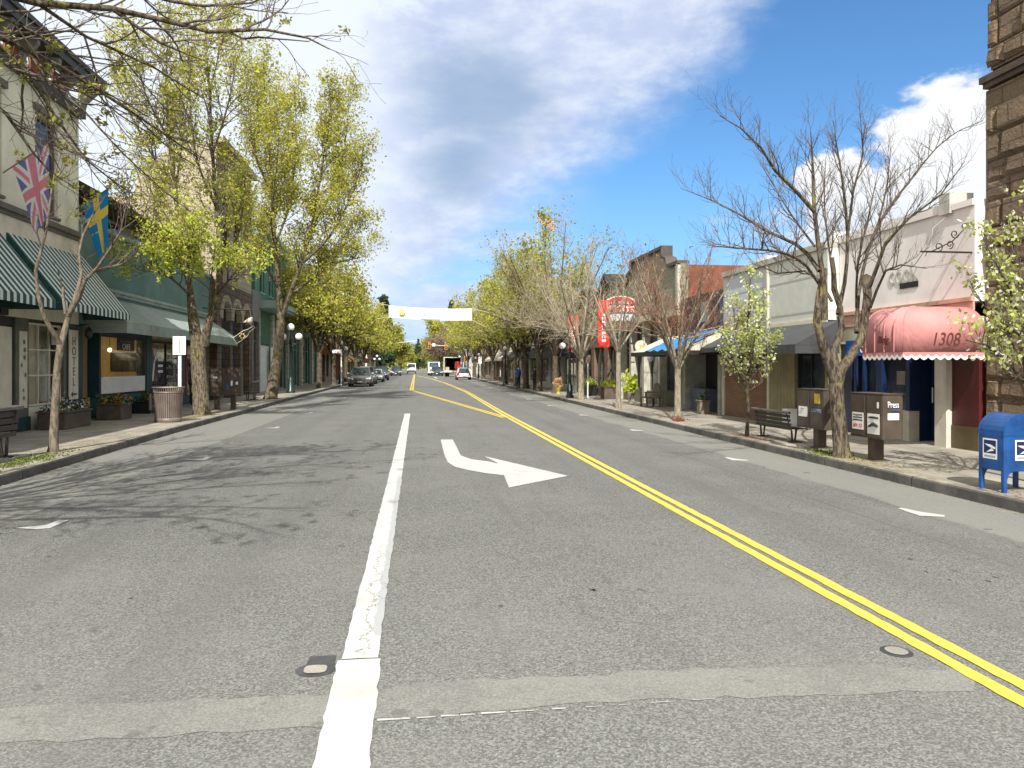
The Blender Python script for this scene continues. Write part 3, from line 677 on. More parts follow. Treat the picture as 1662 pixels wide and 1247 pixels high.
L2.part('storefront_frame', DKT, [(-.4, -.05, 23.52, 23.9, .15, 2.995), (-.4, -.04, 29.28, 29.85, .15, 2.995), (-.4, -.02, 33.4, 33.9, .15, 2.995), (-.3, -.04, 34, 38, .15, .5)])
TBRICK = brickmat('teal_painted_brick', (.03, .12, .13), (.04, .14, .15), (.015, .06, .07), .2, .07, .01)
L2.part('window_jamb', DKT, [(-.4, -.05, 25.1, 25.15, .8, 2.995)]); L2.part('window_head', DKT, [(-.4, -.05, 25.15, 29.28, 2.76, 2.995)])
L2.part('bulkhead', TBRICK, [(-.35, -.02, 25.15, 29.28, .15, .80), (-.35, -.06, 29.85, 33.4, .15, .55)])
DRED = plain('dark_red_paint', (.16, .015, .015), .5)
dr = L2.part('door', DRED, [(-.6, -.54, 23.92, 24.1, .16, 2.7), (-.6, -.54, 24.85, 25.1, .16, 2.7), (-.6, -.54, 24.1, 24.85, .16, .5), (-.6, -.54, 24.1, 24.85, 2.4, 2.7)])
L2.part('pane', GLASS, [(-.58, -.57, 24.1, 24.85, .5, 2.4)], par=dr)
L2.part('notice', WHT, [(-.566, -.56, 24.35, 24.55, 1.75, 2.15)], par=dr)
L2.part('push_bar', BRZ, [(-.53, -.49, 24.12, 24.8, 1.28, 1.33)], par=dr)
cw = L2.window(25.15, 29.2, .82, 2.75, BLK, CLEAR, fw=.07, o=-.08)
YWALL = plain('ochre_interior_wall', (.62, .50, .24), .9, .1, 1., streak=False)
L2.part('cafe_interior', YWALL, [(-2.4, -2.3, 25.2, 29.4, .2, 3.1), (-2.4, -.41, 25.12, 25.2, .2, 3.1), (-2.4, -.41, 29.4, 29.5, .2, 3.1), (-2.3, -.41, 25.2, 29.4, .2, .5), (-2.3, -.41, 25.2, 29.4, 2.85, 3.1)])
mboard = L2.part('menu_board', plain('menu_paper', (.72, .72, .66), .8, .04, 2.), [(-.075, -.05, 25.25, 29.12, .86, 1.42)])
mb = MB(); rnd = random.Random(8)
for c in range(9):
    for r_ in range(6):
        if rnd.random() < .85: y = 26.1+c*.32; z = 1.34-r_*.05; mb.box(L2.X(-.0485), L2.X(-.047), y, y+rnd.uniform(.08, .2), z-.007, z)
for r_ in range(5): mb.box(L2.X(-.0485), L2.X(-.047), 25.4, 25.4+rnd.uniform(.1, .4), 1.33-r_*.06, 1.31-r_*.06)
mb.build('menu_text', plain('faint_blue_print', (.52, .54, .62), .8, streak=False), mboard)
cs = L2.part('cafe_sign', BLK, [(-.074, -.045, 26.55, 28.05, 2.28, 2.68)])
text('CAFE', .27, (L2.X(-.04), 27.3, 2.40), '+x', WHT, cs, 'letters', sx=1.15)
mb = MB(); 
for i in range(11): mb.box(L2.X(-.043), L2.X(-.04), 26.75+i*.1, 26.82+i*.1, 2.56, 2.60)
mb.build('small_letters', BRZ, cs)
xa_, xb_ = D(178, 600, 29.3).x, D(220, 600, 29.3).x; za_, zb_ = D(200, 603, 29.3).z, D(200, 573, 29.3).z
pc = thing('framed_picture', 'large black framed dark landscape picture on the ochre cafe wall', 'picture', ((xa_+xb_)/2, 29.38, za_))
MB().box(xa_, xb_, 29.34, 29.39, za_, zb_).build('frame', BLK, pc, .01)
mm, b_, o_ = newmat('dark_landscape_picture'); n_ = NOISE(obj_co(), 3., 5); setc(b_, 'Base Color', MIX(MR(n_, .42, .62), (.008, .014, .006), (.06, .055, .02)))
MB().box(xa_+.06, xb_-.06, 29.33, 29.338, za_+.06, zb_-.06).build('canvas', mm, pc)
for y, z, x in ((28.2, 2.32, D(178, 553, 28.2).x),):
    t = thing('pendant_lamp', 'small glowing pendant lamp behind the cafe window', 'lamp', (x, y, z))
    MB().ball((x, y, z), .07, 8).build('shade', lampmat('warm_lamp', (1, .75, .4), 4.), t); MB().tube([(x, y, z+.06), (x, y, 2.85)], .008, 4).build('cord', BLK, t)
pl_ = bpy.data.lights.new('pendant_light', 'POINT'); pl_.energy = 9; pl_.color = (1, .8, .5); pl_.shadow_soft_size = .08; plo = bpy.data.objects.new('pendant_light', pl_); COL.objects.link(plo); plo.location = (-10.9, 28.0, 2.1)
sw = L2.window(29.9, 33.35, .6, 2.7, plain('red_brown_frame', (.10, .03, .02), .6), nx=2, o=-.1)
mb = MB(); rnd = random.Random(3)
for r_ in range(4):
    for c in range(5): y = 31.7+c*.3; z = .9+r_*.38; mb.box(L2.X(-.118), L2.X(-.11), y, y+rnd.uniform(.12, .24), z, z+rnd.uniform(.05, .2))
mb.build('window_goods', plain('pale_goods', (.32, .31, .28), .8, .3, 9., streak=False), sw)
mb = MB(); y0 = 30.1
mb.prism([(30.05, 1.2), (30.2, 1.8), (30.55, 2.3), (30.85, 2.45), (30.7, 2.3), (30.4, 1.9), (30.2, 1.2)], 'x', L2.X(-.118), L2.X(-.112))
for k in range(3): mb.box(L2.X(-.118), L2.X(-.112), 30.75, 31.3, 1.95-k*.22, 2.05-k*.22)
mb.build('painted_window_sign', WHT, sw)
d2 = L2.part('door', plain('bright_red_frame', (.45, .04, .02), .5), [(-.4, -.3, 33.92, 34.0, .16, 2.6), (-.4, -.3, 35.0, 35.1, .16, 2.6), (-.4, -.3, 34.0, 35.0, 2.5, 2.6)])
L2.part('pane', GLASS, [(-.36, -.35, 34.0, 35.0, .2, 2.5)], par=d2)
L2.part('shop_glass', GLASS, [(-.3, -.28, 35.1, 38, .5, 2.99)])

# stone building
STONE = brickmat('tan_rusticated_stone', (.40, .34, .25), (.50, .43, .32), (.26, .22, .16), .6, .3, .02, 'xy', 1., stain=.5, bd=.08)
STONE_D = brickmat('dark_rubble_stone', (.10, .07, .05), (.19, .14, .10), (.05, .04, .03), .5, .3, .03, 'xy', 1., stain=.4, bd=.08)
L3 = Fac(-9.35, -1, 'stone_building', 'tall tan rough stone building with dark arched openings, half hidden behind the big leafy tree', 'building', 38.05, 45.8, 12.4)
ar = [(38.9, 40.7), (41.2, 43.0), (43.5, 45.2)]
L3.h = 10.0; L3.wall(STONE, 5.9, 12.4, [(a+.2, b-.2, 7.2, 10.2) for a, b in ar], bodym=STONE)
mb = MB(); mb.prism([(L3.X(-.36), 9.7)] + [(L3.X(-.36)-4.6+4.6*cos(pi/2*k/10), 9.75+2.6*sin(pi/2*k/10)) for k in range(11)][::-1][0:0] + [(L3.X(-.36), 12.38)] + [(L3.X(-.36)-3.2*sin(pi/2*k/10)-.2, 9.75+2.6*cos(pi/2*k/10)) for k in range(11)], 'y', 38.1, 38.6); mb.build('curved_gable', STONE, L3.t)
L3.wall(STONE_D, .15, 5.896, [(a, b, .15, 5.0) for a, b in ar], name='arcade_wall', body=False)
for a, b in ar:
    r = (b-a)/2; c = (a+b)/2; mb = MB(); n = 12
    for k in range(n):
        t0 = pi*k/n; t1 = pi*(k+1)/n
        mb.prism([(c+r*cos(t0), 4.1+r*sin(t0)), (c+(r+.3)*cos(t0), 4.1+(r+.3)*sin(t0)), (c+(r+.3)*cos(t1), 4.1+(r+.3)*sin(t1)), (c+r*cos(t1), 4.1+r*sin(t1))], 'x', L3.X(-.2), L3.X(.08))
    mb.build('arch', STONE, L3.t)
    L3.part('arch_glass', GLASS, [(-.3, -.25, a, b, .3, 4.1+r*.75)]); L3.window(a+.2, b-.2, 7.2, 10.2, TAUPE, nx=1, nz=2, o=-.15)
L3.part('cornice', STONE, [(0, .35, 38.05, 45.8, 12.41, 12.7)])
gr = Fac(-9.3, -1, 'grey_building', 'narrow plain grey building with a tall dark doorway beside the stone arches', 'building', 45.82, 47.9, 6.2)
gr.wall(plain('grey_stucco', (.20, .19, .18), .8), .15, 6.2, [(46.1, 47.7, .15, 4.4)]); g2 = gr.part('door', BLK, [(-.3, -.2, 46.1, 47.7, .15, 4.4)]); gr.part('transom', TAUPE, [(-.2, -.15, 46.1, 47.7, 3.2, 3.3)], par=g2); gr.part('pane', GLASS, [(-.198, -.19, 46.2, 47.6, .3, 3.1)], par=g2)
# green victorian
VG = plain('sea_green_paint', (.05, .16, .12), .6, .1, 2.); VL = plain('pale_aqua_paint', (.30, .42, .38), .6, .08, 2.); BLOCKW = brickmat('pale_block_pilaster', (.42, .39, .32), (.5, .46, .38), (.2, .18, .14), .9, .4, .03, 'xy', .6)
L4 = Fac(-9.6, -1, 'green_victorian_building', 'green and white ornate two storey building with bay windows and a deep canopy', 'building', 47.95, 80., 10.2)
op = [(48.3, 52.7, .15, 3.1), (53.8, 58.8, .15, 4.4), (60.6, 65.5, .15, 4.4), (67.3, 72.0, .15, 4.4), (74, 78.6, .15, 4.4)]
uw = [(y, y+1.5, 6.4, 9.2) for y in (49.4, 52.4, 55.4, 62.0, 64.6, 71, 74, 77)]
L4.wall(VG, .15, 10.2, op+uw)
L4.part('whitewashed_door', plain('pale_blue_white_paint', (.66, .72, .72), .6, .04), [(-.3, -.05, 48.3, 52.7, .15, 3.1)])
L4.part('louvre_panel', linemat('green_louvres', (.05, .15, .10), .35, 'y', .6, .02), [(0, .06, 48.3, 52.7, 3.2, 5.0)])
for q in op[1:]: L4.window(*q, VL, nx=3, o=-.15, zs=[3.1])
for q in uw: L4.window(*q, VL, nz=2, o=-.12, sill=VL)
L4.part('pilaster', BLOCKW, [(0, .18, y, y+.8, .15, 5.2) for y in (47.97, 52.85, 59.2, 66, 72.6, 79.1)])
L4.part('canopy', VL, [(0, 1.35, 48.0, 80.0, 5.45, 5.75), (0, 1.2, 48.0, 80, 5.3, 5.447)])
mb = MB()
for c in (60.2, 69.0):
    mb.prism([(L4.X(-.01), c-1.2), (L4.X(1.0), c-.5), (L4.X(1.0), c+.8), (L4.X(-.01), c+1.5)], 'z', 5.76, 10.6)
bay = mb.build('bay_window', VL, L4.t)
L4.part('pane', GLASS, [(1.002, 1.01, c-.3, c+.6, 6.5, 9.3) for c in (60.2, 69.0)], par=bay)
mb = MB()
for c in (60.2, 69.0): mb.add([(L4.X(.1), c-1.14, 6.5), (L4.X(.85), c-.62, 6.5), (L4.X(.85), c-.62, 9.3), (L4.X(.1), c-1.14, 9.3)], [(0, 1, 2, 3)])
L4.part('cornice', VL, [(0, .5, 47.95, 80, 10.0, 10.35), (0, .25, 47.95, 80, 9.6, 9.997)])
L4.part('board_sign', WHT, [(.19, .24, 52.0, 52.6, 1.0, 3.0)])
# orange awning building
L5 = Fac(-9.6, -1, 'taupe_building', 'taupe stucco building with a steep burnt orange awning', 'building', 80.05, 96, 7.3)
OR = plain('burnt_orange_canvas', (.42, .17, .06), .9, .08, 1.)
TPW = plain('taupe_stucco', (.33, .30, .23), .85, .08, 1.)
L5.wall(TPW, .15, 7.3, [(81, 84.5, .15, 3.4), (85.5, 88, .6, 3.2), (90, 93.5, .15, 3.2), (84, 85, 4.6, 6.1), (89, 90, 4.6, 6.1)])
L5.window(81, 84.5, .15, 3.4, DRED, nx=3); L5.window(85.5, 88, .6, 3.2, TAUPE, nx=2); L5.window(90, 93.5, .15, 3.2, TAUPE, nx=3); L5.window(84, 85, 4.6, 6.1, TAUPE); L5.window(89, 90, 4.6, 6.1, TAUPE)
L5.part('cornice', EAVE, [(0, .3, 80.05, 96, 7.2, 7.45)])
awning(L5, 74.5+6, 91.5, 5.3, 3.3, 1.7, OR, '', .3)
# further fronts on the left
def simple_shop(nm, lab, x, sd, y0, y1, h, wm, am=None, aw=None, trim=CRM, up2=False, roof=None):
    F = Fac(x, sd, nm, lab, 'building', y0, y1, h); n = max(1, int((y1-y0)/4.5)); o_ = []; p = (y1-y0)/n
    for i in range(n): o_.append((y0+i*p+.5, y0+(i+1)*p-.5, .5, 3.0))
    u = []
    if up2: u = [(y0+i*p+1.2, y0+(i+1)*p-1.2, 4.4, min(h-.8, 6.3)) for i in range(n)]
    F.wall(wm, .15, h, o_+u)
    for q in o_: F.window(*q, trim, nx=3, zs=[2.4])
    for q in u: F.window(*q, trim, nz=2, sill=trim)
    F.part('cornice', roof or trim, [(0, .3, y0, y1, h-.25, h+.08)]); F.part('sign_band', trim, [(0, .06, y0+.3, y1-.3, 3.25, 3.75)])
    if am: awning(F, y0+.3, y1-.3, 3.4, 2.6, 1.3, am, '', .25)
    return F
BR = brickmat('red_brick', (.22, .09, .055), (.28, .12, .075), (.20, .17, .14), .22, .075, .012, 'xy', .5)
OC = plain('ochre_stucco', (.50, .40, .22), .85); GRN = plain('green_canvas', (.03, .09, .05), .9); DGR = plain('dark_grey_canvas', (.05, .052, .055), .85, .08, 1.5); MRN = plain('maroon_canvas', (.14, .02, .02), .9); wrinkle(DGR)
simple_shop('brick_building', 'red brick shop with an ochre awning, sixth front along the left sidewalk', -8.9, -1, 96.05, 108, 7.0, BR, plain('ochre_canvas', (.4, .28, .1), .9), up2=True)
simple_shop('ochre_building', 'ochre stucco shop front far down the left sidewalk', -8.9, -1, 108.05, 122, 6.2, OC, GRN)
simple_shop('cream_building', 'cream corner building on the left just before the traffic lights', -8.9, -1, 122.05, 138.5, 7.5, CREAMW, MRN, up2=True)
simple_shop('pale_building', 'pale building on the left beyond the traffic lights', -9.5, -1, 155, 180, 7.5, plain('pale_stucco', (.6, .56, .44), .85), None, up2=True)
simple_shop('tan_building', 'tan building on the left, farthest down the street', -9.5, -1, 181, 215, 6.5, OC, None, up2=True)

# ------------------------------------------------------------ RIGHT SIDE BUILDINGS
BSTONE = brickmat('brown_rusticated_stone', (.135, .092, .055), (.22, .155, .095), (.06, .042, .028), .62, .36, .02, 'xy', 1., stain=.5, bd=.07)
R1 = Fac(10.75, 1, 'brownstone_building', 'tall brown rough stone building at the right edge with a stone cornice band', 'building', 1., 13.2, 11.5)
R1.wall(BSTONE, .15, 11.5, [(8.2, 10.7, 0.15, 3.4), (4, 7, .15, 3.4), (8.4, 10.9, 4.2, 6.4), (8.4, 10.9, 8, 10.5)])
R1.part('pilaster', BSTONE, [(0, .14, 11.2, 13.2, .15, 6.9), (0, .12, 11.35, 13.1, 7.26, 11.3)])
R1.part('cornice', plain('dark_sandstone', (.085, .06, .042), .85, .2, 3.), [(-.0, .24, 1, 13.26, 7.04, 7.16), (0, .19, 1, 13.22, 6.94, 7.036), (-2, -.004, 13.2, 13.3, 6.94, 7.16)])
R1.part('cap_block', plain('grey_sandstone', (.21, .195, .15), .85, .2, 3.), [(.12, .26, 11.2, 13.25, 8.9, 9.5)])
R1.window(8.2, 10.7, .5, 3.4, DKT, nx=2, o=-.15); R1.window(4, 7, .3, 3.4, DKT, nx=2); R1.window(8.4, 10.9, 4.2, 6.4, TAUPE, nz=2); R1.window(8.4, 10.9, 8, 10.5, TAUPE, nz=2)
# quarry-faced blocks standing proud on the corner
rnd = random.Random(6); mb = MB(); z = .16
while z < 11.2:
    hh = rnd.choice((.36, .36, .5)); y = 11.25
    if 6.8 < z+hh and z < 7.3: z = 7.3; continue
    while y < 13.1:
        wd = min(rnd.uniform(.5, 1.0), 13.16-y)
        if wd < .2: break
        o = .145; X0 = R1.X(o); X1 = R1.X(o + rnd.uniform(.03, .09)); m_ = .06
        mb.add([(X0, y+.012, z+.012), (X0, y+wd-.012, z+.012), (X0, y+wd-.012, z+hh-.012), (X0, y+.012, z+hh-.012), (X1, y+m_+rnd.uniform(0, .06), z+m_), (X1, y+wd-m_, z+m_+rnd.uniform(0, .05)), (X1+rnd.uniform(-.02, .02), y+wd-m_-rnd.uniform(0, .06), z+hh-m_), (X1, y+m_, z+hh-m_)],
               [(4, 7, 6, 5), (0, 4, 5, 1), (1, 5, 6, 2), (2, 6, 7, 3), (3, 7, 4, 0)]); y += wd
    z += hh
mb.build('rough_stone_face', BSTONE, R1.t)
# stucco building with the cook shop
STUC = plain('pinkish_grey_stucco', (.78, .73, .70), .9, .07, .8, bscale=35.)
R2 = Fac(10.4, 1, 'stucco_building', 'pale pinkish grey stucco building with a stepped parapet above the blue cook shop', 'building', 13.22, 17.85, 4.75)
R2.wall(STUC, 2.98, 4.78, [], body=False, th=.4); R2.part('building_body', STUC, [(-10, -1.6, 13.25, 17.85, .16, 4.5), (-1.59, -.41, 13.25, 17.85, 2.99, 4.5)])
R2.part('parapet', STUC, [(-.4, .05, 14.11, 17.85, 4.784, 4.96), (-.4, .05, 13.22, 13.78, 4.784, 4.90)], )
R2.part('parapet_block', plain('weathered_pier_cap', (.45, .43, .38), .85, .15), [(-.42, .09, 13.79, 14.1, 4.74, 5.14)])
R2.part('moulding', plain('faded_pink_moulding', (.50, .30, .22), .8, .1), [(0, .08, 13.22, 17.85, 2.98, 3.06), (0, .04, 13.22, 17.85, 2.7, 2.977)])
R2.part('lintel', CREAMW, [(-.35, -.02, 13.22, 17.85, 2.3, 2.696)])
ghost = plain('faded_grey_letters', (.44, .44, .39), .8, .25, 8., streak=False)
text('cook', .62, (R2.X(.012), 15.35, 3.72), '-x', ghost, R2.t, 'faded_wall_letters', sx=.8)
R2.part('vent', BLK, [(0, .02, 14.85, 15.45, 3.42, 3.54)])
BLUE = plain('deep_blue_paint', (.004, .016, .06), .45, .1, 3.); 
R2.part('pier', plain('pale_warm_pier', (.58, .53, .45), .8, .08), [(-.35, .02, 13.98, 14.32, .15, 2.296)])
R2.part('side_door', plain('shaded_red_door', (.07, .008, .008), .5), [(-.3, -.1, 13.24, 13.97, .6, 2.296)]); R2.part('side_door_sill', plain('brass_brown', (.10, .07, .03), .5), [(-.3, -.08, 13.24, 13.97, .15, .598)])  # side door red darkened to carry the shade under the pink awning
dk = R2.part('door', BLUE, [(-.62, -.55, 14.33, 14.5, .16, 2.25), (-.62, -.55, 15.02, 15.2, .16, 2.25), (-.62, -.55, 14.5, 15.02, .16, .62), (-.62, -.55, 14.5, 15.02, 2.05, 2.25)], bevel=.006)
R2.part('pane', GLASS, [(-.6, -.59, 14.5, 15.02, .62, 2.05)], par=dk)
MB().tube([(R2.X(-.5), 15.1, .98), (R2.X(-.5), 15.1, 1.3)], .014, 6).build('handle', WHT, dk)
text('cook', .15, (R2.X(-.583), 14.77, 1.42), '-x', WHT, dk, 'door_lettering', sx=1.1); MB().box(R2.X(-.585), R2.X(-.583), 14.55, 14.8, 1.285, 1.31).build('small_print', WHT, dk)
R2.part('door_number_plate', WHT, [(-.588, -.58, 14.62, 14.85, 2.09, 2.15)], par=dk)
R2.part('bulkhead', plain('cream_bulkhead', (.50, .46, .37), .8, .08), [(-.3, -.06, 15.25, 17.4, .15, .80)])
R2.part('storefront_frame', BLUE, [(-.3, -.05, 15.22, 15.34, .8, 2.296), (-.3, -.05, 16.2, 16.42, .8, 2.296), (-.3, -.05, 17.2, 17.32, .8, 2.296), (-.3, -.05, 17.4, 17.85, .15, 2.296), (-.3, -.05, 16.9, 16.95, .8, 2.296), (-1.5, -.31, 15.24, 15.34, .15, 2.296)], bevel=.004)
R2.part('shop_glass', GLASS, [(-.2, -.19, 15.3, 17.4, .8, 2.296)])
R2.part('menu_notice', BRZ, [(-.186, -.18, 15.55, 15.85, 1.35, 1.65)])
R2.part('entry_floor', CONC, [(-1.59, -.35, 13.25, 17.8, .152, .158)]); R2.part('entry_back', BLUE, [(-1.59, -.66, 14.2, 14.3, .16, 2.3), (-.9, -.65, 14.3, 15.3, .16, 2.9)])
bs = R2.part('blue_sign', plain('bright_blue_sign', (.008, .085, .33), .5, .05), [(.1, .14, 15.95, 17.35, 2.0, 2.36)])
text('cook', .33, (R2.X(.143), 16.75, 2.17), '-x', WHT, bs, 'letters', sx=1.1)
# rounded pink awning over the doorway 1308
PINK = plain('faded_pink_canvas', (.55, .235, .225), .9, .06, 1.6, bscale=25.)
wrinkle(PINK, .6, .06, 2.6)
def pink_awning():
    xa, xb, ya, yb, zb_, zt_ = 8.80, 10.42, 13.0, 14.25, 2.02, 2.86; r = .42; n = 8
    root = R2.t; mb = MB(); rings = []
    # dome: plan rectangle with rounded rising edges on three sides
    def ring(k):
        a = pi/2*k/n; ins = r*(1-cos(a)); z = zt_-r+r*sin(a); return [(xa+ins, yb, z), (xa+ins, ya+ins*.75, z), (xb-ins*.55, ya+ins*.75, z), (xb-ins*.55, yb, z)]
    rows = [[(xa, yb, zb_), (xa, ya, zb_), (xb, ya, zb_), (xb, yb, zb_)]] + [ring(k) for k in range(n+1)]
    for p, q in zip(rows, rows[1:]):
        pass
    for i in range(3): mb.add([v for r_ in rows for v in (r_[i], r_[i+1])], [(2*j, 2*j+2, 2*j+3, 2*j+1) for j in range(len(rows)-1)], True)
    mb.add(rows[-1], [(0, 3, 2, 1)])
    aw = mb.build('pink_awning', PINK, root)
    sol = aw.modifiers.new('thickness', 'SOLIDIFY'); sol.thickness = .012
    rb = MB()
    for i in range(4):
        y = ya+.25+i*.3; rb.tube([(xa-.004, y, zb_)] + [(xa+r*(1-cos(pi/2*k/n))-.006, y, zt_-r+r*sin(pi/2*k/n)) for k in range(n+1)], .02, 5)
    rb.build('rib', PINK, aw)
    vb = MB(); tb = MB()
    def scallop(p0, p1, cnt, outn):
        p0 = Vector(p0); p1 = Vector(p1); d = (p1-p0)
        for i in range(cnt):
            for off, dz, tgt, zt2 in ((0., 0., vb, zb_), (.006, -.0, tb, None)):
                a = p0+d*(i/cnt); b = p0+d*((i+1)/cnt); o = Vector(outn)*(.004+off)
                dep = .05; base = .05
                ar = [(a+(b-a)*k/10, -base-dep*sin(pi*k/10)) for k in range(11)]
                if tgt is vb: vs = [a+o] + [q+o+Vector((0, 0, zz)) for q, zz in ar] + [b+o]; tgt.add(vs, [tuple(range(len(vs)))])
                else:
                    for (q, z1), (q2, z2) in zip(ar, ar[1:]): tgt.add([q+o+Vector((0, 0, z1+.005)), q2+o+Vector((0, 0, z2+.005)), q2+o+Vector((0, 0, z2-.05)), q+o+Vector((0, 0, z1-.05))], [(0, 1, 2, 3)])
    scallop((xa, ya, zb_), (xb, ya, zb_), 10, (0, -1, 0)); scallop((xa, ya, zb_), (xa, yb, zb_), 8, (-1, 0, 0))
    v = vb.build('valance', PINK, aw); e = tb.build('valance_edging', WHT, aw)
    for q in (v, e): s_ = q.modifiers.new('thickness', 'SOLIDIFY'); s_.thickness = .005
    dkr = plain('brown_lettering', (.12, .025, .02), .8, streak=False)
    text('1308', .34, (9.62, ya-.02, 2.24), '-y', dkr, aw, 'number', sx=.85, shear=.25); text('Bldg.', .2, (xa-.026, 13.55, 2.25), '-x', dkr, aw, 'lettering', sx=1., shear=.25)
    fr = MB().tube([(xa+.01, ya+.01, zb_-.02), (xb, ya+.01, zb_-.02)], .014, 4).tube([(xa+.01, ya+.01, zb_-.02), (xa+.01, yb, zb_-.02), (R2.X(0), yb, zb_-.02)], .014, 4); fr.build('awning_frame', DKM, aw)
pink_awning()
# wrought iron sign bracket at the stone corner
GALW = plain('dull_wire', (.35, .34, .32), .5, streak=False)
t = thing('sign_bracket', 'scrolled black wrought iron sign bracket on the stucco wall, with no sign on it', 'bracket', (10.4, 13.3, 3.95))
mb = MB(); zb = 3.88; mb.box(9.35, 10.4, 13.285, 13.315, zb, zb+.03); mb.tube([(9.5, 13.3, zb+.02), (9.45, 13.3, zb-.07)], .008, 4)
mb.build('arm', BLK, t)
def scroll(cx, cz, r, turns, a0):
    return [(cx+r*(1-.75*k/24)*cos(a0+turns*2*pi*k/24), 13.3, cz+r*(1-.75*k/24)*sin(a0+turns*2*pi*k/24)) for k in range(25)]
mb = MB(); mb.tube(scroll(9.72, zb+.11, .09, 1.2, -pi/2), .011, 5); mb.tube(scroll(9.95, zb+.16, .08, 1.3, -pi/2), .011, 5); mb.tube(scroll(10.05, zb+.36, .09, -1.3, 0), .011, 5); mb.tube(scroll(10.25, zb+.5, .07, 1.3, 0), .011, 5)
mb.tube([(9.6, 13.3, zb+.03), (10.0, 13.3, zb+.22), (10.4, 13.3, zb+.6)], .012, 5); mb.build('scrollwork', BLK, t)
mb = MB().tube([(9.55, 13.3, zb+.03), (9.75, 13.5, zb+.5), (10.37, 13.95, 4.7)], .006, 4); mb.build('stay_wire', GALW, t)
# grey green panel building
PAN = linemat('grey_green_panels', (.56, .575, .52), .9, 'z', .7, .01, .7, var=.05)
R3 = Fac(10.1, 1, 'panel_building', 'grey green panelled building with a charcoal awning and a thin brick wall below', 'building', 17.87, 24.4, 4.8)
PANB = linemat('pale_blue_panels', (.52, .56, .56), .9, 'z', .7, .01, .75, var=.05)
R3.wall(PAN, 2.9, 4.68, [], y0=17.87, y1=21.1, body=False); R3.wall(PANB, 2.6, 4.68, [], y0=21.104, y1=24.4, body=False, name='wall', o=-.02)
R3.part('building_body', PAN, [(-10, -.36, 17.87, 24.4, .16, 4.5)])
R3.part('parapet_cap', plain('pale_metal_cap', (.40, .39, .32), .6), [(-.4, .06, 17.87, 24.4, 4.684, 4.84)])
R3.part('corner_post', CRM, [(0, .05, 21.04, 21.14, 2.6, 4.68)]); R3.part('roof_box', WHT, [(-1.2, -.6, 22.4, 23.2, 4.4, 5.15), (-1.3, -.5, 18.5, 18.8, 4.4, 5.2)])
R3.part('lower_trim', CRM, [(0, .03, 17.87, 21.03, 2.84, 2.96)])
BEIGE = linemat('khaki_grooved_siding', (.27, .24, .13), .2, 'y', .7, .01, .5); THINB = brickmat('thin_brown_brick', (.19, .10, .05), (.26, .15, .085), (.07, .045, .03), .34, .055, .01, 'xy', .6)
R3.part('siding', BEIGE, [(-.35, -.0, 19.55, 20.98, .15, 2.3), (-.35, 0, 17.87, 18.0, .15, 2.3)])
R3.part('brick_wall', THINB, [(-.35, 0, 21.15, 24.2, .15, 1.62)]); R3.part('brick_wall', THINB, [(-.35, 0, 23.6, 24.2, 1.622, 2.4)])
R3.part('corner_trim', CRM, [(-.35, .03, 21.0, 21.13, .15, 2.6), (-.35, .04, 24.22, 24.4, .15, 2.6)])
R3.window(21.3, 23.55, 1.64, 2.3, WHT, nx=2, o=-.05); R3.window(18.1, 19.5, .75, 2.2, BLK, nx=2, o=-.1)
R3.part('dark_bulkhead', BLK, [(-.3, -.05, 18.0, 19.55, .15, .74)]); R3.part('lintel', DKM, [(-.35, -.03, 17.87, 24.2, 2.31, 2.835)])
awning(R3, 17.3, 21.0, 2.86, 2.28, 1.15, DGR, '', .22)
awning(R3, 21.2, 24.3, 2.75, 2.35, .8, DGR, '', .15)
R3.part('paper_stack', WHT, [(.02, .3, 19.35, 19.65, .152, .62)])
# navy shop with tarp canopy
NAVY = plain('navy_paint', (.018, .022, .04), .6, .15); RUST = plain('rust_red_metal', (.19, .06, .032), .7, .2, 3.)
R4 = Fac(10.0, 1, 'navy_shop', 'low navy blue shop front with a pale canopy half covered by a bright blue tarp', 'building', 24.42, 28.0, 4.3)
R4.wall(NAVY, 2.4, 4.3, [], body=False); R4.part('building_body', NAVY, [(-10, -.9, 24.42, 28, .16, 4.1), (-.89, -.36, 24.42, 28, 2.5, 4.1)])
R4.part('emblem', plain('grey_green_emblem', (.16, .26, .21), .7), [(0, .03, 25.4, 26.0, 3.3, 4.0)])
R4.part('storefront', BLK, [(-.85, -.8, 24.5, 27.9, .9, 2.5)]); R4.part('bulkhead', plain('slate_blue_paint', (.12, .14, .19), .6), [(-.85, -.2, 26.2, 27.9, .16, .95)]); R4.part('pier', plain('pale_grey_pier', (.35, .36, .31), .7), [(-.8, 0, 27.7, 28, .15, 2.4), (-.6, 0, 24.42, 24.6, .15, 2.4)])
d_ = R4.part('door', plain('dark_green_door', (.02, .04, .03), .5), [(-.78, -.72, 24.75, 25.75, .16, 2.3)]); R4.part('pane', GLASS, [(-.719, -.71, 24.95, 25.55, .5, 2.2)], par=d_)
mb = MB(); rnd = random.Random(4)
for i in range(10): y = 25.0+.25*(i % 2); z = 1.9-.2*(i//2); mb.box(R4.X(-.709), R4.X(-.70), y, y+.17, z, z+.15)
mb.build('notice', WHT, d_)
CANV = plain('pale_canvas', (.55, .51, .42), .9, .1, 2.)
ca = awning(R4, 24.3, 29.9, 2.92, 2.3, 1.45, CANV, '', .16, vm=DKM)
tp = thing('blue_tarp', 'creased bright blue tarp lying over the pale canopy', 'tarp', (9.3, 25.6, 2.6))
mb = MB(); rnd = random.Random(11); nx_, ny_ = 14, 22; vs = []
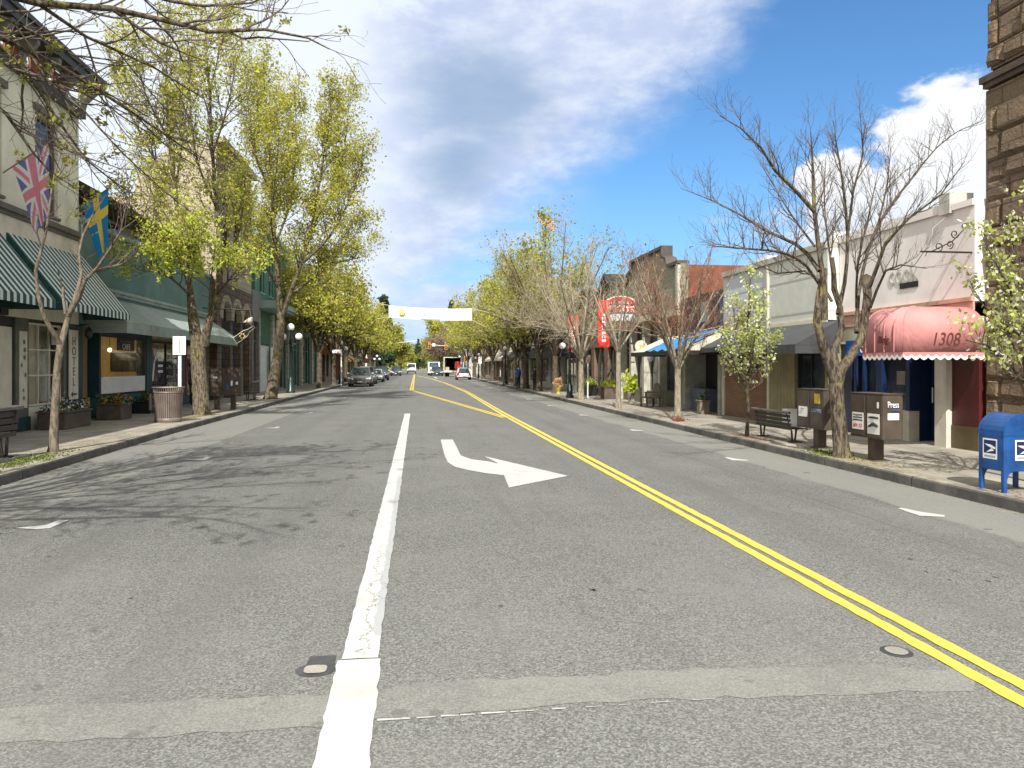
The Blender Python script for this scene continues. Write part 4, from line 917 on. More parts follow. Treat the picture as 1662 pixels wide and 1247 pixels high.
for j in range(ny_+1):
    for i in range(nx_+1):
        o = .0+1.5*i/nx_; y = 24.25+(3.9-1.1*(1-i/nx_))*j/ny_; z = 2.96-.64*(o/1.45)+.03*sin(j*1.3+i*.6)+rnd.uniform(0, .03); vs.append((R4.X(o), y, z))
mb.add(vs, [(j*(nx_+1)+i, j*(nx_+1)+i+1, (j+1)*(nx_+1)+i+1, (j+1)*(nx_+1)+i) for j in range(ny_) for i in range(nx_)]); s_ = mb.build('sheet', plain('blue_tarpaulin', (.015, .20, .52), .35, .1, 4.), tp)
# olive false-front building
OLW = linemat('olive_board_siding', (.235, .235, .17), .16, 'z', .8, .006, .8, var=.08); OLT = plain('pale_olive_trim', (.42, .41, .33), .7)
R5 = Fac(9.95, 1, 'false_front_building', 'olive wooden false front building with pale posts and a rust red side wall', 'building', 28.05, 36.8, 5.7)
mb = MB(); P_ = [(28.05, 3.95), (28.05, 5.65), (29.3, 5.65), (29.45, 5.95), (30.0, 6.1), (30.0, 6.5), (34.6, 6.5), (34.6, 6.1), (35.2, 5.95), (35.4, 5.6), (36.8, 5.6), (36.8, 3.95)]
mb.prism(P_, 'x', R5.X(-.3), R5.X(0)); mb.build('false_front', OLW, R5.t)
mb = MB()
for (a, b), (c, d) in zip(P_[1:-1], P_[2:-1]): mb.prism([(a, b), (c, d), (c+(.0 if a != c else .1), d+.12), (a, b+.12)] if a != c else [(a-.05, b), (a+.05, b), (a+.05, d+.12), (a-.05, d+.12)], 'x', R5.X(-.34), R5.X(.14))
mb.build('coping', plain('dark_coping', (.07, .06, .05), .7), R5.t)
R5.part('building_body', RUST, [(-10, -.9, 28.06, 36.8, .16, 5.35)]); R5.part('side_wall', RUST, [(-10, -.31, 28.02, 28.055, 4.2, 5.6)])
R5.part('corner_post', OLT, [(-.3, .12, 28.06, 28.3, 3.9, 5.6)])
R5.part('belt', OLT, [(-.35, .12, 28.06, 36.8, 3.7, 3.945)]); R5.part('post', OLT, [(-.3, .02, y, y+.28, .15, 3.7) for y in (28.06, 30.5, 32.7, 34.7, 36.5)])
mb = MB()
for a, b in ((28.34, 30.5), (30.78, 32.7), (32.98, 34.7), (34.98, 36.5)):
    R5.window(a, b, 2.5, 3.7, DRED, nx=2, o=-.3); R5.window(a, b, .7, 2.45, TAUPE, nx=2, o=-.3, fw=.08); R5.part('bulkhead', plain('olive_bulkhead', (.14, .14, .10), .7), [(-.4, -.1, a, b, .15, .7)])
t = thing('globe_lamp', 'round white globe lamp hanging at the olive shop front', 'lamp', (9.5, 30.4, 2.2)); MB().ball((9.5, 30.4, 2.1), .15).build('globe', GLOBE, t); MB().tube([(9.5, 30.4, 2.22), (9.5, 30.4, 2.6), (9.95, 30.4, 2.6)], .012, 4).build('bracket', BLK, t)
t = thing('round_sign', 'round cream hanging sign with a yellow emblem on the olive shop front', 'sign', (9.5, 31.2, 2.6))
q = D(760*220/1143+900, 585, 31.2) if False else None
mb = MB(); n = 24; mb.prism([(9.35+.26*cos(2*pi*k/n), 2.58+.26*sin(2*pi*k/n)) for k in range(n)], 'y', 31.18, 31.24); mb.build('board', CRM, t); mb = MB(); mb.prism([(9.35+.12*cos(2*pi*k/8)*(1 if k % 2 else .5), 2.58+.12*sin(2*pi*k/8)*(1 if k % 2 else .5)) for k in range(8)], 'y', 31.172, 31.178); mb.build('emblem', plain('yellow_emblem', (.6, .42, .12), .6, streak=False), t)
MB().tube([(9.35, 31.21, 2.84), (9.35, 31.21, 3.0), (9.95, 31.21, 3.0)], .012, 4).build('bracket', BLK, t)
# brown gabled building
BRN = brickmat('brown_brick', (.15, .085, .05), (.20, .12, .075), (.10, .08, .06), .22, .075, .012, 'xy', .5)
R6 = Fac(9.95, 1, 'gabled_building', 'brown brick building with a pointed gable behind the bare trees', 'building', 36.85, 46.9, 5.5)
op = [(37.4, 39.2, .15, 2.8), (39.9, 42.2, .6, 2.8), (42.9, 45.9, .6, 2.8)]
R6.wall(BRN, .15, 5.0, op)
for q in op: R6.window(*q, TAUPE, nx=2, o=-.15)
mb = MB(); mb.prism([(36.85, 5.0), (39.2, 6.3), (41.5, 5.0)], 'x', R6.X(-.35), R6.X(0)); mb.prism([(41.5, 5.0), (44.2, 6.0), (46.9, 5.0)], 'x', R6.X(-.35), R6.X(0)); mb.build('gable', BRN, R6.t)
mb = MB()
for a, b, c, h_ in ((36.75, 39.2, 41.6, 6.42), (41.4, 44.2, 47, 6.12)):
    mb.prism([(a, 5.0), (b, h_), (b, h_+.15), (a, 5.15)], 'x', R6.X(-10), R6.X(.25)); mb.prism([(b, h_), (c, 5.0), (c, 5.15), (b, h_+.15)], 'x', R6.X(-10), R6.X(.25))
mb.build('roof', EAVE, R6.t)
simple_shop('awning_shop', 'pale grey shop with a deep dark grey awning behind the row of dark trunks', 10.0, 1, 46.95, 62, 5.2, plain('pale_grey_wall', (.42, .42, .40), .8), DGR)
simple_shop('dark_awning_shop', 'white shop with a black awning, next along from the deep grey awning', 10.0, 1, 62.05, 78, 5.8, plain('off_white_wall', (.6, .58, .5), .8), DGR, up2=False)
simple_shop('brick_shop', 'brown brick shop far along the right sidewalk', 10.0, 1, 78.05, 100, 6.5, BRN, CANV, up2=True)
simple_shop('cream_shop', 'cream shop with maroon awning near the crossing on the right', 10.0, 1, 100.05, 118, 5.5, CREAMW, MRN)
simple_shop('corner_shop', 'pale shop at the right hand corner of the crossing', 10.0, 1, 118.05, 138.5, 5.2, plain('pale_wall2', (.5, .48, .42), .8), None)
R9 = Fac(9.7, 1, 'grey_corner_building', 'tall pale grey building with a dark front beyond the traffic lights', 'building', 153.2, 176, 8.2)
R9.wall(plain('dark_grey_front', (.08, .08, .085), .7), .15, 8.2, [(155, 160, .6, 3.2), (162, 167, .6, 3.2), (155, 158, 4.5, 6.8), (162, 165, 4.5, 6.8)], bodym=plain('pale_grey_side', (.36, .37, .37), .8))
for q in [(155, 160, .6, 3.2), (162, 167, .6, 3.2), (155, 158, 4.5, 6.8), (162, 165, 4.5, 6.8)]: R9.window(*q, WHT, nx=2)
R9.part('cornice', WHT, [(0, .5, 153, 176, 8.1, 8.5)]); R9.part('side_window', GLASS, []) if False else None
mb = MB(); [mb.box(11.2+i*2.2, 12.2+i*2.2, 153.15, 153.19, z, z+1.3) for i in range(3) for z in (1.2, 4.4)]; mb.build('side_window', GLASS, R9.t)
simple_shop('far_shop', 'brown building on the right, farthest down the street', 10.5, 1, 177, 215, 7., BRN, None, up2=True)

# ------------------------------------------------------------ STREET FURNITURE
def trash_can(x, y):
    t = thing('trash_can', 'taupe metal slatted trash can with a flared rim on the left sidewalk', 'trash can', (x, y, .15))
    mb = MB(); n = 40; r0, r1 = .345, .385
    for i in range(n):
        a = 2*pi*i/n; w_ = 2*pi/n*.36; pr = []
        for z, r in ((.24, r0), (1.02, r1)):
            for s_, q in ((-1, 0), (1, 0), (1, .012), (-1, .012)): pr.append((x+(r+q)*cos(a+s_*w_), y+(r+q)*sin(a+s_*w_), z))
        mb.add(pr, [(3, 2, 6, 7), (0, 3, 7, 4), (1, 5, 6, 2), (4, 7, 6, 5), (0, 1, 2, 3)])
    mb.build('slats', BRZ, t)
    MB().lathe([(r0-.03, .2), (r1-.03, 1.02)], (x, y, 0), 32).build('liner', plain('dark_taupe_liner', (.09, .07, .06), .5), t)
    MB().lathe([(.36, .155), (.372, .17), (.375, .25), (.362, .27), (.35, .27)], (x, y, 0), 32).build('base_ring', BRZ, t)
    mb = MB(); mb.lathe([(.40, 1.13), (.445, 1.13), (.445, 1.16), (.40, 1.16), (.40, 1.13)], (x, y, 0), 32); mb.lathe([(.375, .98), (.405, .99), (.405, 1.03), (.375, 1.03)], (x, y, 0), 32)
    for i in range(n):
        a = 2*pi*i/n; mb.tube([(x+.39*cos(a), y+.39*sin(a), 1.02), (x+.42*cos(a), y+.42*sin(a), 1.14)], .012, 4)
    mb.build('rim', BRZ, t)
    MB().tube([(x-.46, y-.08, .5), (x-.46, y-.08, .96)], .05, 10).box(x-.46, x-.36, y-.1, y-.06, .6, .64).box(x-.46, x-.36, y-.1, y-.06, .85, .89).build('ash_tube', BRZ, t)
trash_can(-7.08, 23.3)
t = thing('street_sign', 'blank white parking sign seen on a white post behind the trash can', 'sign', (D(292, 600, 24.4).x, 24.4, .15))
x = D(292, 600, 24.4).x; MB().box(x-.045, x+.045, 24.37, 24.43, .15, 2.15).build('post', WHT, t)
MB().box(x-.19, x+.19, 24.33, 24.35, 2.1, 2.66).build('plate', WHT, t, .03); MB().box(x-.008, x+.008, 24.318, 24.329, 2.14, 2.6).build('plate_seam', DKM, t)

def bench(label, x, y, sd, L=1.75):
    """sd=-1: back to the street on the left pavement; seat away from the street"""
    t = thing('bench', label, 'bench', (x, y, .15), group='black slatted benches with their backs to the road')
    s = sd; prof = [(.0, 1.02), (.035, .92), (.05, .8), (.065, .68), (.09, .56)]
    mb = MB()
    for i, (o, z) in enumerate(prof[1:]): mb.box(x+s*o-.012, x+s*o+.012, y, y+L, z-.042, z+.042)
    mb.build('backrest', DKM, t, .006)
    MB().tube([(x, y-.04, 1.03), (x, y+L+.04, 1.03)], .042, 10).build('top_rail', plain('worn_grey_rail', (.16, .145, .13), .45, metal=.3, streak=False), t)
    mb = MB()
    for i in range(5): mb.box(x+s*(.13+.085*i), x+s*(.13+.085*i+.07), y, y+L, .57-.008*i, .595-.008*i)
    mb.build('seat', DKM, t, .006)
    for yy in (y+.1, y+L-.14):
        mb = MB(); mb.tube([(x+s*.28, yy, .55), (x+s*.26, yy, .36), (x+s*.24, yy, .18)], [.03, .022, .03], 6)
        mb.tube([(x+s*.18, yy+.05, .5), (x+s*.2, yy+.05, .18)], [.022, .03], 6)
        mb.tube([(x, yy, 1.0), (x+s*.05, yy, .8), (x+s*.09, yy, .56), (x+s*.3, yy, .54), (x+s*.56, yy, .56), (x+s*.6, yy, .6)], .016, 5)
        mb.box(x+s*.08, x+s*.42, yy-.035, yy+.08, .152, .18)
        mb.build('leg', DKM, t)
    return t
bench('black slatted bench at the left edge of the photo, beside the slim bare tree', -6.95, 12.9, -1)
bench('distant black bench beside the leaning leafy tree on the left sidewalk', -7.45, 36.6, -1)
bench('black slatted bench between the blossoming tree and the newspaper boxes on the right', 7.72, 15.2, 1, 1.7).scale = (.8, 1., .72)

def glyph_row(face, pos, a, b, z0, z1, n, m, par, seed):
    """a row of tiny unreadable printed characters"""
    rn = random.Random(seed); mb = MB(); w_ = (b-a)/n; e = .0015
    for i in range(n):
        p = a+i*w_; h = (z1-z0)
        bars = [(p, p+w_*.25, z0, z1), (p+w_*.25, p+w_*.8, z0+h*rn.choice((0, .4)), z0+h*rn.choice((.2, .6)))] + ([(p+w_*.55, p+w_*.8, z0+h*.62, z1)] if rn.random() < .6 else [])
        for q in bars:
            if q[3] <= q[2]: continue
            mb.box(pos-e, pos, q[0], q[1], q[2], q[3]) if face == '-x' else mb.box(q[0], q[1], pos-e, pos, q[2], q[3])
    return mb.build('print', m, par)
def news_box(name, label, xs, ys, z0, z1, decor, ped=True, group='brown newspaper boxes on pedestals'):
    """bank of boxes: xs (x0,x1), ys list of divisions along the kerb"""
    x0, x1 = xs; t = thing(name, label, 'newspaper box', ((x0+x1)/2, (ys[0]+ys[-1])/2, .15), group)
    mb = MB()
    for a, b in zip(ys, ys[1:]): mb.box(x0, x1, a+.004, b-.004, z0, z1)
    body = mb.build('cabinet', RACK, t, .012)
    for a, b in zip(ys, ys[1:]): MB().tube([((x0 if x0 > 0 else x1)+(-.025 if x0 > 0 else .025), (a+b)/2-.06, z0+(z1-z0)*.50), ((x0 if x0 > 0 else x1)+(-.025 if x0 > 0 else .025), (a+b)/2+.06, z0+(z1-z0)*.50)], .008, 5).build('door_handle', BRZ, t)
    mb = MB()
    sgn = -1 if x0 > 0 else 1; xf = x0 if x0 > 0 else x1
    for a, b in zip(ys, ys[1:]): mb.box(xf, xf+sgn*.008, a+.03, b-.03, z0+.03, z0+(z1-z0)*.52); mb.box(xf, xf+sgn*.008, a+.03, b-.03, z0+(z1-z0)*.55, z1-.03)
    mb.build('door', RACK, t, .004)
    MB().box(x0-.01, x1+.01, ys[0]-.01, ys[-1]+.01, z1, z1+.015).build('top_plate', RACK, t)
    if ped:
        c = (ys[0]+ys[-1])/2; cx = (x0+x1)/2; pb = MB().box(cx-.085, cx+.085, c-.1, c+.1, .17, z0).box(cx-.14, cx+.14, c-.15, c+.15, .15, .17); pb.build('pedestal', RACK, t, .006)
    decor(t, x0, x1, ys, z0, z1)
    return t
PAP = plain('newsprint_white', (.72, .72, .68), .7, .05); INK = plain('black_ink', (.03, .03, .035), .6, streak=False); REDI = plain('red_ink', (.55, .05, .05), .6, streak=False); BLUI = plain('blue_ink', (.05, .13, .42), .6, streak=False); YELI = plain('yellow_ink', (.6, .45, .05), .6, streak=False)
c0 = D(1433, 700, 11.75); xr = D(1466, 700, 11.75).x; yl = W(1380, 700, c0.x)[0]; zt = D(1433, 641, 11.75).z; zb = D(1433, 715, 11.75).z
def dec1(t, x0, x1, ys, z0, z1):
    mb = MB(); a, b = ys[1]+.06, ys[2]-.08; mb.box(x0-.012, x0-.009, a, b, z0+.13, z0+.42); a2, b2 = ys[0]+.08, ys[1]-.06; mb.box(x0-.012, x0-.009, a2, b2, z0+.08, z0+.42)
    po = mb.build('poster', PAP, t)
    mb = MB()
    for k in range(3): mb.box(x0-.0145, x0-.0125, a+.03, b-.03, z0+.37-k*.045, z0+.39-k*.045)
    mb.tube([(x0-.014, a2+.04, z0+.22), (x0-.014, (a2+b2)/2, z0+.25), (x0-.014, b2-.03, z0+.2)], [.02, .035, .015], 6); mb.box(x0-.0145, x0-.0125, a2+.03, b2-.03, z0+.34, z0+.37)
    mb.build('print', INK, po)
    glyph_row('-x', x0-.0145, a+.04, b-.03, z0+.17, z0+.23, 4, REDI, po, 3)
    MB().box(x0-.012, x0-.009, ys[0]+.1, ys[0]+.15, z0+.52, z0+.62).build('coin_slot', WHT, t)
    y = ys[0]-.006
    text('Press', .15, ((x0+x1)/2-.0, y, z1-.17), '-y', WHT, t, 'lettering', sx=.62)
    mb = MB(); mb.box((x0+x1)/2-.1, (x0+x1)/2+.1, y-.003, y, z0+.33, z0+.44); mb.build('label', WHT, t, .02)
    MB().box((x0+x1)/2-.03, (x0+x1)/2+.12, y-.004, y-.001, z1-.26, z1-.245).build('underline', BLUI, t)
news_box('newspaper_box', 'brown newspaper box bank with Press on its end, right of the thick bare trunk', (c0.x, xr), [11.75, 11.75+(yl-11.75)*.5, yl], zb, zt, dec1)
c1 = D(1337, 700, 13.7); yl2 = W(1293, 700, c1.x)[0]; zt = D(1337, 634, 13.7).z; zb = D(1337, 699, 13.7).z
def dec2(t, x0, x1, ys, z0, z1):
    y = ys[1]; mb = MB().box(x0-.012, x0-.009, ys[1]+.08, ys[2]-.1, z0+.22, z0+.42); mb.box((x0+x1)/2-.02, x1-.06, ys[0]-.012, ys[0]-.009, z1-.42, z1-.1); po = mb.build('poster', PAP, t)
    MB().box(x0-.012, x0-.009, ys[0]+.12, ys[0]+.33, z1-.26, z1-.07).build('yellow_label', YELI, t)
    PBI = plain('pale_blue_ink', (.25, .32, .5), .6, streak=False)
    glyph_row('-x', x0-.0125, ys[0]+.08, ys[1]-.06, z0+.33, z0+.40, 7, PBI, t, 1)
    mb = MB(); [mb.box((x0+x1)/2, x1-.08, ys[0]-.0145, ys[0]-.0125, z1-.16-k*.07, z1-.135-k*.07) for k in range(4)]; mb.build('print', REDI, po)
    glyph_row('-y', ys[0]-.0095, x0+.08, x1-.05, z0+.33, z0+.40, 6, PBI, t, 2)
news_box('newspaper_box', 'brown newspaper box bank with a yellow label, half hidden left of the thick bare trunk', (c1.x, c1.x+.42), [13.7, 13.7+(yl2-13.7)*.5, yl2], zb, zt, dec2)
def dec3(t, x0, x1, ys, z0, z1):
    mb = MB(); cx = (x0+x1)/2
    mb.box(cx-.05, cx+.02, ys[0]-.012, ys[0]-.009, z0+.35, z0+.55); mb.box(cx+.12, cx+.2, ys[0]-.012, ys[0]-.009, z0+.4, z0+.5); mb.build('sticker', PAP, t)
    MB().box(cx-.2, cx-.13, ys[0]-.012, ys[0]-.009, z0+.2, z0+.45).build('sticker', BLUI, t)
news_box('newspaper_box', 'brown newspaper box on posts behind the forked leafy tree, left sidewalk', (-7.02, -6.4), [29.5, 29.9], .68, 1.68, dec3)
news_box('newspaper_box', 'darker newspaper box just left of the brown one behind the forked leafy tree', (-7.5, -7.1), [29.55, 29.95], .65, 1.66, lambda t, x0, x1, ys, z0, z1: MB().box(-7.4, -7.25, ys[0]-.012, ys[0]-.008, z1-.35, z1-.28).build('sticker', PAP, t))

def mailbox(x0, y0):
    t = thing('mailbox', 'blue round topped mailbox with white eagle decals at the right edge', 'mailbox', (x0+.28, y0+.26, .15))
    BL = plain('mailbox_blue', (.01, .075, .26), .42, .12, 3., c2=(.006, .045, .16)); wd, dp = .54, .44; r = wd/2; zc = .875; z0 = .42
    def prof(ins=0.): return [(x0+ins, z0)] + [(x0+r-(r-ins)*cos(pi*k/14), zc+(r-ins)*sin(pi*k/14)) for k in range(15)] + [(x0+wd-ins, z0)]
    MB().prism(prof(), 'y', y0, y0+dp).build('body', BL, t, .006)
    MB().prism(prof(-.008)[1:-1], 'y', y0-.006, y0+.02).build('end_flange', BL, t)
    MB().prism(prof(-.008)[1:-1], 'y', y0+dp-.02, y0+dp+.006).build('end_flange', BL, t)
    for i, (lx, ly) in enumerate(((0, 0), (wd-.05, 0), (0, dp-.05), (wd-.05, dp-.05))):
        mb = MB(); mb.prism([(x0+lx, .15), (x0+lx+.05, .15), (x0+lx+.05, z0), (x0+lx, z0)], 'y', y0+ly, y0+ly+.05)
        sx = 1 if lx == 0 else -1; xb_ = x0+lx+(.05 if lx == 0 else 0)
        mb.prism([(xb_, z0), (xb_+sx*.1, z0), (xb_+sx*.03, z0-.03), (xb_, z0-.1)], 'y', y0+ly, y0+ly+.012); mb.build('leg', BL, t, .003)
    EAG = plain('eagle_navy', (.01, .02, .09), .5, streak=False)
    # decals: white square, navy field, white eagle head sweep, grey text bar
    def decal(f):
        w_, h_ = .25, .26; mb = MB(); mb.add([f(0, 0, 0), f(w_, 0, 0), f(w_, h_, 0), f(0, h_, 0)], [(0, 1, 2, 3)]); d = mb.build('decal', WHT, t)
        MB().add([f(.02, .07, .001), f(w_-.02, .07, .001), f(w_-.02, h_-.02, .001), f(.02, h_-.02, .001)], [(0, 1, 2, 3)]).build('decal_field', EAG, d)
        MB().add([f(.03, .19, .002), f(.14, .185, .002), f(.22, .155, .002), f(.225, .13, .002), f(.16, .14, .002), f(.2, .11, .002), f(.06, .08, .002), f(.15, .135, .002), f(.08, .165, .002)], [(0, 1, 2, 8), (8, 2, 3, 4), (7, 4, 5, 6)]).build('eagle', WHT, d)
        MB().add([f(.03, .02, .001), f(w_-.03, .02, .001), f(w_-.03, .045, .001), f(.03, .045, .001)], [(0, 1, 2, 3)]).build('decal_text', plain('grey_print', (.3, .32, .4), .6, streak=False), d)
    decal(lambda a, b, c: (x0+.15+a, y0-.008-c, .56+b)); decal(lambda a, b, c: (x0-.002-c, y0+.36-a*1.0, .56+b))
mailbox(7.36, 8.85)

def lamp_post(label, x, y, hs, group='street lamps with three white globes'):
    t = thing('street_lamp', label, 'street lamp', (x, y, .15), group); k = hs
    MB().lathe([(.26*k, 0), (.26*k, .12*k), (.19*k, .2*k), (.17*k, .75*k), (.12*k, .85*k), (.10*k, .95*k)], (x, y, .15), 12).build('base', GREENLAMP, t)
    MB().lathe([(.10*k, .95*k), (.085*k, 3.0*k), (.12*k, 3.05*k), (.07*k, 3.15*k), (.05*k, 3.6*k)], (x, y, .15), 12).build('post', GREENLAMP, t)
    mb = MB(); g = MB()
    for s in (-1, 1):
        mb.tube([(x, y, .15+2.95*k), (x+s*.25*k, y, .15+2.85*k), (x+s*.46*k, y, .15+2.98*k), (x+s*.46*k, y, .15+3.1*k)], .03*k, 6); mb.lathe([(.05*k, 0), (.1*k, .06*k)], (x+s*.46*k, y, .15+3.05*k), 8)
    mb.lathe([(.05*k, 0), (.12*k, .08*k)], (x, y, .15+3.6*k), 8); mb.build('arm', GREENLAMP, t)
    for dx, z in ((0, 3.86), (-.46, 3.3), (.46, 3.3)): MB().ball((x+dx*k, y, .15+z*k), .215*k, 8).build('globe', GLOBE, t)
    return t
lamp_post('dark green three globe street lamp in front of the green Victorian building', -7.46, 47.8, 1.03)
lamp_post('black green three globe street lamp beside the bare trees and red vertical banner, right side', 7.8, 38.5, .80)
for lab, u, v, Y in (('three globe lamp behind the dark trunks on the right sidewalk', 820, 0, 66), ('three globe lamp by the white hatchback', 777, 0, 101), ('three globe lamp among the far left cars and trees', 553, 0, 72), ('three globe lamp near the crossing on the left', 612, 0, 118)):
    lamp_post(lab, D(u, 600, Y).x, Y, .82 if Y != 72 else .98)
lamp_post('far three globe lamp on the right just beyond the box truck', D(746, 600, 148).x, 148, .9)
t = thing('street_sign', 'small white sign on a white post at the kerb by the white hatchback', 'sign', (D(779, 600, 92).x, 92, .15)); x = t.location.x; MB().box(x-.04, x+.04, 91.97, 92.03, .15, 2.6).build('post', WHT, t); MB().box(x-.2, x+.2, 91.93, 91.95, 2.1, 2.9).build('plate', WHT, t)
t = thing('street_sign', 'slender white post with a small grey plate beside the right hand street lamp', 'sign', (8.35, 36.8, .15)); MB().box(8.32, 8.38, 36.78, 36.82, .15, 2.2).build('post', WHT, t); MB().box(8.22, 8.48, 36.76, 36.775, 1.9, 2.3).build('plate', BRZ, t)
t = thing('street_sign', 'white post sign with white shade above it beside the fourth leafy tree on the left', 'sign', (D(554, 600, 66).x, 66, .15)); x = t.location.x; MB().box(x-.05, x+.05, 65.97, 66.03, .15, 3.2).build('post', WHT, t); MB().box(x-.75, x+.05, 65.9, 66.1, 2.85, 3.15).build('plate', WHT, t, .05)

# banner across the street
t = thing('street_banner', 'long white banner with a yellow sun hung on ropes across the street', 'banner', (D(698, 510, 60).x, 60, 5.8))
a, b, c, d = D(631, 496, 60), D(766, 501, 60), D(766, 520, 60), D(631, 515, 60); mb = MB(); n = 16; vs = []
for i in range(n+1):
    k = i/n; p = a.lerp(b, k); q = d.lerp(c, k); oy = .05*sin(k*9); vs += [(p.x, 60+oy, p.z-.10*sin(pi*k)), (q.x, 60+oy+.03, q.z-.10*sin(pi*k))]
mb.add(vs, [(2*i, 2*i+1, 2*i+3, 2*i+2) for i in range(n)]); mb.build('cloth', plain('white_banner_cloth', (.85, .85, .83), .8, .03, streak=False), t)
sd_ = MB(); sc_ = D(652, 506, 59.9); sd_.add([(sc_.x+.27*cos(2*pi*k/20)*(1 if k % 2 else .75), 59.9, sc_.z-.02+.27*sin(2*pi*k/20)*(1 if k % 2 else .75)) for k in range(20)], [tuple(range(20))]).build('sun_emblem', plain('pale_yellow_print', (.80, .68, .18), .8, streak=False), t)
mb = MB(); rnd = random.Random(7); p0 = D(683, 512, 59.9)
for i in range(13): x = p0.x+.12*i; z = p0.z+rnd.choice((-.05, .1, .0, .2)); mb.box(x, x+rnd.uniform(.03, .07), 59.89, 59.91, z, z+rnd.uniform(.04, .1))
z = D(700, 517, 59.9).z-.08; mb.box(p0.x, p0.x+1.55, 59.89, 59.91, z-.03, z+.02); mb.build('print', plain('faint_print', (.12, .12, .14), .8, streak=False), t)
mb = MB()
for p, q in ((a, D(600, 490, 60)), (d, D(600, 520, 60)), (b, D(795, 508, 60)), (c, D(795, 534, 60))): mb.tube([p, q], .022, 4)
mb.build('rope', plain('pale_rope', (.55, .5, .4), .9, streak=False), t)

# flags on the hotel
def flag_cloth(p0, p1, drop, nu=14, nv=20, seed=0, amp=.09, narrow=.45):
    """cloth hung from the line p0-p1, bottom gathered towards the pole foot (p1)"""
    vs = []; uv = []
    for j in range(nv+1):
        for i in range(nu+1):
            u = i/nu; v = j/nv; k = narrow*v
            p = Vector(p0).lerp(Vector(p1), u*(1-k)+k)
            vs.append((p.x+amp*sin(u*9+seed+v*2.5)*v*.5, p.y+amp*sin(u*11+seed*2+v*3)*v, p.z-drop*v*(1-.08*u))); uv.append((u, v))
    return vs, [(j*(nu+1)+i, j*(nu+1)+i+1, (j+1)*(nu+1)+i+1, (j+1)*(nu+1)+i) for j in range(nv) for i in range(nu)], uv
def flagmat(name, fn):
    m, b, o = newmat(name); nt.nodes.remove(b); uvn = nt.nodes.new('ShaderNodeUVMap'); uvn.uv_map = 'UVMap'; x, y, z = SEP(uvn.outputs[0])
    col = fn(x, y); d = nt.nodes.new('ShaderNodeBsdfDiffuse'); t = nt.nodes.new('ShaderNodeBsdfTranslucent'); mx = nt.nodes.new('ShaderNodeMixShader'); mx.inputs[0].default_value = .6
    nt.links.new(col, d.inputs[0]); nt.links.new(col, t.inputs[0]); nt.links.new(d.outputs[0], mx.inputs[1]); nt.links.new(t.outputs[0], mx.inputs[2]); nt.links.new(mx.outputs[0], o.inputs[0]); return m
def set_uv(o, uv):
    me = o.data; l = me.uv_layers.new(name='UVMap')
    for lp in me.loops: l.data[lp.index].uv = uv[lp.vertex_index]
def lineband(x, y, ax, ay, hw):   # distance to the line through (.5,.5) with normal (ax, ay)
    d = M_('ABSOLUTE', M_('ADD', M_('MULTIPLY', M_('SUBTRACT', x, .5), ax), M_('MULTIPLY', M_('SUBTRACT', y, .5), ay))); return MR(d, hw+.004, hw-.004)
def uk(x, y):   # x across the hoist (1.0), y along the fly
    c = (.22, .20, .55)  # flag blue and red paled to carry the backlight in the colour
    W_, R_ = (.90, .87, .86), (.80, .30, .38)
    for ax, ay in ((.707, .707), (.707, -.707)): c = MIX(lineband(x, y, ax, ay, .10), c, W_)
    for ax, ay in ((.707, .707), (.707, -.707)): c = MIX(lineband(x, y, ax, ay, .035), c, R_)
    c = MIX(lineband(x, y, 1, 0, .16), c, W_); c = MIX(lineband(x, y, 0, 1, .11), c, W_)
    c = MIX(lineband(x, y, 1, 0, .10), c, R_); c = MIX(lineband(x, y, 0, 1, .065), c, R_); return c
def swe(x, y):
    c = (.03, .26, .60); Y_2 = (.88, .66, .14)
    c = MIX(MR(M_('ABSOLUTE', M_('SUBTRACT', x, .5)), .12, .11), c, Y_2); c = MIX(MR(M_('ABSOLUTE', M_('SUBTRACT', y, .36)), .085, .078), c, Y_2); return c
def usa(x, y):
    st = M_('GREATER_THAN', M_('FRACT', M_('MULTIPLY', x, 6.5)), .5); c = MIX(st, (.60, .05, .07), (.8, .8, .8))
    cant = M_('MULTIPLY', M_('LESS_THAN', x, .54), M_('LESS_THAN', y, .42)); return MIX(cant, c, (.02, .04, .2))
def hung_flag(nm, lab, a, b, foot, drop, fn, seed):
    t = thing(nm, lab, 'flag', foot)
    vs, fs, uv = flag_cloth(a, b, drop, seed=seed); o = MB().add(vs, fs, True).build('cloth', flagmat(nm+'_cloth', fn), t); set_uv(o, uv)
    tip = Vector(a) + (Vector(a)-Vector(foot))*.06; MB().tube([foot, tip], .02, 6).build('pole', BRZ, t)
    MB().ball(tip, .035, 6).build('finial', BRZ, t)
def onwall(u, v, x=-9.5): y, z = W(u, v, x); return (x, y, z)
ft = (-9.55, 19.3, D(2, 281, 19.3).z); tip = D(80, 231, 19.5); tp_ = Vector(tip); a = Vector(ft).lerp(tp_, .18); b = tp_
def pole_flag(lab, ft, tip, k0, drop, fn, seed):
    t = thing('flag', lab, 'flag', ft); a = Vector(ft).lerp(Vector(tip), k0); b = Vector(tip)
    vs, fs, uv = flag_cloth(a, b, drop, seed=seed, narrow=.62, amp=.06); o = MB().add(vs, fs, True).build('cloth', flagmat('flag_cloth_%d' % seed, fn), t); set_uv(o, uv)
    MB().tube([ft, tip], .016, 6).build('pole', BRZ, t); MB().ball(tip, .03, 6).build('finial', BRZ, t)
pole_flag('British union flag hanging from a slanted pole on the cream building', ft, tip, .2, D(60, 236, 19.5).z-D(60, 366, 19.5).z, uk, 1)
ft = (-9.55, 23.2, D(114, 333, 22.6).z); tip = D(176, 306, 22.6)
pole_flag('blue and yellow Swedish flag hanging from a slanted pole over the striped awning', ft, tip, .2, D(150, 310, 22.6).z-D(150, 413, 22.6).z, swe, 2)
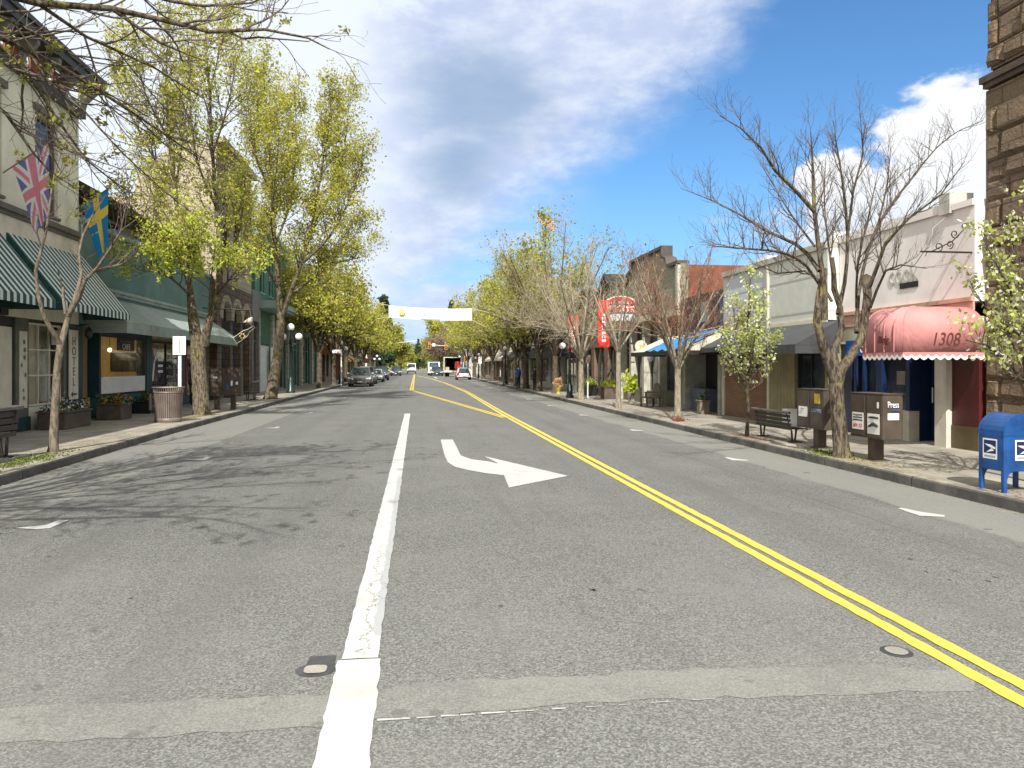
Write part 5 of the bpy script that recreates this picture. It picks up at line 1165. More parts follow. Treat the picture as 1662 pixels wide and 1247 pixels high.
GAL_ = plain('grey_pole', (.4, .4, .4), .5, streak=False)
t = thing('flag', 'American flag flying above the tree tops on the right on a tall pole', 'flag', (D(872, 400, 55).x, 55, 5)); x = D(872, 400, 55).x; z = D(872, 338, 55).z
MB().tube([(x, 55, 5.0), (x, 55, z+.1)], [.04, .022], 6).build('pole', GAL_, t)
vs = []; uv = []; nu, nv = 8, 14; p0 = D(873, 342, 55); 
for j in range(nv+1):
    for i in range(nu+1):
        u_, v_ = i/nu, j/nv; q = D(873+27*v_, 342+16*v_+(17+2*v_)*u_, 55); vs.append((q.x, 55+.12*sin(v_*9), q.z)); uv.append((u_, v_))
o = MB().add(vs, [(j*(nu+1)+i, j*(nu+1)+i+1, (j+1)*(nu+1)+i+1, (j+1)*(nu+1)+i) for j in range(nv) for i in range(nu)], True).build('cloth', flagmat('usa_cloth', usa), t); set_uv(o, uv)

# meats sign and red vertical signs
Ym = 34.2
t = thing('meats_sign', 'red and white MEATS sign with an oval top standing out over the right sidewalk', 'sign', (9.9, Ym, 3.9))
def px2(u, v, y=Ym): p = D(u, v, y); return (p.x, p.z)
RS = plain('sign_red', (.60, .035, .025), .5, .1, 4., streak=False); PB = plain('pale_blue_white', (.62, .72, .78), .6, .08, 2.)
mb = MB(); cx_, cz_ = px2(1008, 492); rx = abs(px2(1033, 492)[0]-cx_); rz_ = abs(px2(1008, 480.5)[1]-cz_)
def oval(k1, y0, y1): return MB().prism([(cx_+rx*k1*cos(2*pi*k/32), cz_+rz_*k1*sin(2*pi*k/32)) for k in range(32)], 'y', y0, y1)
oval(1.0, Ym, Ym+.12).build('oval_rim', WHT, t); ov = oval(.88, Ym-.01, Ym+.002).build('oval_panel', RS, t)
mb = MB(); rnd = random.Random(12)
for i in range(5):
    x = cx_-.42+i*.2; mb.tube([(x-.05, Ym-.014, cz_-.14), (x, Ym-.014, cz_+.17), (x+.06, Ym-.014, cz_-.1), (x+.13, Ym-.014, cz_+.08)], .03, 4)
mb.build('script_lettering', WHT, ov)
x0, z1 = px2(979, 497.5); x1, z0 = px2(1036.5, 508.5); MB().box(x0, x1, Ym-.02, Ym+.14, z0, z1).build('word_panel', WHT, t)
MB().box(x0+.04, x1-.04, Ym-.03, Ym-.021, z0+.03, z1-.03).build('word_field', RS, t)
text('MEATS', (z1-z0)*1.15, ((x0+x1)/2, Ym-.034, (z0+z1)/2-.01), '-y', WHT, t, 'letters', sx=1.25)
x0, z1 = px2(978, 509.5); x1, z0 = px2(1036.5, 521); MB().box(x0, x1, Ym, Ym+.12, z0, z1).build('lower_panel', PB, t)
MB().tube([(x1-.1, Ym+.06, z0), (9.95, Ym+.06, z0)], .03, 5).build('bracket', BLK, t)
def red_vert(lab, u0, v0, u1, v1, y, txt):
    x0, z1 = px2(u0, v0, y); x1, z0 = px2(u1, v1, y)
    t = thing('red_sign', lab, 'sign', ((x0+x1)/2, y, z0), 'tall red vertical signs'); MB().box(x0, x1, y, y+.1, z0, z1).build('board', RS, t)
    mb = MB(); n = txt; lh = (z1-z0)*.62/n; cx = (x0+x1)/2; s_ = (x1-x0)*.16
    rn = random.Random(n)
    for i in range(n):      # worn, unreadable white capitals one under the other
        z = z0+(z1-z0)*.12+i*lh; mb.box(cx-s_, cx-s_*.45, y-.012, y-.002, z, z+lh*.7); mb.box(cx+s_*.45, cx+s_, y-.012, y-.002, z, z+lh*.7)
        mb.box(cx-s_*.44, cx+s_*.44, y-.012, y-.002, z+lh*.7*rn.choice((.0, .4, .75)), z+lh*.7*rn.choice((.2, .6, 1.))+.02)
    mb.build('letters', WHT, t)
    MB().tube([(x1, y+.05, z1-.2), (9.95, y+.05, z1-.2)], .025, 5).tube([(x1, y+.05, z0+.2), (9.95, y+.05, z0+.2)], .025, 5).build('bracket', BLK, t)
red_vert('tall red vertical sign directly under and left of the MEATS sign', 970.5, 487, 989, 564, 33.8, 8)
red_vert('smaller red vertical sign behind the bare branches beside the street lamp', 922, 512, 939, 572, 42.4, 5)
# bottle shaped sign
yb = 35.5
t = thing('bottle_sign', 'black bottle shaped sign with a gold emblem hung at a slant from an iron arm', 'sign', (-9.4, yb, 4.2))
def q(u, v): p = D(u, v, yb); return (p.x, p.z)
mb = MB().prism([q(378, 549), q(395, 537), q(402, 535), q(412, 529), q(413.5, 532), q(405, 539), q(402, 545), q(385, 558)], 'y', yb, yb+.06); bt = mb.build('board', BLK, t)
mb = MB(); P9 = [q(378, 549), q(395, 537), q(402, 535), q(412, 529), q(413.5, 532), q(405, 539), q(402, 545), q(385, 558), q(378, 549)]; mb.tube([(a, yb-.01, b) for a, b in P9], .016, 4); mb.build('gold_edge', CRM, bt)
c = q(393.5, 546); mb = MB(); [mb.ball((c[0]+.1*cos(k*1.05), yb-.005, c[1]+.1*sin(k*1.05)), .045, 5) for k in range(6)]; mb.build('grape_emblem', plain('gold_paint', (.5, .38, .15), .5, streak=False), bt)
mb = MB().tube([(-9.35, yb, 4.35), (q(410, 527)[0], yb, 4.25)], .03, 5).tube([(-9.35, yb, 4.9), (q(395, 524)[0], yb, 4.3)], .015, 4); mb.build('arm', BLK, t)
gs = q(405, 521); mb = MB(); mb.ball((gs[0], yb, gs[1]), .13, 7).tube([(gs[0]-.25, yb, gs[1]-.06), (gs[0], yb, gs[1]+.02), (gs[0]+.12, yb, gs[1]+.14)], [.03, .12, .05], 7); mb.build('carved_bird', CRM, t)

# planters
def leaves_blob(mb_pts, c, r, n, rnd, fz=.7):
    for i in range(n):
        d = Vector((rnd.gauss(0, 1), rnd.gauss(0, 1), rnd.gauss(0, 1))).normalized(); k = rnd.random()**.4; mb_pts.append((c[0]+d.x*r*k, c[1]+d.y*r*k, c[2]+abs(d.z)*r*k*fz))
def leaf_arrays(pts, per, jit, size, rng, flat=0., stretch=1.5):
    P = np.repeat(np.asarray(pts, float), per, 0); n = len(P)
    P = P + rng.normal(0, jit, (n, 3)); a = rng.normal(0, 1, (n, 3)); a /= np.linalg.norm(a, axis=1)[:, None]
    b = rng.normal(0, 1, (n, 3)); b[:, 2] *= (1-flat); b -= a*(a*b).sum(1)[:, None]; b /= np.linalg.norm(b, axis=1)[:, None]
    s = size*rng.uniform(.6, 1.3, (n, 1)); V = np.stack([P-a*s*.5*stretch, P-b*s*.42, P+a*s*.5*stretch, P+b*s*.42], 1)
    return V.reshape(-1, 3)
class TM:
    """tree mesh: tapered tubes and leaf faces, by numpy"""
    def __init__(s): s.V = []; s.F4 = []; s.M = []; s.n = 0
    def tube(s, pts, rad, k, mi=0):
        p = np.asarray(pts); r = np.asarray(rad); n = len(p)
        t = np.empty_like(p); t[1:-1] = p[2:]-p[:-2]; t[0] = p[1]-p[0]; t[-1] = p[-1]-p[-2]; t /= (np.linalg.norm(t, axis=1)[:, None]+1e-9)
        ref = np.array([1., 0, 0]) if abs(t[:, 2]).mean() > .75 else np.array([0, 0, 1.])
        e1 = np.cross(t, ref); e1 /= (np.linalg.norm(e1, axis=1)[:, None]+1e-9); e2 = np.cross(t, e1)
        a = np.arange(k)*2*pi/k; ring = p[:, None] + r[:, None, None]*(e1[:, None]*np.cos(a)[None, :, None]+e2[:, None]*np.sin(a)[None, :, None])
        s.V.append(ring.reshape(-1, 3)); i, j = np.meshgrid(np.arange(n-1), np.arange(k), indexing='ij'); j2 = (j+1) % k
        f = np.stack([i*k+j, i*k+j2, (i+1)*k+j2, (i+1)*k+j], -1).reshape(-1, 4)+s.n; s.F4.append(f); s.M.append(np.full(len(f), mi)); s.n += n*k
    def quads(s, V, mi):
        n = len(V)//4; s.V.append(V); s.F4.append(np.arange(n*4).reshape(-1, 4)+s.n); s.M.append(np.full(n, mi)); s.n += n*4
    def build(s, name, mats, parent, smooth=True):
        V = np.concatenate(s.V); b = base_of(parent); V = V - np.array(b)[None]
        print(name, parent.name, len(V)//4)
        Fq = np.concatenate(s.F4); me = bpy.data.meshes.new(name); me.vertices.add(len(V)); me.vertices.foreach_set('co', V.ravel().astype('f4'))
        me.loops.add(Fq.size); me.loops.foreach_set('vertex_index', Fq.ravel().astype('i4')); me.polygons.add(len(Fq))
        me.polygons.foreach_set('loop_start', np.arange(0, Fq.size, 4, dtype='i4')); me.polygons.foreach_set('loop_total', np.full(len(Fq), 4, 'i4'))
        me.polygons.foreach_set('material_index', np.concatenate(s.M).astype('i4')); me.polygons.foreach_set('use_smooth', np.full(len(Fq), smooth))
        for m in mats: me.materials.append(m)
        me.update(calc_edges=True); o = bpy.data.objects.new(name, me); COL.objects.link(o); o.parent = parent; return o
def norm(v): return v/(np.linalg.norm(v)+1e-9)
def smooth_line(pts, rad, step=.35):
    """resample a hand-laid limb with a little wander"""
    pts = np.asarray(pts, float); rad = np.asarray(rad, float); out = []; ro = []
    n = len(pts)
    for i in range(n-1):
        p0 = pts[max(i-1, 0)]; p1 = pts[i]; p2 = pts[i+1]; p3 = pts[min(i+2, n-1)]; m = max(1, int(np.linalg.norm(p2-p1)/step))
        for k in range(m):
            t = k/m; out.append(.5*((2*p1)+(-p0+p2)*t+(2*p0-5*p1+4*p2-p3)*t*t+(-p0+3*p1-3*p2+p3)*t**3)); ro.append(rad[i]+(rad[i+1]-rad[i])*t)
    out.append(pts[-1]); ro.append(rad[-1]); return np.array(out), np.array(ro)
class Tree:
    def __init__(s, P, seed=0): s.P = P; s.rng = np.random.default_rng(seed); s.rnd = random.Random(seed); s.lines = []; s.tips = []
    def limb(s, pts, rad, sub=True, t0=.15, lvl=0):
        p, r = smooth_line(pts, rad); s.lines.append((p, r, lvl if lvl else 0))
        if sub: s.spawn(p, r, 1, t0)
        return p
    def spawn(s, p, r, lvl, t0=.15):
        P = s.P; seg = np.linalg.norm(np.diff(p, axis=0), axis=1); L = seg.sum(); cum = np.concatenate([[0], np.cumsum(seg)])
        if lvl > P['levels']:
            return
        n = P['dens'][lvl-1]*L*(1-t0); n = int(n)+(s.rnd.random() < n-int(n)); n = max(n, 1)
        for i in range(n):
            t = t0+(1-t0)*((i+s.rnd.random())/n); d = t*L; k = min(np.searchsorted(cum, d)-1, len(seg)-1); k = max(k, 0); f = (d-cum[k])/max(seg[k], 1e-6)
            q = p[k]+(p[k+1]-p[k])*f; rr = r[k]+(r[k+1]-r[k])*f; dr = norm(p[k+1]-p[k])
            ax = s.rng.normal(0, 1, 3); ax = norm(ax-dr*(ax@dr)); an = math.radians(s.rnd.gauss(P['ang'], 9)); v = dr*cos(an)+ax*sin(an)
            if t > .93: v = dr
            v = norm(v+np.array([0, 0, P['up'][lvl-1]]))
            ln = P['len'][lvl-1]*s.rnd.uniform(.55, 1.15)*(1-.45*t*(lvl < 3)); r0 = min(rr*.72, P['rad'][lvl-1]*s.rnd.uniform(.7, 1.1)); s.grow(q, v, ln, r0, lvl)
    def grow(s, q, v, ln, r0, lvl):
        P = s.P; m = (5, 4, 3, 3)[lvl-1]; pts = [q]; w_ = P.get('wob', .16)
        for k in range(m):
            v = norm(v+s.rng.normal(0, w_, 3)+np.array([0, 0, P['up'][lvl-1]*.35])); pts.append(pts[-1]+v*ln/m)
        pts = np.array(pts); r1 = P['rmin'] if lvl >= P['levels'] else r0*.42; rad = np.linspace(r0, r1, m+1); s.lines.append((pts, rad, lvl))
        if lvl == P['levels']:
            for t in P.get('tipt', (1.,)): s.tips.append(pts[0]+(pts[-1]-pts[0])*t if t < 1 else pts[-1])
        else: s.spawn(pts, rad, lvl+1, .2)
    def build(s, name, label, base, bark, twig, leafm=None, per=3, jit=.08, size=.08, group=None, tips=None, flare=1.5, keep=1., stretch=1.5, extra=None, cat='tree', clump=True):
        t = thing(name, label, cat, tuple(base), group); A = TM(); B = TM()
        for p, r, lvl in s.lines:
            if lvl <= 0 or r[0] > .03: A.tube(p, r, 12 if r[0] > .12 else (8 if r[0] > .05 else 5))
            else: B.tube(p, r, 4 if r[0] > .012 else 3)
        A.build('trunk', [bark], t)
        tp = np.array(s.tips) if tips is None else tips
        mats = [twig]
        if leafm is not None and len(tp):
            q_ = tp*(2.1 if size < .1 else 1.); fld = np.sin(q_[:, 0]*2.3+1.7*np.sin(q_[:, 1]*1.9))+np.sin(q_[:, 1]*2.6+1.3*np.sin(q_[:, 2]*2.2))+np.sin(q_[:, 2]*2.9+1.5*np.sin(q_[:, 0]*2.))
            if clump: tp = tp[s.rng.random(len(tp)) < np.clip(.74+.30*fld, .15, 1.)]
            if keep < 1: tp = tp[s.rng.random(len(tp)) < keep]
            for lm, fr, pr, sz in (leafm if isinstance(leafm, list) else [(leafm, 1., per, size)]):
                mats.append(lm); sel = tp if fr >= 1 else tp[s.rng.random(len(tp)) < fr]
                if len(sel): B.quads(leaf_arrays(sel, pr, jit, sz, s.rng, stretch=stretch), len(mats)-1)
        if B.n: B.build('crown', mats, t)
        return t
def pix(Y, *pts):
    """limb measured on the photo at depth Y (+dy): (u, v, dy, r)"""
    P_ = []; r_ = []
    for u, v, dy, r in pts: q = D(u, v, Y+dy); P_.append((q.x, q.y, q.z)); r_.append(r)
    return P_, r_

# --- the big bare tree on the right
Pb = dict(levels=4, dens=(3.4, 6.2, 7.), len=(1.05, .52, .26, .14), rad=(.024, .0095, .0052, .004), ang=40, up=(.42, .28, .18, .1), rmin=.0028, wob=.15)
Pb = dict(levels=3, dens=(7.2, 10.5, 8.5), len=(.86, .44, .22), rad=(.013, .0065, .004), ang=42, up=(.34, .28, .2), rmin=.0024, wob=.13)
T = Tree(Pb, 3); Yb = 12.75
T.limb(*pix(Yb, (1366, 746, 0, 0.1998), (1366, 732, 0, 0.1406), (1363, 700, 0, 0.1295), (1359, 660, 0, 0.1221), (1357, 625, 0, 0.1221), (1362, 598, 0, 0.1147)), sub=False)
T.limb(*pix(Yb, (1358, 625, 0, 0.1073), (1345, 590, -.05, 0.0888), (1334, 555, -.1, 0.0777), (1326, 520, -.1, 0.072), (1330, 480, -.1, 0.0648), (1336, 452, -.1, 0.0612), (1338, 436, -.1, 0.054)), sub=False)
T.limb(*pix(Yb, (1362, 605, 0, 0.1036), (1380, 580, .05, 0.0888), (1398, 550, .1, 0.0814), (1404, 515, .1, 0.072), (1408, 480, .1, 0.072), (1406, 449, .1, 0.0814), (1405, 445, .1, 0.0144)), sub=False)
T.limb(*pix(Yb, (1360, 610, 0, 0.072), (1352, 570, .1, 0.0648), (1366, 535, .12, 0.0576), (1364, 500, .1, 0.0504), (1354, 470, .1, 0.054), (1353, 440, .05, 0.0432), (1350, 418, .05, 0.0396)), sub=False)
L9 = [
 (((1338, 520, -.1, 0.0648), (1338, 470, -.15, 0.054), (1332, 424, -.2, 0.0432), (1322, 345, -.3, 0.036), (1319, 269, -.3, 0.0216), (1316, 215, -.4, 0.00864)), .3),
 (((1322, 345, -.3, 0.0324), (1293, 312, -.5, 0.03024), (1257, 276, -.8, 0.02592), (1235, 240, -1.0, 0.01944), (1202, 208, -1.2, 0.01152), (1168, 188, -1.4, 0.00432)), .15),
 (((1330, 440, -.2, 0.0396), (1310, 412, .2, 0.036), (1290, 396, .4, 0.0324), (1242, 374, .9, 0.0252), (1202, 349, 1.2, 0.01872), (1159, 327, 1.5, 0.01224), (1105, 306, 1.8, 0.00432)), .2),
 (((1334, 468, 0, 0.0324), (1309, 432, -.3, 0.02592), (1270, 410, -.8, 0.0216), (1199, 403, -1.4, 0.0144), (1150, 399, -1.8, 0.00504)), .25),
 (((1350, 489, .1, 0.0288), (1330, 455, .4, 0.02448), (1306, 440, .9, 0.02016), (1262, 444, 1.4, 0.0144), (1215, 425, 1.8, 0.00432)), .25),
 (((1360, 510, .1, 0.0432), (1371, 460, .3, 0.036), (1376, 385, .5, 0.03024), (1368, 300, .7, 0.0216), (1358, 235, .8, 0.01152), (1352, 195, .8, 0.00432)), .3),
 (((1376, 385, .5, 0.0252), (1385, 310, .2, 0.02016), (1401, 250, 0, 0.0144), (1396, 185, -.2, 0.00504)), .2),
 (((1390, 540, .1, 0.0432), (1393, 480, .5, 0.03456), (1408, 410, .8, 0.03024), (1425, 365, 1.0, 0.02736), (1450, 328, 1.2, 0.02304), (1484, 284, 1.4, 0.01872), (1520, 240, 1.5, 0.01368), (1557, 212, 1.6, 0.00864), (1596, 196, 1.7, 0.0036)), .3),
 (((1408, 475, .1, 0.0396), (1425, 430, -.2, 0.0324), (1437, 395, -.4, 0.0288), (1473, 356, -.7, 0.0216), (1527, 316, -1., 0.0144), (1566, 262, -1.3, 0.00504)), .25),
 (((1412, 500, 0, 0.0288), (1437, 440, -.5, 0.0216), (1462, 430, -.9, 0.0144), (1505, 436, -1.2, 0.00504)), .3),
 (((1425, 365, 1.0, 0.0216), (1440, 300, .9, 0.0144), (1446, 240, .8, 0.00504)), .1),
 (((1355, 470, .2, 0.0252), (1345, 400, .6, 0.02016), (1338, 330, .9, 0.0144), (1340, 260, 1.1, 0.00504)), .2),
 (((1390, 500, .1, 0.0216), (1392, 430, -.5, 0.02016), (1410, 350, -.8, 0.01296), (1425, 280, -1.0, 0.00432)), .2),
 (((1322, 400, -.2, 0.0216), (1285, 350, .5, 0.01728), (1255, 300, .9, 0.0108), (1232, 262, 1.1, 0.00432)), .2),
]
for l, t0 in L9: T.limb(*pix(Yb, *l), t0=t0)
T.build('bare_tree', 'large bare tree with a thick mossy trunk and cut limb stubs beside the newspaper boxes', (D(1366, 745, Yb).x, Yb, .15), BARK_G, TWIG)

# --- slim bare tree, left
Ps = dict(levels=3, dens=(2.4, 4.0, 3.5), len=(1.1, .55, .28), rad=(.018, .008, .005), ang=42, up=(.35, .2, .1), rmin=.003, wob=.22)
T = Tree(Ps, 5); Yb = 15.4
T.limb(*pix(Yb, (86, 735, 0, 0.117), (87, 722, 0, 0.0897), (88, 690, 0, 0.078), (90, 650, 0, 0.0741), (93, 600, 0, 0.0702), (99, 555, 0, 0.0702)), sub=False)
for l, t0 in [(((99, 560, 0, 0.0546), (85, 538, -.2, 0.0429), (72, 515, -.3, 0.039), (62, 480, -.4, 0.0351), (58, 440, -.4, 0.03276), (67, 405, -.4, 0.02964), (76, 370, -.4, 0.02496), (82, 325, -.5, 0.02028), (85, 295, -.5, 0.0156)), .5),
              (((99, 560, 0, 0.0624), (108, 525, .1, 0.0546), (116, 500, .1, 0.0468), (127, 470, .1, 0.0429), (132, 445, .2, 0.0312), (128, 410, .3, 0.0273), (134, 385, .3, 0.02184), (150, 350, .3, 0.0156), (170, 320, .3, 0.0078)), .4),
              (((110, 515, .1, 0.0429), (128, 485, -.2, 0.039), (138, 455, -.3, 0.0351), (158, 435, -.4, 0.0312), (178, 405, -.5, 0.0234), (196, 375, -.6, 0.0156), (203, 340, -.6, 0.00936), (215, 300, -.7, 0.00468)), .35),
              (((85, 300, -.5, 0.0156), (60, 240, -.7, 0.01092), (30, 150, -1, 0.00468)), .1), (((85, 300, -.5, 0.0156), (100, 245, -.2, 0.01092), (130, 190, .2, 0.00468)), .1),
              (((106, 510, .1, 0.0312), (103, 485, .1, 0.02964), (102, 466, .1, 0.02652)), .9),
              (((196, 375, -.6, 0.01404), (230, 350, -1., 0.00936), (262, 318, -1.3, 0.0039)), .1), (((150, 440, -.4, 0.0156), (190, 430, 0, 0.01092), (220, 400, .4, 0.00468)), .1)]:
    T.limb(*pix(Yb, *l), t0=t0)
T.build('bare_tree', 'slim pale forked bare tree in front of the HOTEL sign, beside the bench', (D(87, 733, Yb).x, Yb, .15), BARK_S, TWIG, [(LEAF_Y, .12, 3, .05)], jit=.04)

# --- overhanging tree whose trunk stands left of the frame
Po = dict(levels=3, dens=(3.4, 4.6, 4.2), len=(1.6, .85, .38), rad=(.019, .009, .0055), ang=36, up=(.10, .08, .05), rmin=.003, wob=.14, tipt=(1.,))
T = Tree(Po, 9); bx, by = -6.9, 6.6
T.limb([(bx, by, .1), (bx, by, .5), (bx+.05, by+.05, 1.6), (bx+.15, by+.1, 2.7)], [.24, .19, .17, .17], sub=False)
def far(u, v, Y): q = D(u, v, Y); return (q.x, q.y, q.z)
fk = (bx+.15, by+.1, 2.7)
LM = [[fk, (bx+.6, by+.8, 4.3), far(-140, -30, 9.0), far(60, 5, 9.6), far(180, 14, 9.8), far(260, 32, 10), far(340, 52, 10.2), far(430, 48, 10.4), far(500, 62, 10.6), far(535, 80, 10.7)],
      [fk, (bx+.9, by+.9, 3.9), far(-110, 40, 9.6), far(20, 70, 10.4), far(100, 110, 11), far(180, 160, 11.5), far(270, 220, 12), far(330, 262, 12.4)],
      [fk, (bx+.7, by+1.3, 3.6), far(-70, 60, 10.6), far(30, 105, 11.3), far(90, 190, 11.8), far(140, 260, 12.), far(215, 315, 12.3)],
      [fk, (bx+.5, by+1.6, 3.5), far(-60, 130, 10.9), far(10, 185, 11.3), far(55, 250, 11.6), far(100, 300, 11.8)],
      [fk, (bx+.5, by+.6, 4.2), far(-60, -90, 9.2), far(100, -60, 9.7), far(230, -10, 10.2), far(330, 10, 10.5), far(410, 5, 10.6), far(450, -20, 10.7)],
      [far(60, 5, 9.6), far(140, 60, 10.1), far(250, 110, 10.6), far(330, 160, 11)],
      [far(180, 14, 9.8), far(260, 70, 10), far(320, 95, 10.2)],
      [fk, (bx+1.2, by-.5, 4.8), (bx+3.0, by-1.2, 6.3), (bx+4.4, by-1.6, 7.0)], [fk, (bx+.8, by-1.2, 4.9), (bx+1.8, by-3.0, 6.5), (bx+2.8, by-4.4, 7.3)],
      [fk, (bx-.3, by+.3, 5), (bx-.2, by+.6, 6.8), (bx+.3, by+.9, 8.4)], [fk, (bx+.9, by+.2, 5.0), (bx+2.2, by+.3, 6.6), (bx+3.6, by+.1, 7.9)],
      [fk, (bx-.8, by-.9, 4.8), (bx-1.5, by-1.8, 6.5)], [(bx+1.2, by-.5, 4.8), (bx+2.6, by+.3, 5.9), (bx+4.2, by+.3, 6.6)],
      [fk, (bx+.8, by-1.0, 4.4), (bx+2.4, by-2.0, 5.6), (bx+4.6, by-3.0, 6.2)],
      [fk, (bx+1.2, by+.6, 4.6), (bx+2.6, by+1.0, 5.9), (bx+4.6, by+.6, 7.2), (bx+5.4, by+.2, 7.8)], [fk, (bx+.3, by+.9, 4.6), (bx+.9, by+1.5, 6.2), (bx+1.9, by+1.4, 7.6), (bx+3.0, by+1.3, 8.6)],
      [fk, (bx+1.0, by-.4, 4.9), (bx+2.0, by-.9, 6.6), (bx+3.0, by-1.0, 8.2)], [fk, (bx+.6, by-1.9, 4.6), (bx+1.0, by-3.4, 6.0), (bx+1.2, by-5.0, 7.0)], [fk, (bx+1.1, by-2.1, 5.0), (bx+3.2, by-3.8, 6.6), (bx+4.2, by-5.2, 7.0)],
      [far(-60, 60, 10.6), far(60, 130, 10.6), far(150, 140, 10.8), far(240, 190, 11.2)], [far(-80, -10, 9.8), far(40, 45, 10.2), far(120, 90, 10.4), far(200, 100, 10.5)], [far(-80, 90, 11), far(0, 60, 11.2), far(90, 130, 11.6), far(200, 250, 12), far(290, 330, 12.4)]]
for i, l in enumerate(LM):
    n = len(l); r0 = .062 if i in (0, 1) else (.05 if i not in (5, 6, 12, 19, 20, 21) else .026); T.limb(l, list(np.linspace(r0, .008, n)), t0=.25 if i < 5 else .15)
T.build('overhanging_tree', 'tree off the left edge whose long budding branches hang across the upper left', (bx, by, .15), BARK_G, TWIG, [(LEAF_O, .22, 16, .05), (LEAF_Y, .12, 10, .045)], jit=.045)

# --- the two large leafy trees, left
Pl = dict(levels=3, dens=(4.2, 5.4, 5.4), len=(1.45, .85, .42), rad=(.028, .011, .0055), ang=40, up=(.42, .25, .1), rmin=.0035, wob=.17, tipt=(.4, .7, 1.))
T = Tree(Pl, 12); Yb = 26.7
T.limb(*pix(Yb, (328, 682, 0, 0.374), (327, 668, 0, 0.289), (325, 630, 0, 0.255), (322, 590, 0, 0.2465), (322, 555, 0, 0.255)), sub=False)
for l, t0 in [(((320, 560, 0, 0.204), (314, 520, 0, 0.1785), (309, 480, .1, 0.1188), (303, 430, .2, 0.1056), (292, 380, .3, 0.0858), (284, 310, .5, 0.0726), (276, 230, .6, 0.0561), (270, 150, .7, 0.0396), (272, 70, .8, 0.0231), (280, -20, .8, 0.0066)), .25),
              (((330, 560, 0, 0.187), (340, 520, -.2, 0.1254), (352, 480, -.4, 0.1122), (357, 420, -.5, 0.099), (352, 340, -.6, 0.0726), (345, 250, -.8, 0.0528), (340, 150, -.9, 0.033), (332, 40, -1, 0.0099)), .25),
              (((303, 430, .2, 0.0594), (278, 400, -.5, 0.0462), (245, 370, -1.2, 0.033), (205, 330, -1.8, 0.0099)), .2),
              (((284, 310, .5, 0.0462), (240, 240, 1.2, 0.033), (200, 160, 1.6, 0.0198), (175, 80, 1.8, 0.0066)), .15),
              (((276, 230, .6, 0.0396), (235, 150, -.6, 0.0264), (215, 60, -1.2, 0.0066)), .15),
              (((355, 440, -.5, 0.0528), (380, 400, .5, 0.0396), (395, 330, 1.2, 0.0264), (400, 240, 1.6, 0.00792)), .2),
              (((345, 250, -.8, 0.0396), (370, 170, -1.6, 0.0264), (385, 90, -2., 0.00792)), .2),
              (((352, 340, -.6, 0.0462), (320, 260, -1.8, 0.033), (308, 160, -2.4, 0.0198), (305, 60, -2.6, 0.0066)), .2),
              (((309, 480, .1, 0.0462), (275, 450, -1., 0.033), (240, 440, -2, 0.0198), (215, 452, -2.6, 0.0066)), .2), (((352, 480, -.4, 0.0396), (372, 455, -1.4, 0.0264), (396, 450, -2, 0.00792)), .2),
              (((303, 430, .2, 0.0396), (310, 410, -1.6, 0.033), (300, 395, -2.6, 0.0132)), .2), (((340, 150, -.9, 0.0264), (360, 70, 0, 0.0198), (380, -10, .6, 0.0066)), .2),
              (((284, 310, .5, 0.0396), (300, 200, 1.6, 0.0264), (312, 90, 2.2, 0.00792)), .2), (((292, 380, .3, 0.0396), (250, 320, 1.4, 0.0264), (225, 250, 2.2, 0.00792)), .2)]:
    T.limb(*pix(Yb, *l), t0=t0)
Pd = dict(Pl, dens=(4.2, 5., 5.), len=(1.0, .5, .25), up=(.1, .1, .05))
T2 = Tree(Pd, 13); low = []
for l in (((275, 450, -1., 0.0264), (240, 425, -1.8, 0.0132), (218, 440, -2.2, 0.0066)), ((309, 480, -.1, 0.033), (290, 420, -1.5, 0.0198), (262, 380, -2.3, 0.0099)), ((340, 500, -.4, 0.033), (345, 430, -1.6, 0.0198), (352, 385, -2.2, 0.00792)), ((352, 480, -.4, 0.033), (385, 440, -1., 0.0198), (415, 425, -1.6, 0.00792)), ((309, 460, -.2, 0.0264), (318, 400, -1.8, 0.0198), (310, 350, -2.4, 0.00792))):
    T2.limb(*pix(Yb, *l), t0=.25)
T.lines += T2.lines
a_ = np.array(T.tips); zc = a_[:, 2]; lowm = zc < 5.6
t1 = T.build('leafy_tree', 'tall forked leafy tree with a thick rough trunk just behind the trash can', (D(327, 672, Yb).x, Yb, .15), BARK_T, TWIG,
        [(LEAF_Y, .8, 5, .070), (LEAF_O, .25, 3, .075)], jit=.12)
lf = TM(); lf.quads(leaf_arrays(np.array(T2.tips), 6, .10, .075, T2.rng), 0); lf.build('low_foliage', [LEAF_B], t1)
T = Tree(dict(Pl, dens=(3.8, 5.2, 5.0), len=(1.7, 1.0, .5), rmin=.005), 21); Yb = 38.9
T.limb(*pix(Yb, (437, 656, 0, 0.425), (440, 643, 0, 0.3145), (447, 600, 0, 0.255), (453, 560, 0, 0.221), (456, 520, 0, 0.204)), sub=False)
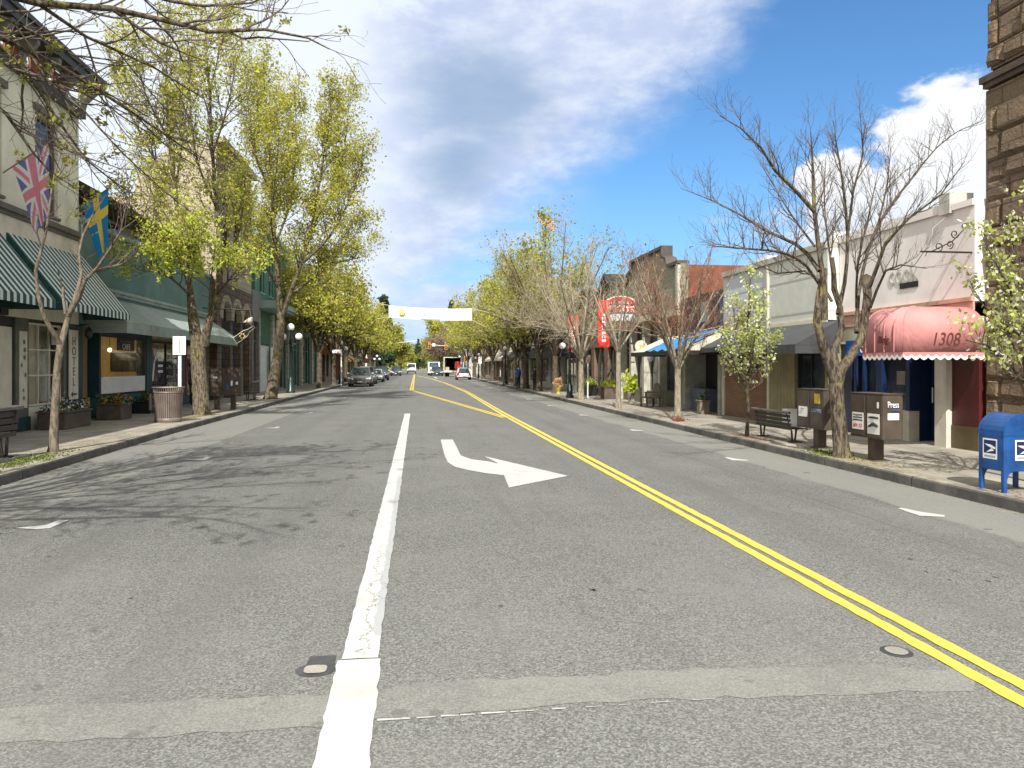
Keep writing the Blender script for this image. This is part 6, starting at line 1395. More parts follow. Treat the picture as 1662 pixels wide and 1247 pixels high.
for l, t0 in [(((456, 520, 0, 0.187), (452, 470, 0, 0.1254), (446, 400, .3, 0.1056), (442, 320, .6, 0.0858), (438, 240, .8, 0.0594), (430, 160, 1, 0.0396), (428, 110, 1, 0.0132)), .2),
              (((456, 520, 0, 0.132), (470, 480, -.4, 0.1122), (488, 430, -.8, 0.0924), (505, 370, -1.2, 0.0726), (518, 300, -1.5, 0.0528), (530, 220, -1.8, 0.033), (540, 150, -2, 0.0099)), .2),
              (((470, 480, -.4, 0.0792), (505, 455, .8, 0.0594), (540, 430, 1.6, 0.0462), (575, 420, 2.2, 0.0264), (600, 415, 2.6, 0.00792)), .25),
              (((488, 430, -.8, 0.066), (530, 390, -2, 0.0528), (560, 340, -2.6, 0.0396), (580, 290, -3, 0.0264), (592, 250, -3.2, 0.00792)), .2),
              (((505, 370, -1.2, 0.0528), (545, 300, .2, 0.0396), (562, 220, .8, 0.0264), (566, 150, 1, 0.00792)), .2),
              (((446, 400, .3, 0.066), (470, 330, 1.8, 0.0528), (480, 240, 2.6, 0.033), (478, 150, 3., 0.0132)), .2),
              (((442, 320, .6, 0.0528), (415, 250, -1, 0.0396), (402, 170, -1.8, 0.0198), (398, 120, -2, 0.0066)), .2),
              (((452, 470, 0, 0.0528), (425, 420, -1.2, 0.0396), (405, 370, -2., 0.0198), (395, 320, -2.4, 0.0066)), .2),
              (((505, 440, .8, 0.0396), (530, 470, 0, 0.0264), (555, 480, -.6, 0.00792)), .2), (((456, 500, 0, 0.0462), (475, 475, 2, 0.033), (500, 480, 3, 0.00792)), .2),
              (((446, 400, .3, 0.0462), (440, 350, -2, 0.033), (450, 260, -3, 0.0198), (455, 180, -3.4, 0.0066)), .2), (((530, 390, -2, 0.0396), (555, 400, -3, 0.0264), (585, 370, -3.6, 0.00792)), .2)]:
    T.limb(*pix(Yb, *l), t0=t0)
T.build('leafy_tree', 'tall broad leafy tree with a trunk leaning right, beside the green Victorian building', (D(439, 650, Yb).x, Yb, .15), BARK_T, TWIG, [(LEAF_Y, 1., 7, .085), (LEAF_O, .35, 3, .09)], jit=.18)

# --- generic street trees
def gen_tree(seed, h, spread, fork, P, r0, nl=6, lean=0., top=1., flatten=1.):
    T = Tree(P, seed); rn = random.Random(seed)
    T.limb([(0, 0, .0), (0, 0, .25), (lean*.3, 0, fork*.5), (lean, 0, fork)], [r0*1.5, r0*1.1, r0, r0*.95], sub=False)
    for i in range(nl):
        a = 2*pi*(i+rn.uniform(-.3, .3))/nl; s_ = spread*rn.uniform(.65, 1.05) if i else spread*.15; hh = h*rn.uniform(.82, 1.0)*(1-.22*(s_/spread)*flatten) if i else h*top
        p = [(lean, 0, fork*.95), (lean+cos(a)*s_*.3, sin(a)*s_*.3, fork+(hh-fork)*.3), (lean+cos(a)*s_*.65, sin(a)*s_*.65, fork+(hh-fork)*.62), (lean+cos(a)*s_, sin(a)*s_, hh)]
        T.limb(p, [r0*.62, r0*.42, r0*.26, .012], t0=.22)
        if spread > 2 and i: 
            b = a+rn.uniform(.4, .9); T.limb([p[1], (lean+cos(b)*s_*.8, sin(b)*s_*.8, fork+(hh-fork)*.38), (lean+cos(b)*s_*1.15, sin(b)*s_*1.15, fork+(hh-fork)*rn.uniform(.3, .55))], [r0*.3, r0*.18, .012], t0=.2)
    return T
def place(T, x, y, **k):
    off = np.array([x, y, .15]); T.lines = [(p+off, r, l) for p, r, l in T.lines]; T.tips = [q+off for q in T.tips]
    return T.build(base=(x, y, .15), **k)
GP = dict(levels=3, dens=(2.6, 3.8, 3.6), len=(1.8, .9, .5), rad=(.035, .015, .010), ang=40, up=(.35, .2, .1), rmin=.006, wob=.18, tipt=(.5, 1.))
# left row beyond the first two
specL = [(58, 10.4, 3.6), (68, 11.2, 3.8), (80, 11.0, 3.8), (93, 11.2, 3.8), (107, 11, 3.6), (122, 11, 3.6), (136, 11, 3.6)]
nmL = ['leafy street tree behind the parked silver crossover, first after the tall leaning one', 'leafy street tree just past the white post sign on the left', 'leafy street tree left of the banner, above the parked silver sedan', 'leafy tree over the dark blue parked car on the left', 'leafy tree fifth from the last on the left row, beyond the parked cars', 'leafy tree second before the lights on the left', 'leafy tree nearest the traffic lights on the left']
protos = []
for i, (y, h, sp) in enumerate(specL):
    if i < 3:
        T = gen_tree(40+i, h, sp, 2.6, GP, .2, 7); protos.append(place(T, -7.0, y, name='street_tree', label=nmL[i], bark=BARK_G, twig=TWIG, leafm=[(LEAF_Y, 1., 6, .17), (LEAF_O, .3, 4, .18)], jit=.25, group='leafy street trees of the left row'))
    else:
        dup(protos[i % 3], (-7.0, y, .15), 2.1*i, nmL[i], 'leafy street trees of the left row')
# bare and budding trees, right row
BP = dict(levels=3, dens=(3.2, 4.6, 4.5), len=(1.25, .7, .38), rad=(.022, .011, .007), ang=38, up=(.5, .3, .15), rmin=.0045, wob=.17)
T = gen_tree(61, 5.6, 2.1, 1.55, dict(BP, dens=(4.5, 6.5, 5.5), len=(1.1, .6, .3), rad=(.013, .007, .005), rmin=.0035, up=(.35, .25, .1)), .095, 11, flatten=.6, top=.85); place(T, 7.68, 21.9, name='bare_tree', label='pale trunked bare tree with reddish buds in front of the blue tarp canopy', bark=BARK_L, twig=TWIG_R, leafm=[(LEAF_R, .28, 2, .055)], jit=.04)
T = gen_tree(62, 6.2, 2.0, 2.2, dict(BP, dens=(2.8, 4.5, 4.), rad=(.014, .008, .006), up=(.2, .15, .1)), .095, 8, top=.9); place(T, 7.68, 28.6, name='bare_tree', label='slim whitish bare tree in front of the MEATS sign', bark=BARK_L, twig=TWIG_P)
T = gen_tree(63, 8.2, 3.3, 2.0, dict(BP, dens=(4.2, 6., 5.), len=(1.3, .75, .4), up=(.2, .15, .1), ang=46, rad=(.018, .010, .0065), rmin=.0042), .13, 12, top=.9, flatten=1.2); place(T, 7.76, 35.6, name='bare_tree', label='wide bare tree with dense pale twigs beside the right hand street lamp', bark=BARK_L, twig=TWIG_P)
T = gen_tree(64, 12.4, 4.4, 2.3, dict(BP, dens=(3.4, 5., 4.5), len=(1.7, .9, .45), up=(.22, .2, .1), ang=46, rad=(.028, .013, .008), rmin=.0055), .17, 13, top=.84, flatten=1.3); place(T, 8.38, 45.8, name='street_tree', label='tallest budding tree of the right row, dark leaning trunk near the lamp', bark=BARK_D, twig=TWIG_P, leafm=[(LEAF_O, .9, 3, .10), (LEAF_R, .10, 2, .08)], jit=.15)
RP = dict(GP, rmin=.007)
specR = [(48.6, 7.86, 10.8, 3.2, 'tree with a dark mossy trunk second from the tallest budding one, right row'), (55, 7.94, 9.6, 3.2, 'leafy tree with a dark trunk in front of the grey awning, right row'), (62, 8.2, 9.8, 3.3, 'leafy tree fourth past the street lamp with the flower pot, right row'), (71, 8.3, 10.2, 3.5, 'leafy tree under the American flag, right row'), (83, 8.3, 11.6, 3.8, 'rounded green tree right of the banner end')]
pr = []
for i, (y, x, h, sp, lab) in enumerate(specR):
    T = gen_tree(70+i, h, sp, 2.4, RP, .19, 7); pr.append(place(T, x, y, name='street_tree', label=lab, bark=BARK_D, twig=TWIG_P, leafm=[(LEAF_O, .7, 5, .15), (LEAF_Y, .7, 5, .16)], jit=.25, group='leafy street trees of the right row'))
for i, (y, lab) in enumerate(((97, 'leafy tree above the white hatchback, right row'), (112, 'leafy tree before the grey corner building, right row'), (127, 'leafy tree nearest the traffic lights on the right'))):
    dup(pr[(i+3) % 5], (8.6, y, .15), 1.3+i*2, lab, 'leafy street trees of the right row')
# far trees beyond the crossing
farm = []
FP = dict(levels=2, dens=(2.4, 3.4), len=(2.2, 1.1), rad=(.06, .03), ang=42, up=(.3, .2), rmin=.012, wob=.2, tipt=(.3, .65, 1.))
for i, (x, y, h, sp, lm, lab) in enumerate([(-7.5, 165, 11, 4.5, LEAF_O, 'brownish leafy tree on the left beyond the crossing'), (-8, 185, 12, 5, LEAF_Y, 'yellow green tree on the left well beyond the crossing'), (-9, 235, 13, 7, LEAF_O, 'brownish tree near the far end of the street, left'), (9.0, 185, 15.5, 6, LEAF_Y, 'tall green tree beyond the grey corner building'), (8.4, 205, 12.5, 5, LEAF_O, 'olive tree behind the box truck'), (9, 275, 13, 6, LEAF_O, 'olive tree at the far end behind the white truck'), (-6, 330, 11, 7, LEAF_Y, 'pale green tree closing the far end of the street'), (5.6, 168, 9.5, 3.2, LEAF_RB, 'bare reddish tree right behind the open box truck')]):
    T = gen_tree(90+i, h, sp, 2.6, FP, .3, 8); place(T, x, y, name='street_tree', label=lab, bark=BARK_D, twig=TWIG, leafm=[(lm, 1., 12 if lm is not LEAF_RB else 5, .42 if lm is not LEAF_RB else .2)], jit=.6)
def conifer(x, y, h, r, lab, seed=0):
    t = thing('conifer', lab, 'tree', (x, y, 0)); rng = np.random.default_rng(seed); A = TM(); A.tube([(x, y, 0), (x, y, h*.5), (x, y, h)], [.4, .25, .04], 6); A.build('trunk', [BARK_D], t)
    B = TM(); pts = []
    for i in range(34):
        z = h*(.18+.8*i/34); rr = r*(1-i/35.)**.8; k = 9
        for j in range(k):
            a = rng.uniform(0, 2*pi); L_ = rr*rng.uniform(.6, 1.1)
            for q in np.linspace(.2, 1, 5): pts.append((x+cos(a)*L_*q, y+sin(a)*L_*q, z-.25*L_*q+rng.normal(0, .15)))
    B.quads(leaf_arrays(pts, 3, .3, .6, rng, stretch=1.6), 0); B.build('crown', [LEAF_C], t)
conifer(D(679, 570, 420).x, 420, 14.5, 5.5, 'dark conifer on the skyline over the end of the street', 1)
conifer(D(733, 500, 300).x, 300, 28, 4.2, 'dark conifer rising above the trees right of the centre', 2)
conifer(D(627, 480, 150).x-.5, 150, 15.5, 2.4, 'dark conifer behind the left row, just left of the banner', 3)

# blossoming pears on the right
PP = dict(levels=3, dens=(11., 9., 7.), len=(.52, .28, .15), rad=(.012, .006, .004), ang=42, up=(.5, .3, .1), rmin=.003, wob=.2, tipt=(.5, 1.))
T = Tree(PP, 31); Yb = 16.85
T.limb(*pix(Yb, (1212, 713, 0, .06), (1213, 690, 0, .045), (1214, 655, 0, .042), (1212, 630, 0, .042), (1216, 580, 0, .035), (1214, 520, 0, .03), (1216, 480, 0, .015), (1218, 452, 0, .006)), t0=.32)
for l in (((1212, 630, 0, .03), (1190, 590, -.2, .02), (1178, 548, -.3, .008)), ((1212, 628, 0, .03), (1235, 590, .2, .02), (1262, 560, .3, .008)), ((1215, 590, 0, .025), (1195, 545, .3, .018), (1190, 500, .4, .006)), ((1215, 585, 0, .025), (1232, 540, -.3, .018), (1240, 490, -.4, .006)), ((1214, 610, 0, .02), (1215, 570, .5, .015), (1208, 530, .7, .006)), ((1214, 610, 0, .02), (1222, 575, -.5, .015), (1226, 530, -.7, .006)), ((1214, 640, 0, .015), (1196, 620, 0, .01), (1180, 596, 0, .004)), ((1214, 635, 0, .015), (1236, 622, 0, .01), (1252, 596, 0, .004))):
    T.limb(*pix(Yb, *l), t0=.15)
T.build('blossoming_pear_tree', 'small white blossoming pear tree on a thin trunk in front of the thin brick wall', (D(1213, 708, Yb).x, Yb, .15), BARK_G, TWIG, [(LEAF_W, 1., 9, .060)], jit=.06, stretch=1.2)
T = Tree(dict(PP, dens=(10., 8., 6.), len=(.5, .26, .14)), 33); Yb = 9.7
T.limb(*pix(Yb, (1672, 800, 0, .06), (1671, 740, 0, .05), (1668, 660, 0, .045), (1666, 600, 0, .04), (1672, 500, 0, .035), (1670, 400, 0, .02), (1672, 320, 0, .006)), t0=.45)
for l in (((1668, 640, 0, .03), (1640, 590, -.1, .02), (1600, 560, -.2, .014), (1566, 552, -.3, .004)), ((1668, 600, 0, .03), (1635, 540, .2, .02), (1600, 500, .3, .012), (1580, 470, .3, .004)), ((1670, 560, 0, .03), (1640, 470, -.1, .02), (1612, 420, -.2, .012), (1595, 385, -.2, .004)), ((1670, 500, 0, .03), (1650, 420, .1, .02), (1636, 350, .1, .004)), ((1670, 620, 0, .02), (1640, 610, -.3, .015), (1612, 600, -.4, .004)), ((1670, 520, 0, .02), (1648, 500, .4, .014), (1620, 450, .6, .004)), ((1670, 560, 0, .03), (1700, 480, 0, .02), (1730, 400, 0, .006)), ((1670, 620, 0, .03), (1710, 560, .2, .02), (1750, 520, .3, .006)), ((1670, 560, 0, .02), (1650, 540, -.4, .014), (1622, 520, -.6, .004)), ((1671, 590, 0, .02), (1680, 540, .7, .014), (1670, 500, 1., .004)), ((1671, 590, 0, .02), (1680, 540, -.7, .014), (1670, 480, -1., .004))):
    T.limb(*pix(Yb, *l), t0=.2)
T.build('blossoming_pear_tree', 'white blossoming pear tree cut by the right edge of the photo, over the blue mailbox', (D(1671, 780, Yb).x, Yb, .15), BARK_D, TWIG, [(LEAF_W, 1., 7, .055)], jit=.055, stretch=1.2)

# ------------------------------------------------------------ CARS AND TRUCKS (fronts towards the camera unless turned)
TYRE = plain('tyre_rubber', (.012, .012, .012), .85, .1, 8., streak=False); RIM = plain('alloy_rim', (.45, .45, .46), .3, .05, 8., metal=.8, streak=False, bump=0)
CGL = glassmat('car_glass', (.018, .03, .032), .03); HL = plain('headlight_lens', (.75, .77, .8), .15, .02, 5., streak=False, bump=0); TL = plain('tail_light_red', (.45, .01, .01), .2, .02, 5., streak=False, bump=0); AMB = plain('amber_lens', (.7, .25, .02), .3, .02, 5., streak=False, bump=0)
def carpaint(name, c):
    m, b, o = newmat(name); setc(b, 'Base Color', c); b.inputs['Metallic'].default_value = .25; b.inputs['Roughness'].default_value = .28; b.inputs['Coat Weight'].default_value = .7; return m
def car(label, x, y, paint, L=4.7, wd=1.85, h=1.65, kind='suv', rz=0., plate=True):
    """local space: nose at y=-L/2"""
    t = thing('parked_car', label, 'car', (x, y, 0), local=True); t.rotation_euler = (0, 0, rz)
    hood = .60*h if kind != 'sedan' else .62*h; A = L/2
    roofF, roofR = (-.12*L, .36*L) if kind == 'suv' else ((-.05*L, .20*L)); wsF = -.26*L; rgR = .47*L if kind == 'suv' else .37*L; tail = hood+.02 if kind == 'suv' else hood*.98
    W2 = wd/2; R_ = .33
    # body: stations along the length with rounded cross sections
    st = [(-A, .30, hood*.62, .80), (-A+.12, .22, hood*.80, .92), (-A+.5, .2, hood*.92, .99), (wsF, .2, hood, 1.), (0, .2, hood+.02, 1.), (.3*L, .2, hood+.03, 1.), (A-.25, .22, tail, .97), (A-.03, .30, tail*.86, .88)]
    vs = []; k = 10
    for yy, z0, z1, f in st:
        w_ = W2*f
        vs += [(-w_*.86, yy, z0), (-w_*.97, yy, z0+.1), (-w_, yy, (z0+z1)*.52), (-w_*.97, yy, z1-.1), (-w_*.84, yy, z1), (w_*.84, yy, z1), (w_*.97, yy, z1-.1), (w_, yy, (z0+z1)*.52), (w_*.97, yy, z0+.1), (w_*.86, yy, z0)]
    fs = [(i*k+j, i*k+(j+1) % k, (i+1)*k+(j+1) % k, (i+1)*k+j) for i in range(len(st)-1) for j in range(k)] + [tuple(range(k))[::-1], tuple(range((len(st)-1)*k, len(st)*k))]
    mb = MB().add(vs, fs, True); b = mb.build('body', paint, t); sb = b.modifiers.new('sub', 'SUBSURF'); sb.levels = sb.render_levels = 1
    # greenhouse
    z0 = hood-.04; z1 = h; wl, wt = W2*.86, W2*.66
    gh = [(wsF, z0, wl), (roofF, z1-.05, wt), (roofR, z1-.04, wt), (rgR, z0+.04, wl*.95)]
    vs = [(-w_, yy, z) for yy, z, w_ in gh] + [(w_, yy, z) for yy, z, w_ in gh]
    MB().add(vs, [(0, 1, 5, 4), (2, 3, 7, 6), (0, 3, 2, 1), (4, 5, 6, 7), (1, 2, 6, 5), (0, 4, 7, 3)]).build('windows', CGL, t, .03)
    mb = MB(); zt = z1-.05; mb.add([(-wt-.02, roofF-.05, zt), (wt+.02, roofF-.05, zt), (wt+.02, roofR+.08, zt), (-wt-.02, roofR+.08, zt), (-wt*.9, roofF+.12, zt+.06), (wt*.9, roofF+.12, zt+.06), (wt*.9, roofR-.1, zt+.06), (-wt*.9, roofR-.1, zt+.06)], [(0, 3, 2, 1), (4, 5, 6, 7), (0, 1, 5, 4), (1, 2, 6, 5), (2, 3, 7, 6), (3, 0, 4, 7)])
    for s in (-1, 1):
        mb.tube([(s*wl, wsF, z0+.02), (s*wt, roofF, zt)], .035, 5); mb.tube([(s*wl*.95, rgR, z0+.05), (s*wt, roofR, zt)], .05, 5)
        for q in (.04*L, .22*L if kind == 'suv' else .12*L): mb.tube([(s*(wl+.005), q, z0+.03), (s*(wt+.005), q*.9, zt)], .03, 4)
    mb.build('roof', paint, t)
    for yy in (-.31*L, .30*L):
        for s in (-1, 1):
            mb = MB(); xo = s*(W2-.10); 
            ring = [(R_*cos(2*pi*i/18), R_*sin(2*pi*i/18)) for i in range(18)]; mb.prism([(yy+a, R_+c) for a, c in ring], 'x', xo-.11, xo+.11); w_ = mb.build('wheel', TYRE, t, .02)
            mb = MB(); mb.prism([(yy+a*.62, R_+c*.62) for a, c in ring], 'x', xo+s*.105, xo+s*.118); mb.build('rim', RIM, w_)
    for s in (-1, 1):
        MB().add([(s*W2*.55, -A+.01, hood*.60), (s*W2*.93, -A+.16, hood*.64), (s*W2*.95, -A+.22, hood*.80), (s*W2*.58, -A+.06, hood*.74)], [(0, 1, 2, 3) if s > 0 else (3, 2, 1, 0)]).build('headlight', HL, t).modifiers.new('t', 'SOLIDIFY').thickness = .03
        MB().add([(s*W2*.62, A-.02, hood*.66), (s*W2*.95, A-.12, hood*.66), (s*W2*.93, A-.14, hood*.95), (s*W2*.68, A-.02, hood*.93)], [(3, 2, 1, 0) if s > 0 else (0, 1, 2, 3)]).build('tail_light', TL, t).modifiers.new('t', 'SOLIDIFY').thickness = .04
        MB().box(s*W2*.95, s*(W2+.16), wsF+.25, wsF+.35, hood+.02, hood+.17).build('mirror', paint, t, .02)
    g = MB().box(-W2*.45, W2*.45, -A-.012, -A+.03, hood*.52, hood*.70).build('grille', BLK, t, .01)
    mb = MB(); [mb.box(-W2*.42, W2*.42, -A-.02, -A-.008, hood*z, hood*z+.012) for z in (.56, .60, .64)]; mb.build('grille_bars', RIM, g)
    MB().box(-W2*.8, W2*.8, -A-.03, -A+.08, .24, .36).build('bumper', BLK, t, .02); MB().box(-W2*.8, W2*.8, A-.08, A+.03, .26, .4).build('bumper', BLK, t, .02)
    if plate: MB().box(-.16, .16, -A-.05, -A-.035, .38, .50).build('licence_plate', WHT, t); MB().box(-.16, .16, A+.02, A+.035, .55, .68).build('licence_plate', WHT, t)
    return t
car('grey brown crossover parked first in the left row, facing the camera', -4.75, 69.5, carpaint('grey_bronze_car_paint', (.13, .115, .115)), 5.0, 2.0, 1.7)
car('dark blue grey crossover parked second in the left row, half hidden', -4.85, 78.5, carpaint('blue_grey_car_paint', (.14, .17, .22)), 4.7, 1.9, 1.75)
car('pale silver sedan parked third in the left row', -4.5, 89.5, carpaint('silver_green_car_paint', (.50, .52, .48)), 4.7, 1.85, 1.45, 'sedan')
car('dark blue crossover parked fourth in the left row', -4.35, 100.5, carpaint('dark_blue_car_paint', (.03, .06, .11)), 4.7, 1.9, 1.8)
car('dark car farther down the left lane beyond the parked row', -3.6, 146, carpaint('charcoal_car_paint', (.05, .055, .07)), 4.7, 1.9, 1.8)
car('white hatchback parked on the right, its red tail lights to the camera', 6.25, 101.5, carpaint('white_car_paint', (.75, .75, .75)), 4.3, 1.9, 1.55, 'suv', rz=pi)
car('dark car with bright headlights in front of the white tow truck', 3.9, 143, carpaint('black_car_paint', (.04, .04, .045)), 4.6, 2.3, 1.7)
# white tow truck cab behind it
def cab(label, x, y, s=1.):
    t = thing('truck', label, 'truck', (x, y, 0), local=True); WP = carpaint('white_truck_paint', (.78, .79, .78))
    MB().prism([(-3.1, .6), (-3.1, 1.35), (-1.9, 1.6), (-1.5, 2.6), (.3, 2.7), (.3, .6)], 'x', -1.15, 1.15).build('cab', WP, t, .08)
    MB().add([(-1.0, -1.9, 1.64), (1.0, -1.9, 1.64), (.95, -1.53, 2.5), (-.95, -1.53, 2.5)], [(0, 1, 2, 3)]).build('windscreen', CGL, t).location = (0, -.03, .03)
    MB().box(-1.2, 1.2, .35, 4.6, .9, 1.15).build('flatbed', DKM, t, .02); MB().box(-.8, .8, -.9, -.3, 2.71, 2.9).build('roof_rack', BLK, t, .02)
    MB().box(-.75, .75, -3.16, -3.09, .75, 1.25).build('grille', BLK, t, .02); MB().box(-1.2, 1.2, -3.25, -3.05, .4, .65).build('bumper', RIM, t, .03)
    for sx in (-1, 1):
        MB().box(sx*.8, sx*1.1, -3.14, -3.08, .9, 1.15).build('headlight', HL, t, .02); MB().box(sx*1.17, sx*1.45, -1.75, -1.65, 1.7, 2.3).build('mirror', BLK, t, .02)
        for yy in (-2.2, 2.9):
            ring = [(yy+.48*cos(2*pi*i/16), .48+.48*sin(2*pi*i/16)) for i in range(16)]; w_ = MB().prism(ring, 'x', sx*.8, sx*1.12).build('wheel', TYRE, t, .03)
    return t
cab('white tow truck cab facing the camera in the middle of the crossing', 3.6, 152)
t = thing('truck', 'box truck with its rear open, dark inside with a red load, parked on the right', 'truck', (6.6, 134, 0), local=True); t.rotation_euler = (0, 0, R(-6))
WP = plain('white_truck_box', (.66, .64, .58), .6)
mb = MB(); mb.box(-1.5, -1.38, -3, 3, .95, 3.35); mb.box(1.38, 1.5, -3, 3, .95, 3.35); mb.box(-1.38, 1.38, -3, 3, .95, 1.07); mb.box(-1.38, 1.38, -3, 3, 3.23, 3.35); mb.box(-1.38, 1.38, 2.9, 3, 1.07, 3.23); mb.build('box_body', WP, t)
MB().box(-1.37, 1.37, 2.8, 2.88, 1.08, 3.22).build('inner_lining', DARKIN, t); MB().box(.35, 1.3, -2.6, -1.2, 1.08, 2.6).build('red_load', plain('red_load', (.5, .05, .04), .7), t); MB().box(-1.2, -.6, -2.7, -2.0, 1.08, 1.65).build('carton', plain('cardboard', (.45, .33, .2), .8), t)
MB().box(-1.4, 1.4, -3.1, -2.9, .75, .93).build('tail_lift', WP, t); MB().box(-1.1, 1.1, 3.2, 5.0, .6, 2.6).build('cab', WHT, t, .08)
for sx in (-1, 1):
    MB().box(sx*1.3, sx*1.48, -3.03, -3.005, .96, 1.1).build('tail_light', AMB, t)
    for yy in (-1.6, 4.0): MB().prism([(yy+.45*cos(2*pi*i/16), .45+.45*sin(2*pi*i/16)) for i in range(16)], 'x', sx*1.0, sx*1.35).build('wheel', TYRE, t, .03)
t = thing('van', 'white van far away in the left lane beyond the crossing', 'van', (-.9, 190, 0), local=True)
MB().prism([(-2.6, .5), (-2.6, 1.2), (-1.9, 1.4), (-1.3, 2.5), (2.6, 2.6), (2.6, .5)], 'x', -1.05, 1.05).build('body', carpaint('white_van_paint', (.8, .8, .8)), t, .1)
MB().add([(-.9, -1.86, 1.5), (.9, -1.86, 1.5), (.85, -1.38, 2.35), (-.85, -1.38, 2.35)], [(0, 1, 2, 3)]).build('windscreen', CGL, t).location = (0, -.03, .03)
MB().box(-.9, .9, -2.66, -2.6, .5, .8).build('bumper', BLK, t)
for sx in (-1, 1):
    for yy in (-1.7, 1.7): MB().prism([(yy+.36*cos(2*pi*i/14), .36+.36*sin(2*pi*i/14)) for i in range(14)], 'x', sx*.85, sx*1.07).build('wheel', TYRE, t, .02)
    MB().box(sx*.7, sx*.98, -2.64, -2.6, .85, 1.1).build('headlight', HL, t)

# ------------------------------------------------------------ traffic signals
TY = plain('signal_yellow', (.55, .30, .03), .5, .08, 5., streak=False); GAL = plain('galvanised_steel', (.50, .50, .47), .5, .08, 4., metal=.2, streak=False)
REDL = lampmat('red_signal_light', (.9, .05, .03), 2.)
def head(par, x, y, z, m, back=False):
    h = MB().box(x-.22, x+.22, y-.12, y+.12, z-.6, z+.6).build('signal_head', m, par, .02)
    if not back:
        for i, mm in enumerate((REDL, BLK, BLK)):
            zz = z+.38-i*.38; MB().prism([(x+.14*cos(2*pi*k/14), zz+.14*sin(2*pi*k/14)) for k in range(14)], 'y', y-.15, y-.121).build('lens', mm, h); MB().box(x-.17, x+.17, y-.3, y-.125, zz+.15, zz+.17).build('visor', BLK, h)
ys = 150.
xp = D(771, 600, ys).x; t = thing('traffic_signal', 'traffic signal mast reaching in from the right with yellow heads, over the crossing', 'traffic light', (xp, ys, .15))
def zz(u, v): return D(u, v, ys)
MB().tube([(xp, ys, .15), (xp, ys, 5.0)], [.14, .1], 8).build('pole', GAL, t)
P1 = [zz(771, 575), zz(757, 569), zz(745, 565), zz(730, 562), zz(697, 560)]; MB().tube(P1, .085, 6).build('mast_arm', GAL, t)
p = zz(697, 561); head(t, p.x, ys-.2, p.z, TY); p = zz(723.5, 563); head(t, p.x, ys-.2, p.z, TY); p = zz(755, 582); head(t, p.x, ys-.2, p.z, TY)
p = zz(704, 560); MB().box(p.x-.28, p.x+.28, ys-.14, ys-.1, p.z-.28, p.z+.28).build('arm_sign', WHT, t)
p0 = zz(759, 545); MB().tube([zz(771, 575), zz(766, 550), zz(755, 539), zz(741, 535), zz(725, 535)], .05, 5).build('lamp_arm', GAL, t)
xp = D(620, 600, ys).x; t = thing('traffic_signal', 'traffic signal mast from the left with a dark head seen from behind', 'traffic light', (xp, ys+2, .15))
MB().tube([(xp, ys+2, .15), (xp, ys+2, 5.2)], [.14, .1], 8).build('pole', GAL, t); MB().tube([(xp, ys+2, 5.0), zz(645, 557), zz(679, 553)], .08, 6).build('mast_arm', GAL, t)
p = zz(679, 555); head(t, p.x, ys, p.z, BLK, True); p = zz(623, 580); head(t, p.x, ys, p.z, TY); p = zz(671, 554); MB().box(p.x-.3, p.x+.3, ys-.05, ys, p.z-.13, p.z+.13).build('arm_sign', WHT, t)

# ------------------------------------------------------------ people
SKIN = plain('skin', (.42, .25, .17), .6, .05, 5., streak=False, bump=0); HAIR = plain('dark_hair', (.03, .02, .015), .7, .1, 9., streak=False)
def person(label, x, y, rz, shirt, trousers, arm=(0, 0), scale=1.):
    t = thing('person', label, 'person', (x, y, .15), local=True); t.rotation_euler = (0, 0, rz); t.scale = (scale,)*3
    V = [(0, 0, .95), (0, 0, 1.12), (0, 0, 1.32), (0, 0, 1.45), (0, -.01, 1.53), (0, -.02, 1.64), (0, -.015, 1.73),
         (.09, 0, .9), (.10, -.03, .5), (.10, .02, .09), (.10, -.14, .03), (-.09, 0, .9), (-.10, .02, .5), (-.10, .06, .09), (-.10, -.09, .03),
         (.17, 0, 1.41), (.23, .02, 1.14), (.22, -.12+arm[0], .93), (.22, -.17+arm[0], .84), (-.17, 0, 1.41), (-.23, .02, 1.14), (-.22, -.12+arm[1], .93), (-.22, -.17+arm[1], .84), (0, -.11, 1.63)]
    E_ = [(0, 1), (1, 2), (2, 3), (3, 4), (4, 5), (5, 6), (0, 7), (7, 8), (8, 9), (9, 10), (0, 11), (11, 12), (12, 13), (13, 14), (3, 15), (15, 16), (16, 17), (17, 18), (3, 19), (19, 20), (20, 21), (21, 22), (5, 23)]
    Rr = [.13, .115, .13, .07, .05, .09, .07, .085, .055, .04, .035, .085, .055, .04, .035, .055, .04, .03, .03, .055, .04, .03, .03, .018]
    me = bpy.data.meshes.new('body'); me.from_pydata(V, E_, []); me.materials.append(SKIN); o = bpy.data.objects.new('body', me); COL.objects.link(o); o.parent = t
    sk = o.modifiers.new('skin', 'SKIN'); sk.use_smooth_shade = True
    for i, r in enumerate(Rr): me.skin_vertices[0].data[i].radius = (r, r*(.72 if i in (0, 1, 2) else 1))
    me.skin_vertices[0].data[0].use_root = True; o.modifiers.new('sub', 'SUBSURF').levels = 1
    def cloth(name, idx, grow, m):
        mb = MB()
        for ch in idx: mb.tube([V[i] for i in ch], [Rr[i]+grow for i in ch], 10)
        mb.build(name, m, t)
    cloth('shirt', [(0, 1, 2, 3), (3, 15, 16, 17), (3, 19, 20, 21)], .025, shirt); cloth('trousers', [(0, 7, 8, 9), (0, 11, 12, 13)], .022, trousers)
    cloth('shoe', [(9, 10)], .018, BLK); cloth('shoe', [(13, 14)], .018, BLK)
    MB().ball((0, .015, 1.70), .115, 8, .95).build('hair', HAIR, t)
    return t
DEN = plain('dark_denim', (.03, .045, .09), .85, .1, 8., streak=False)
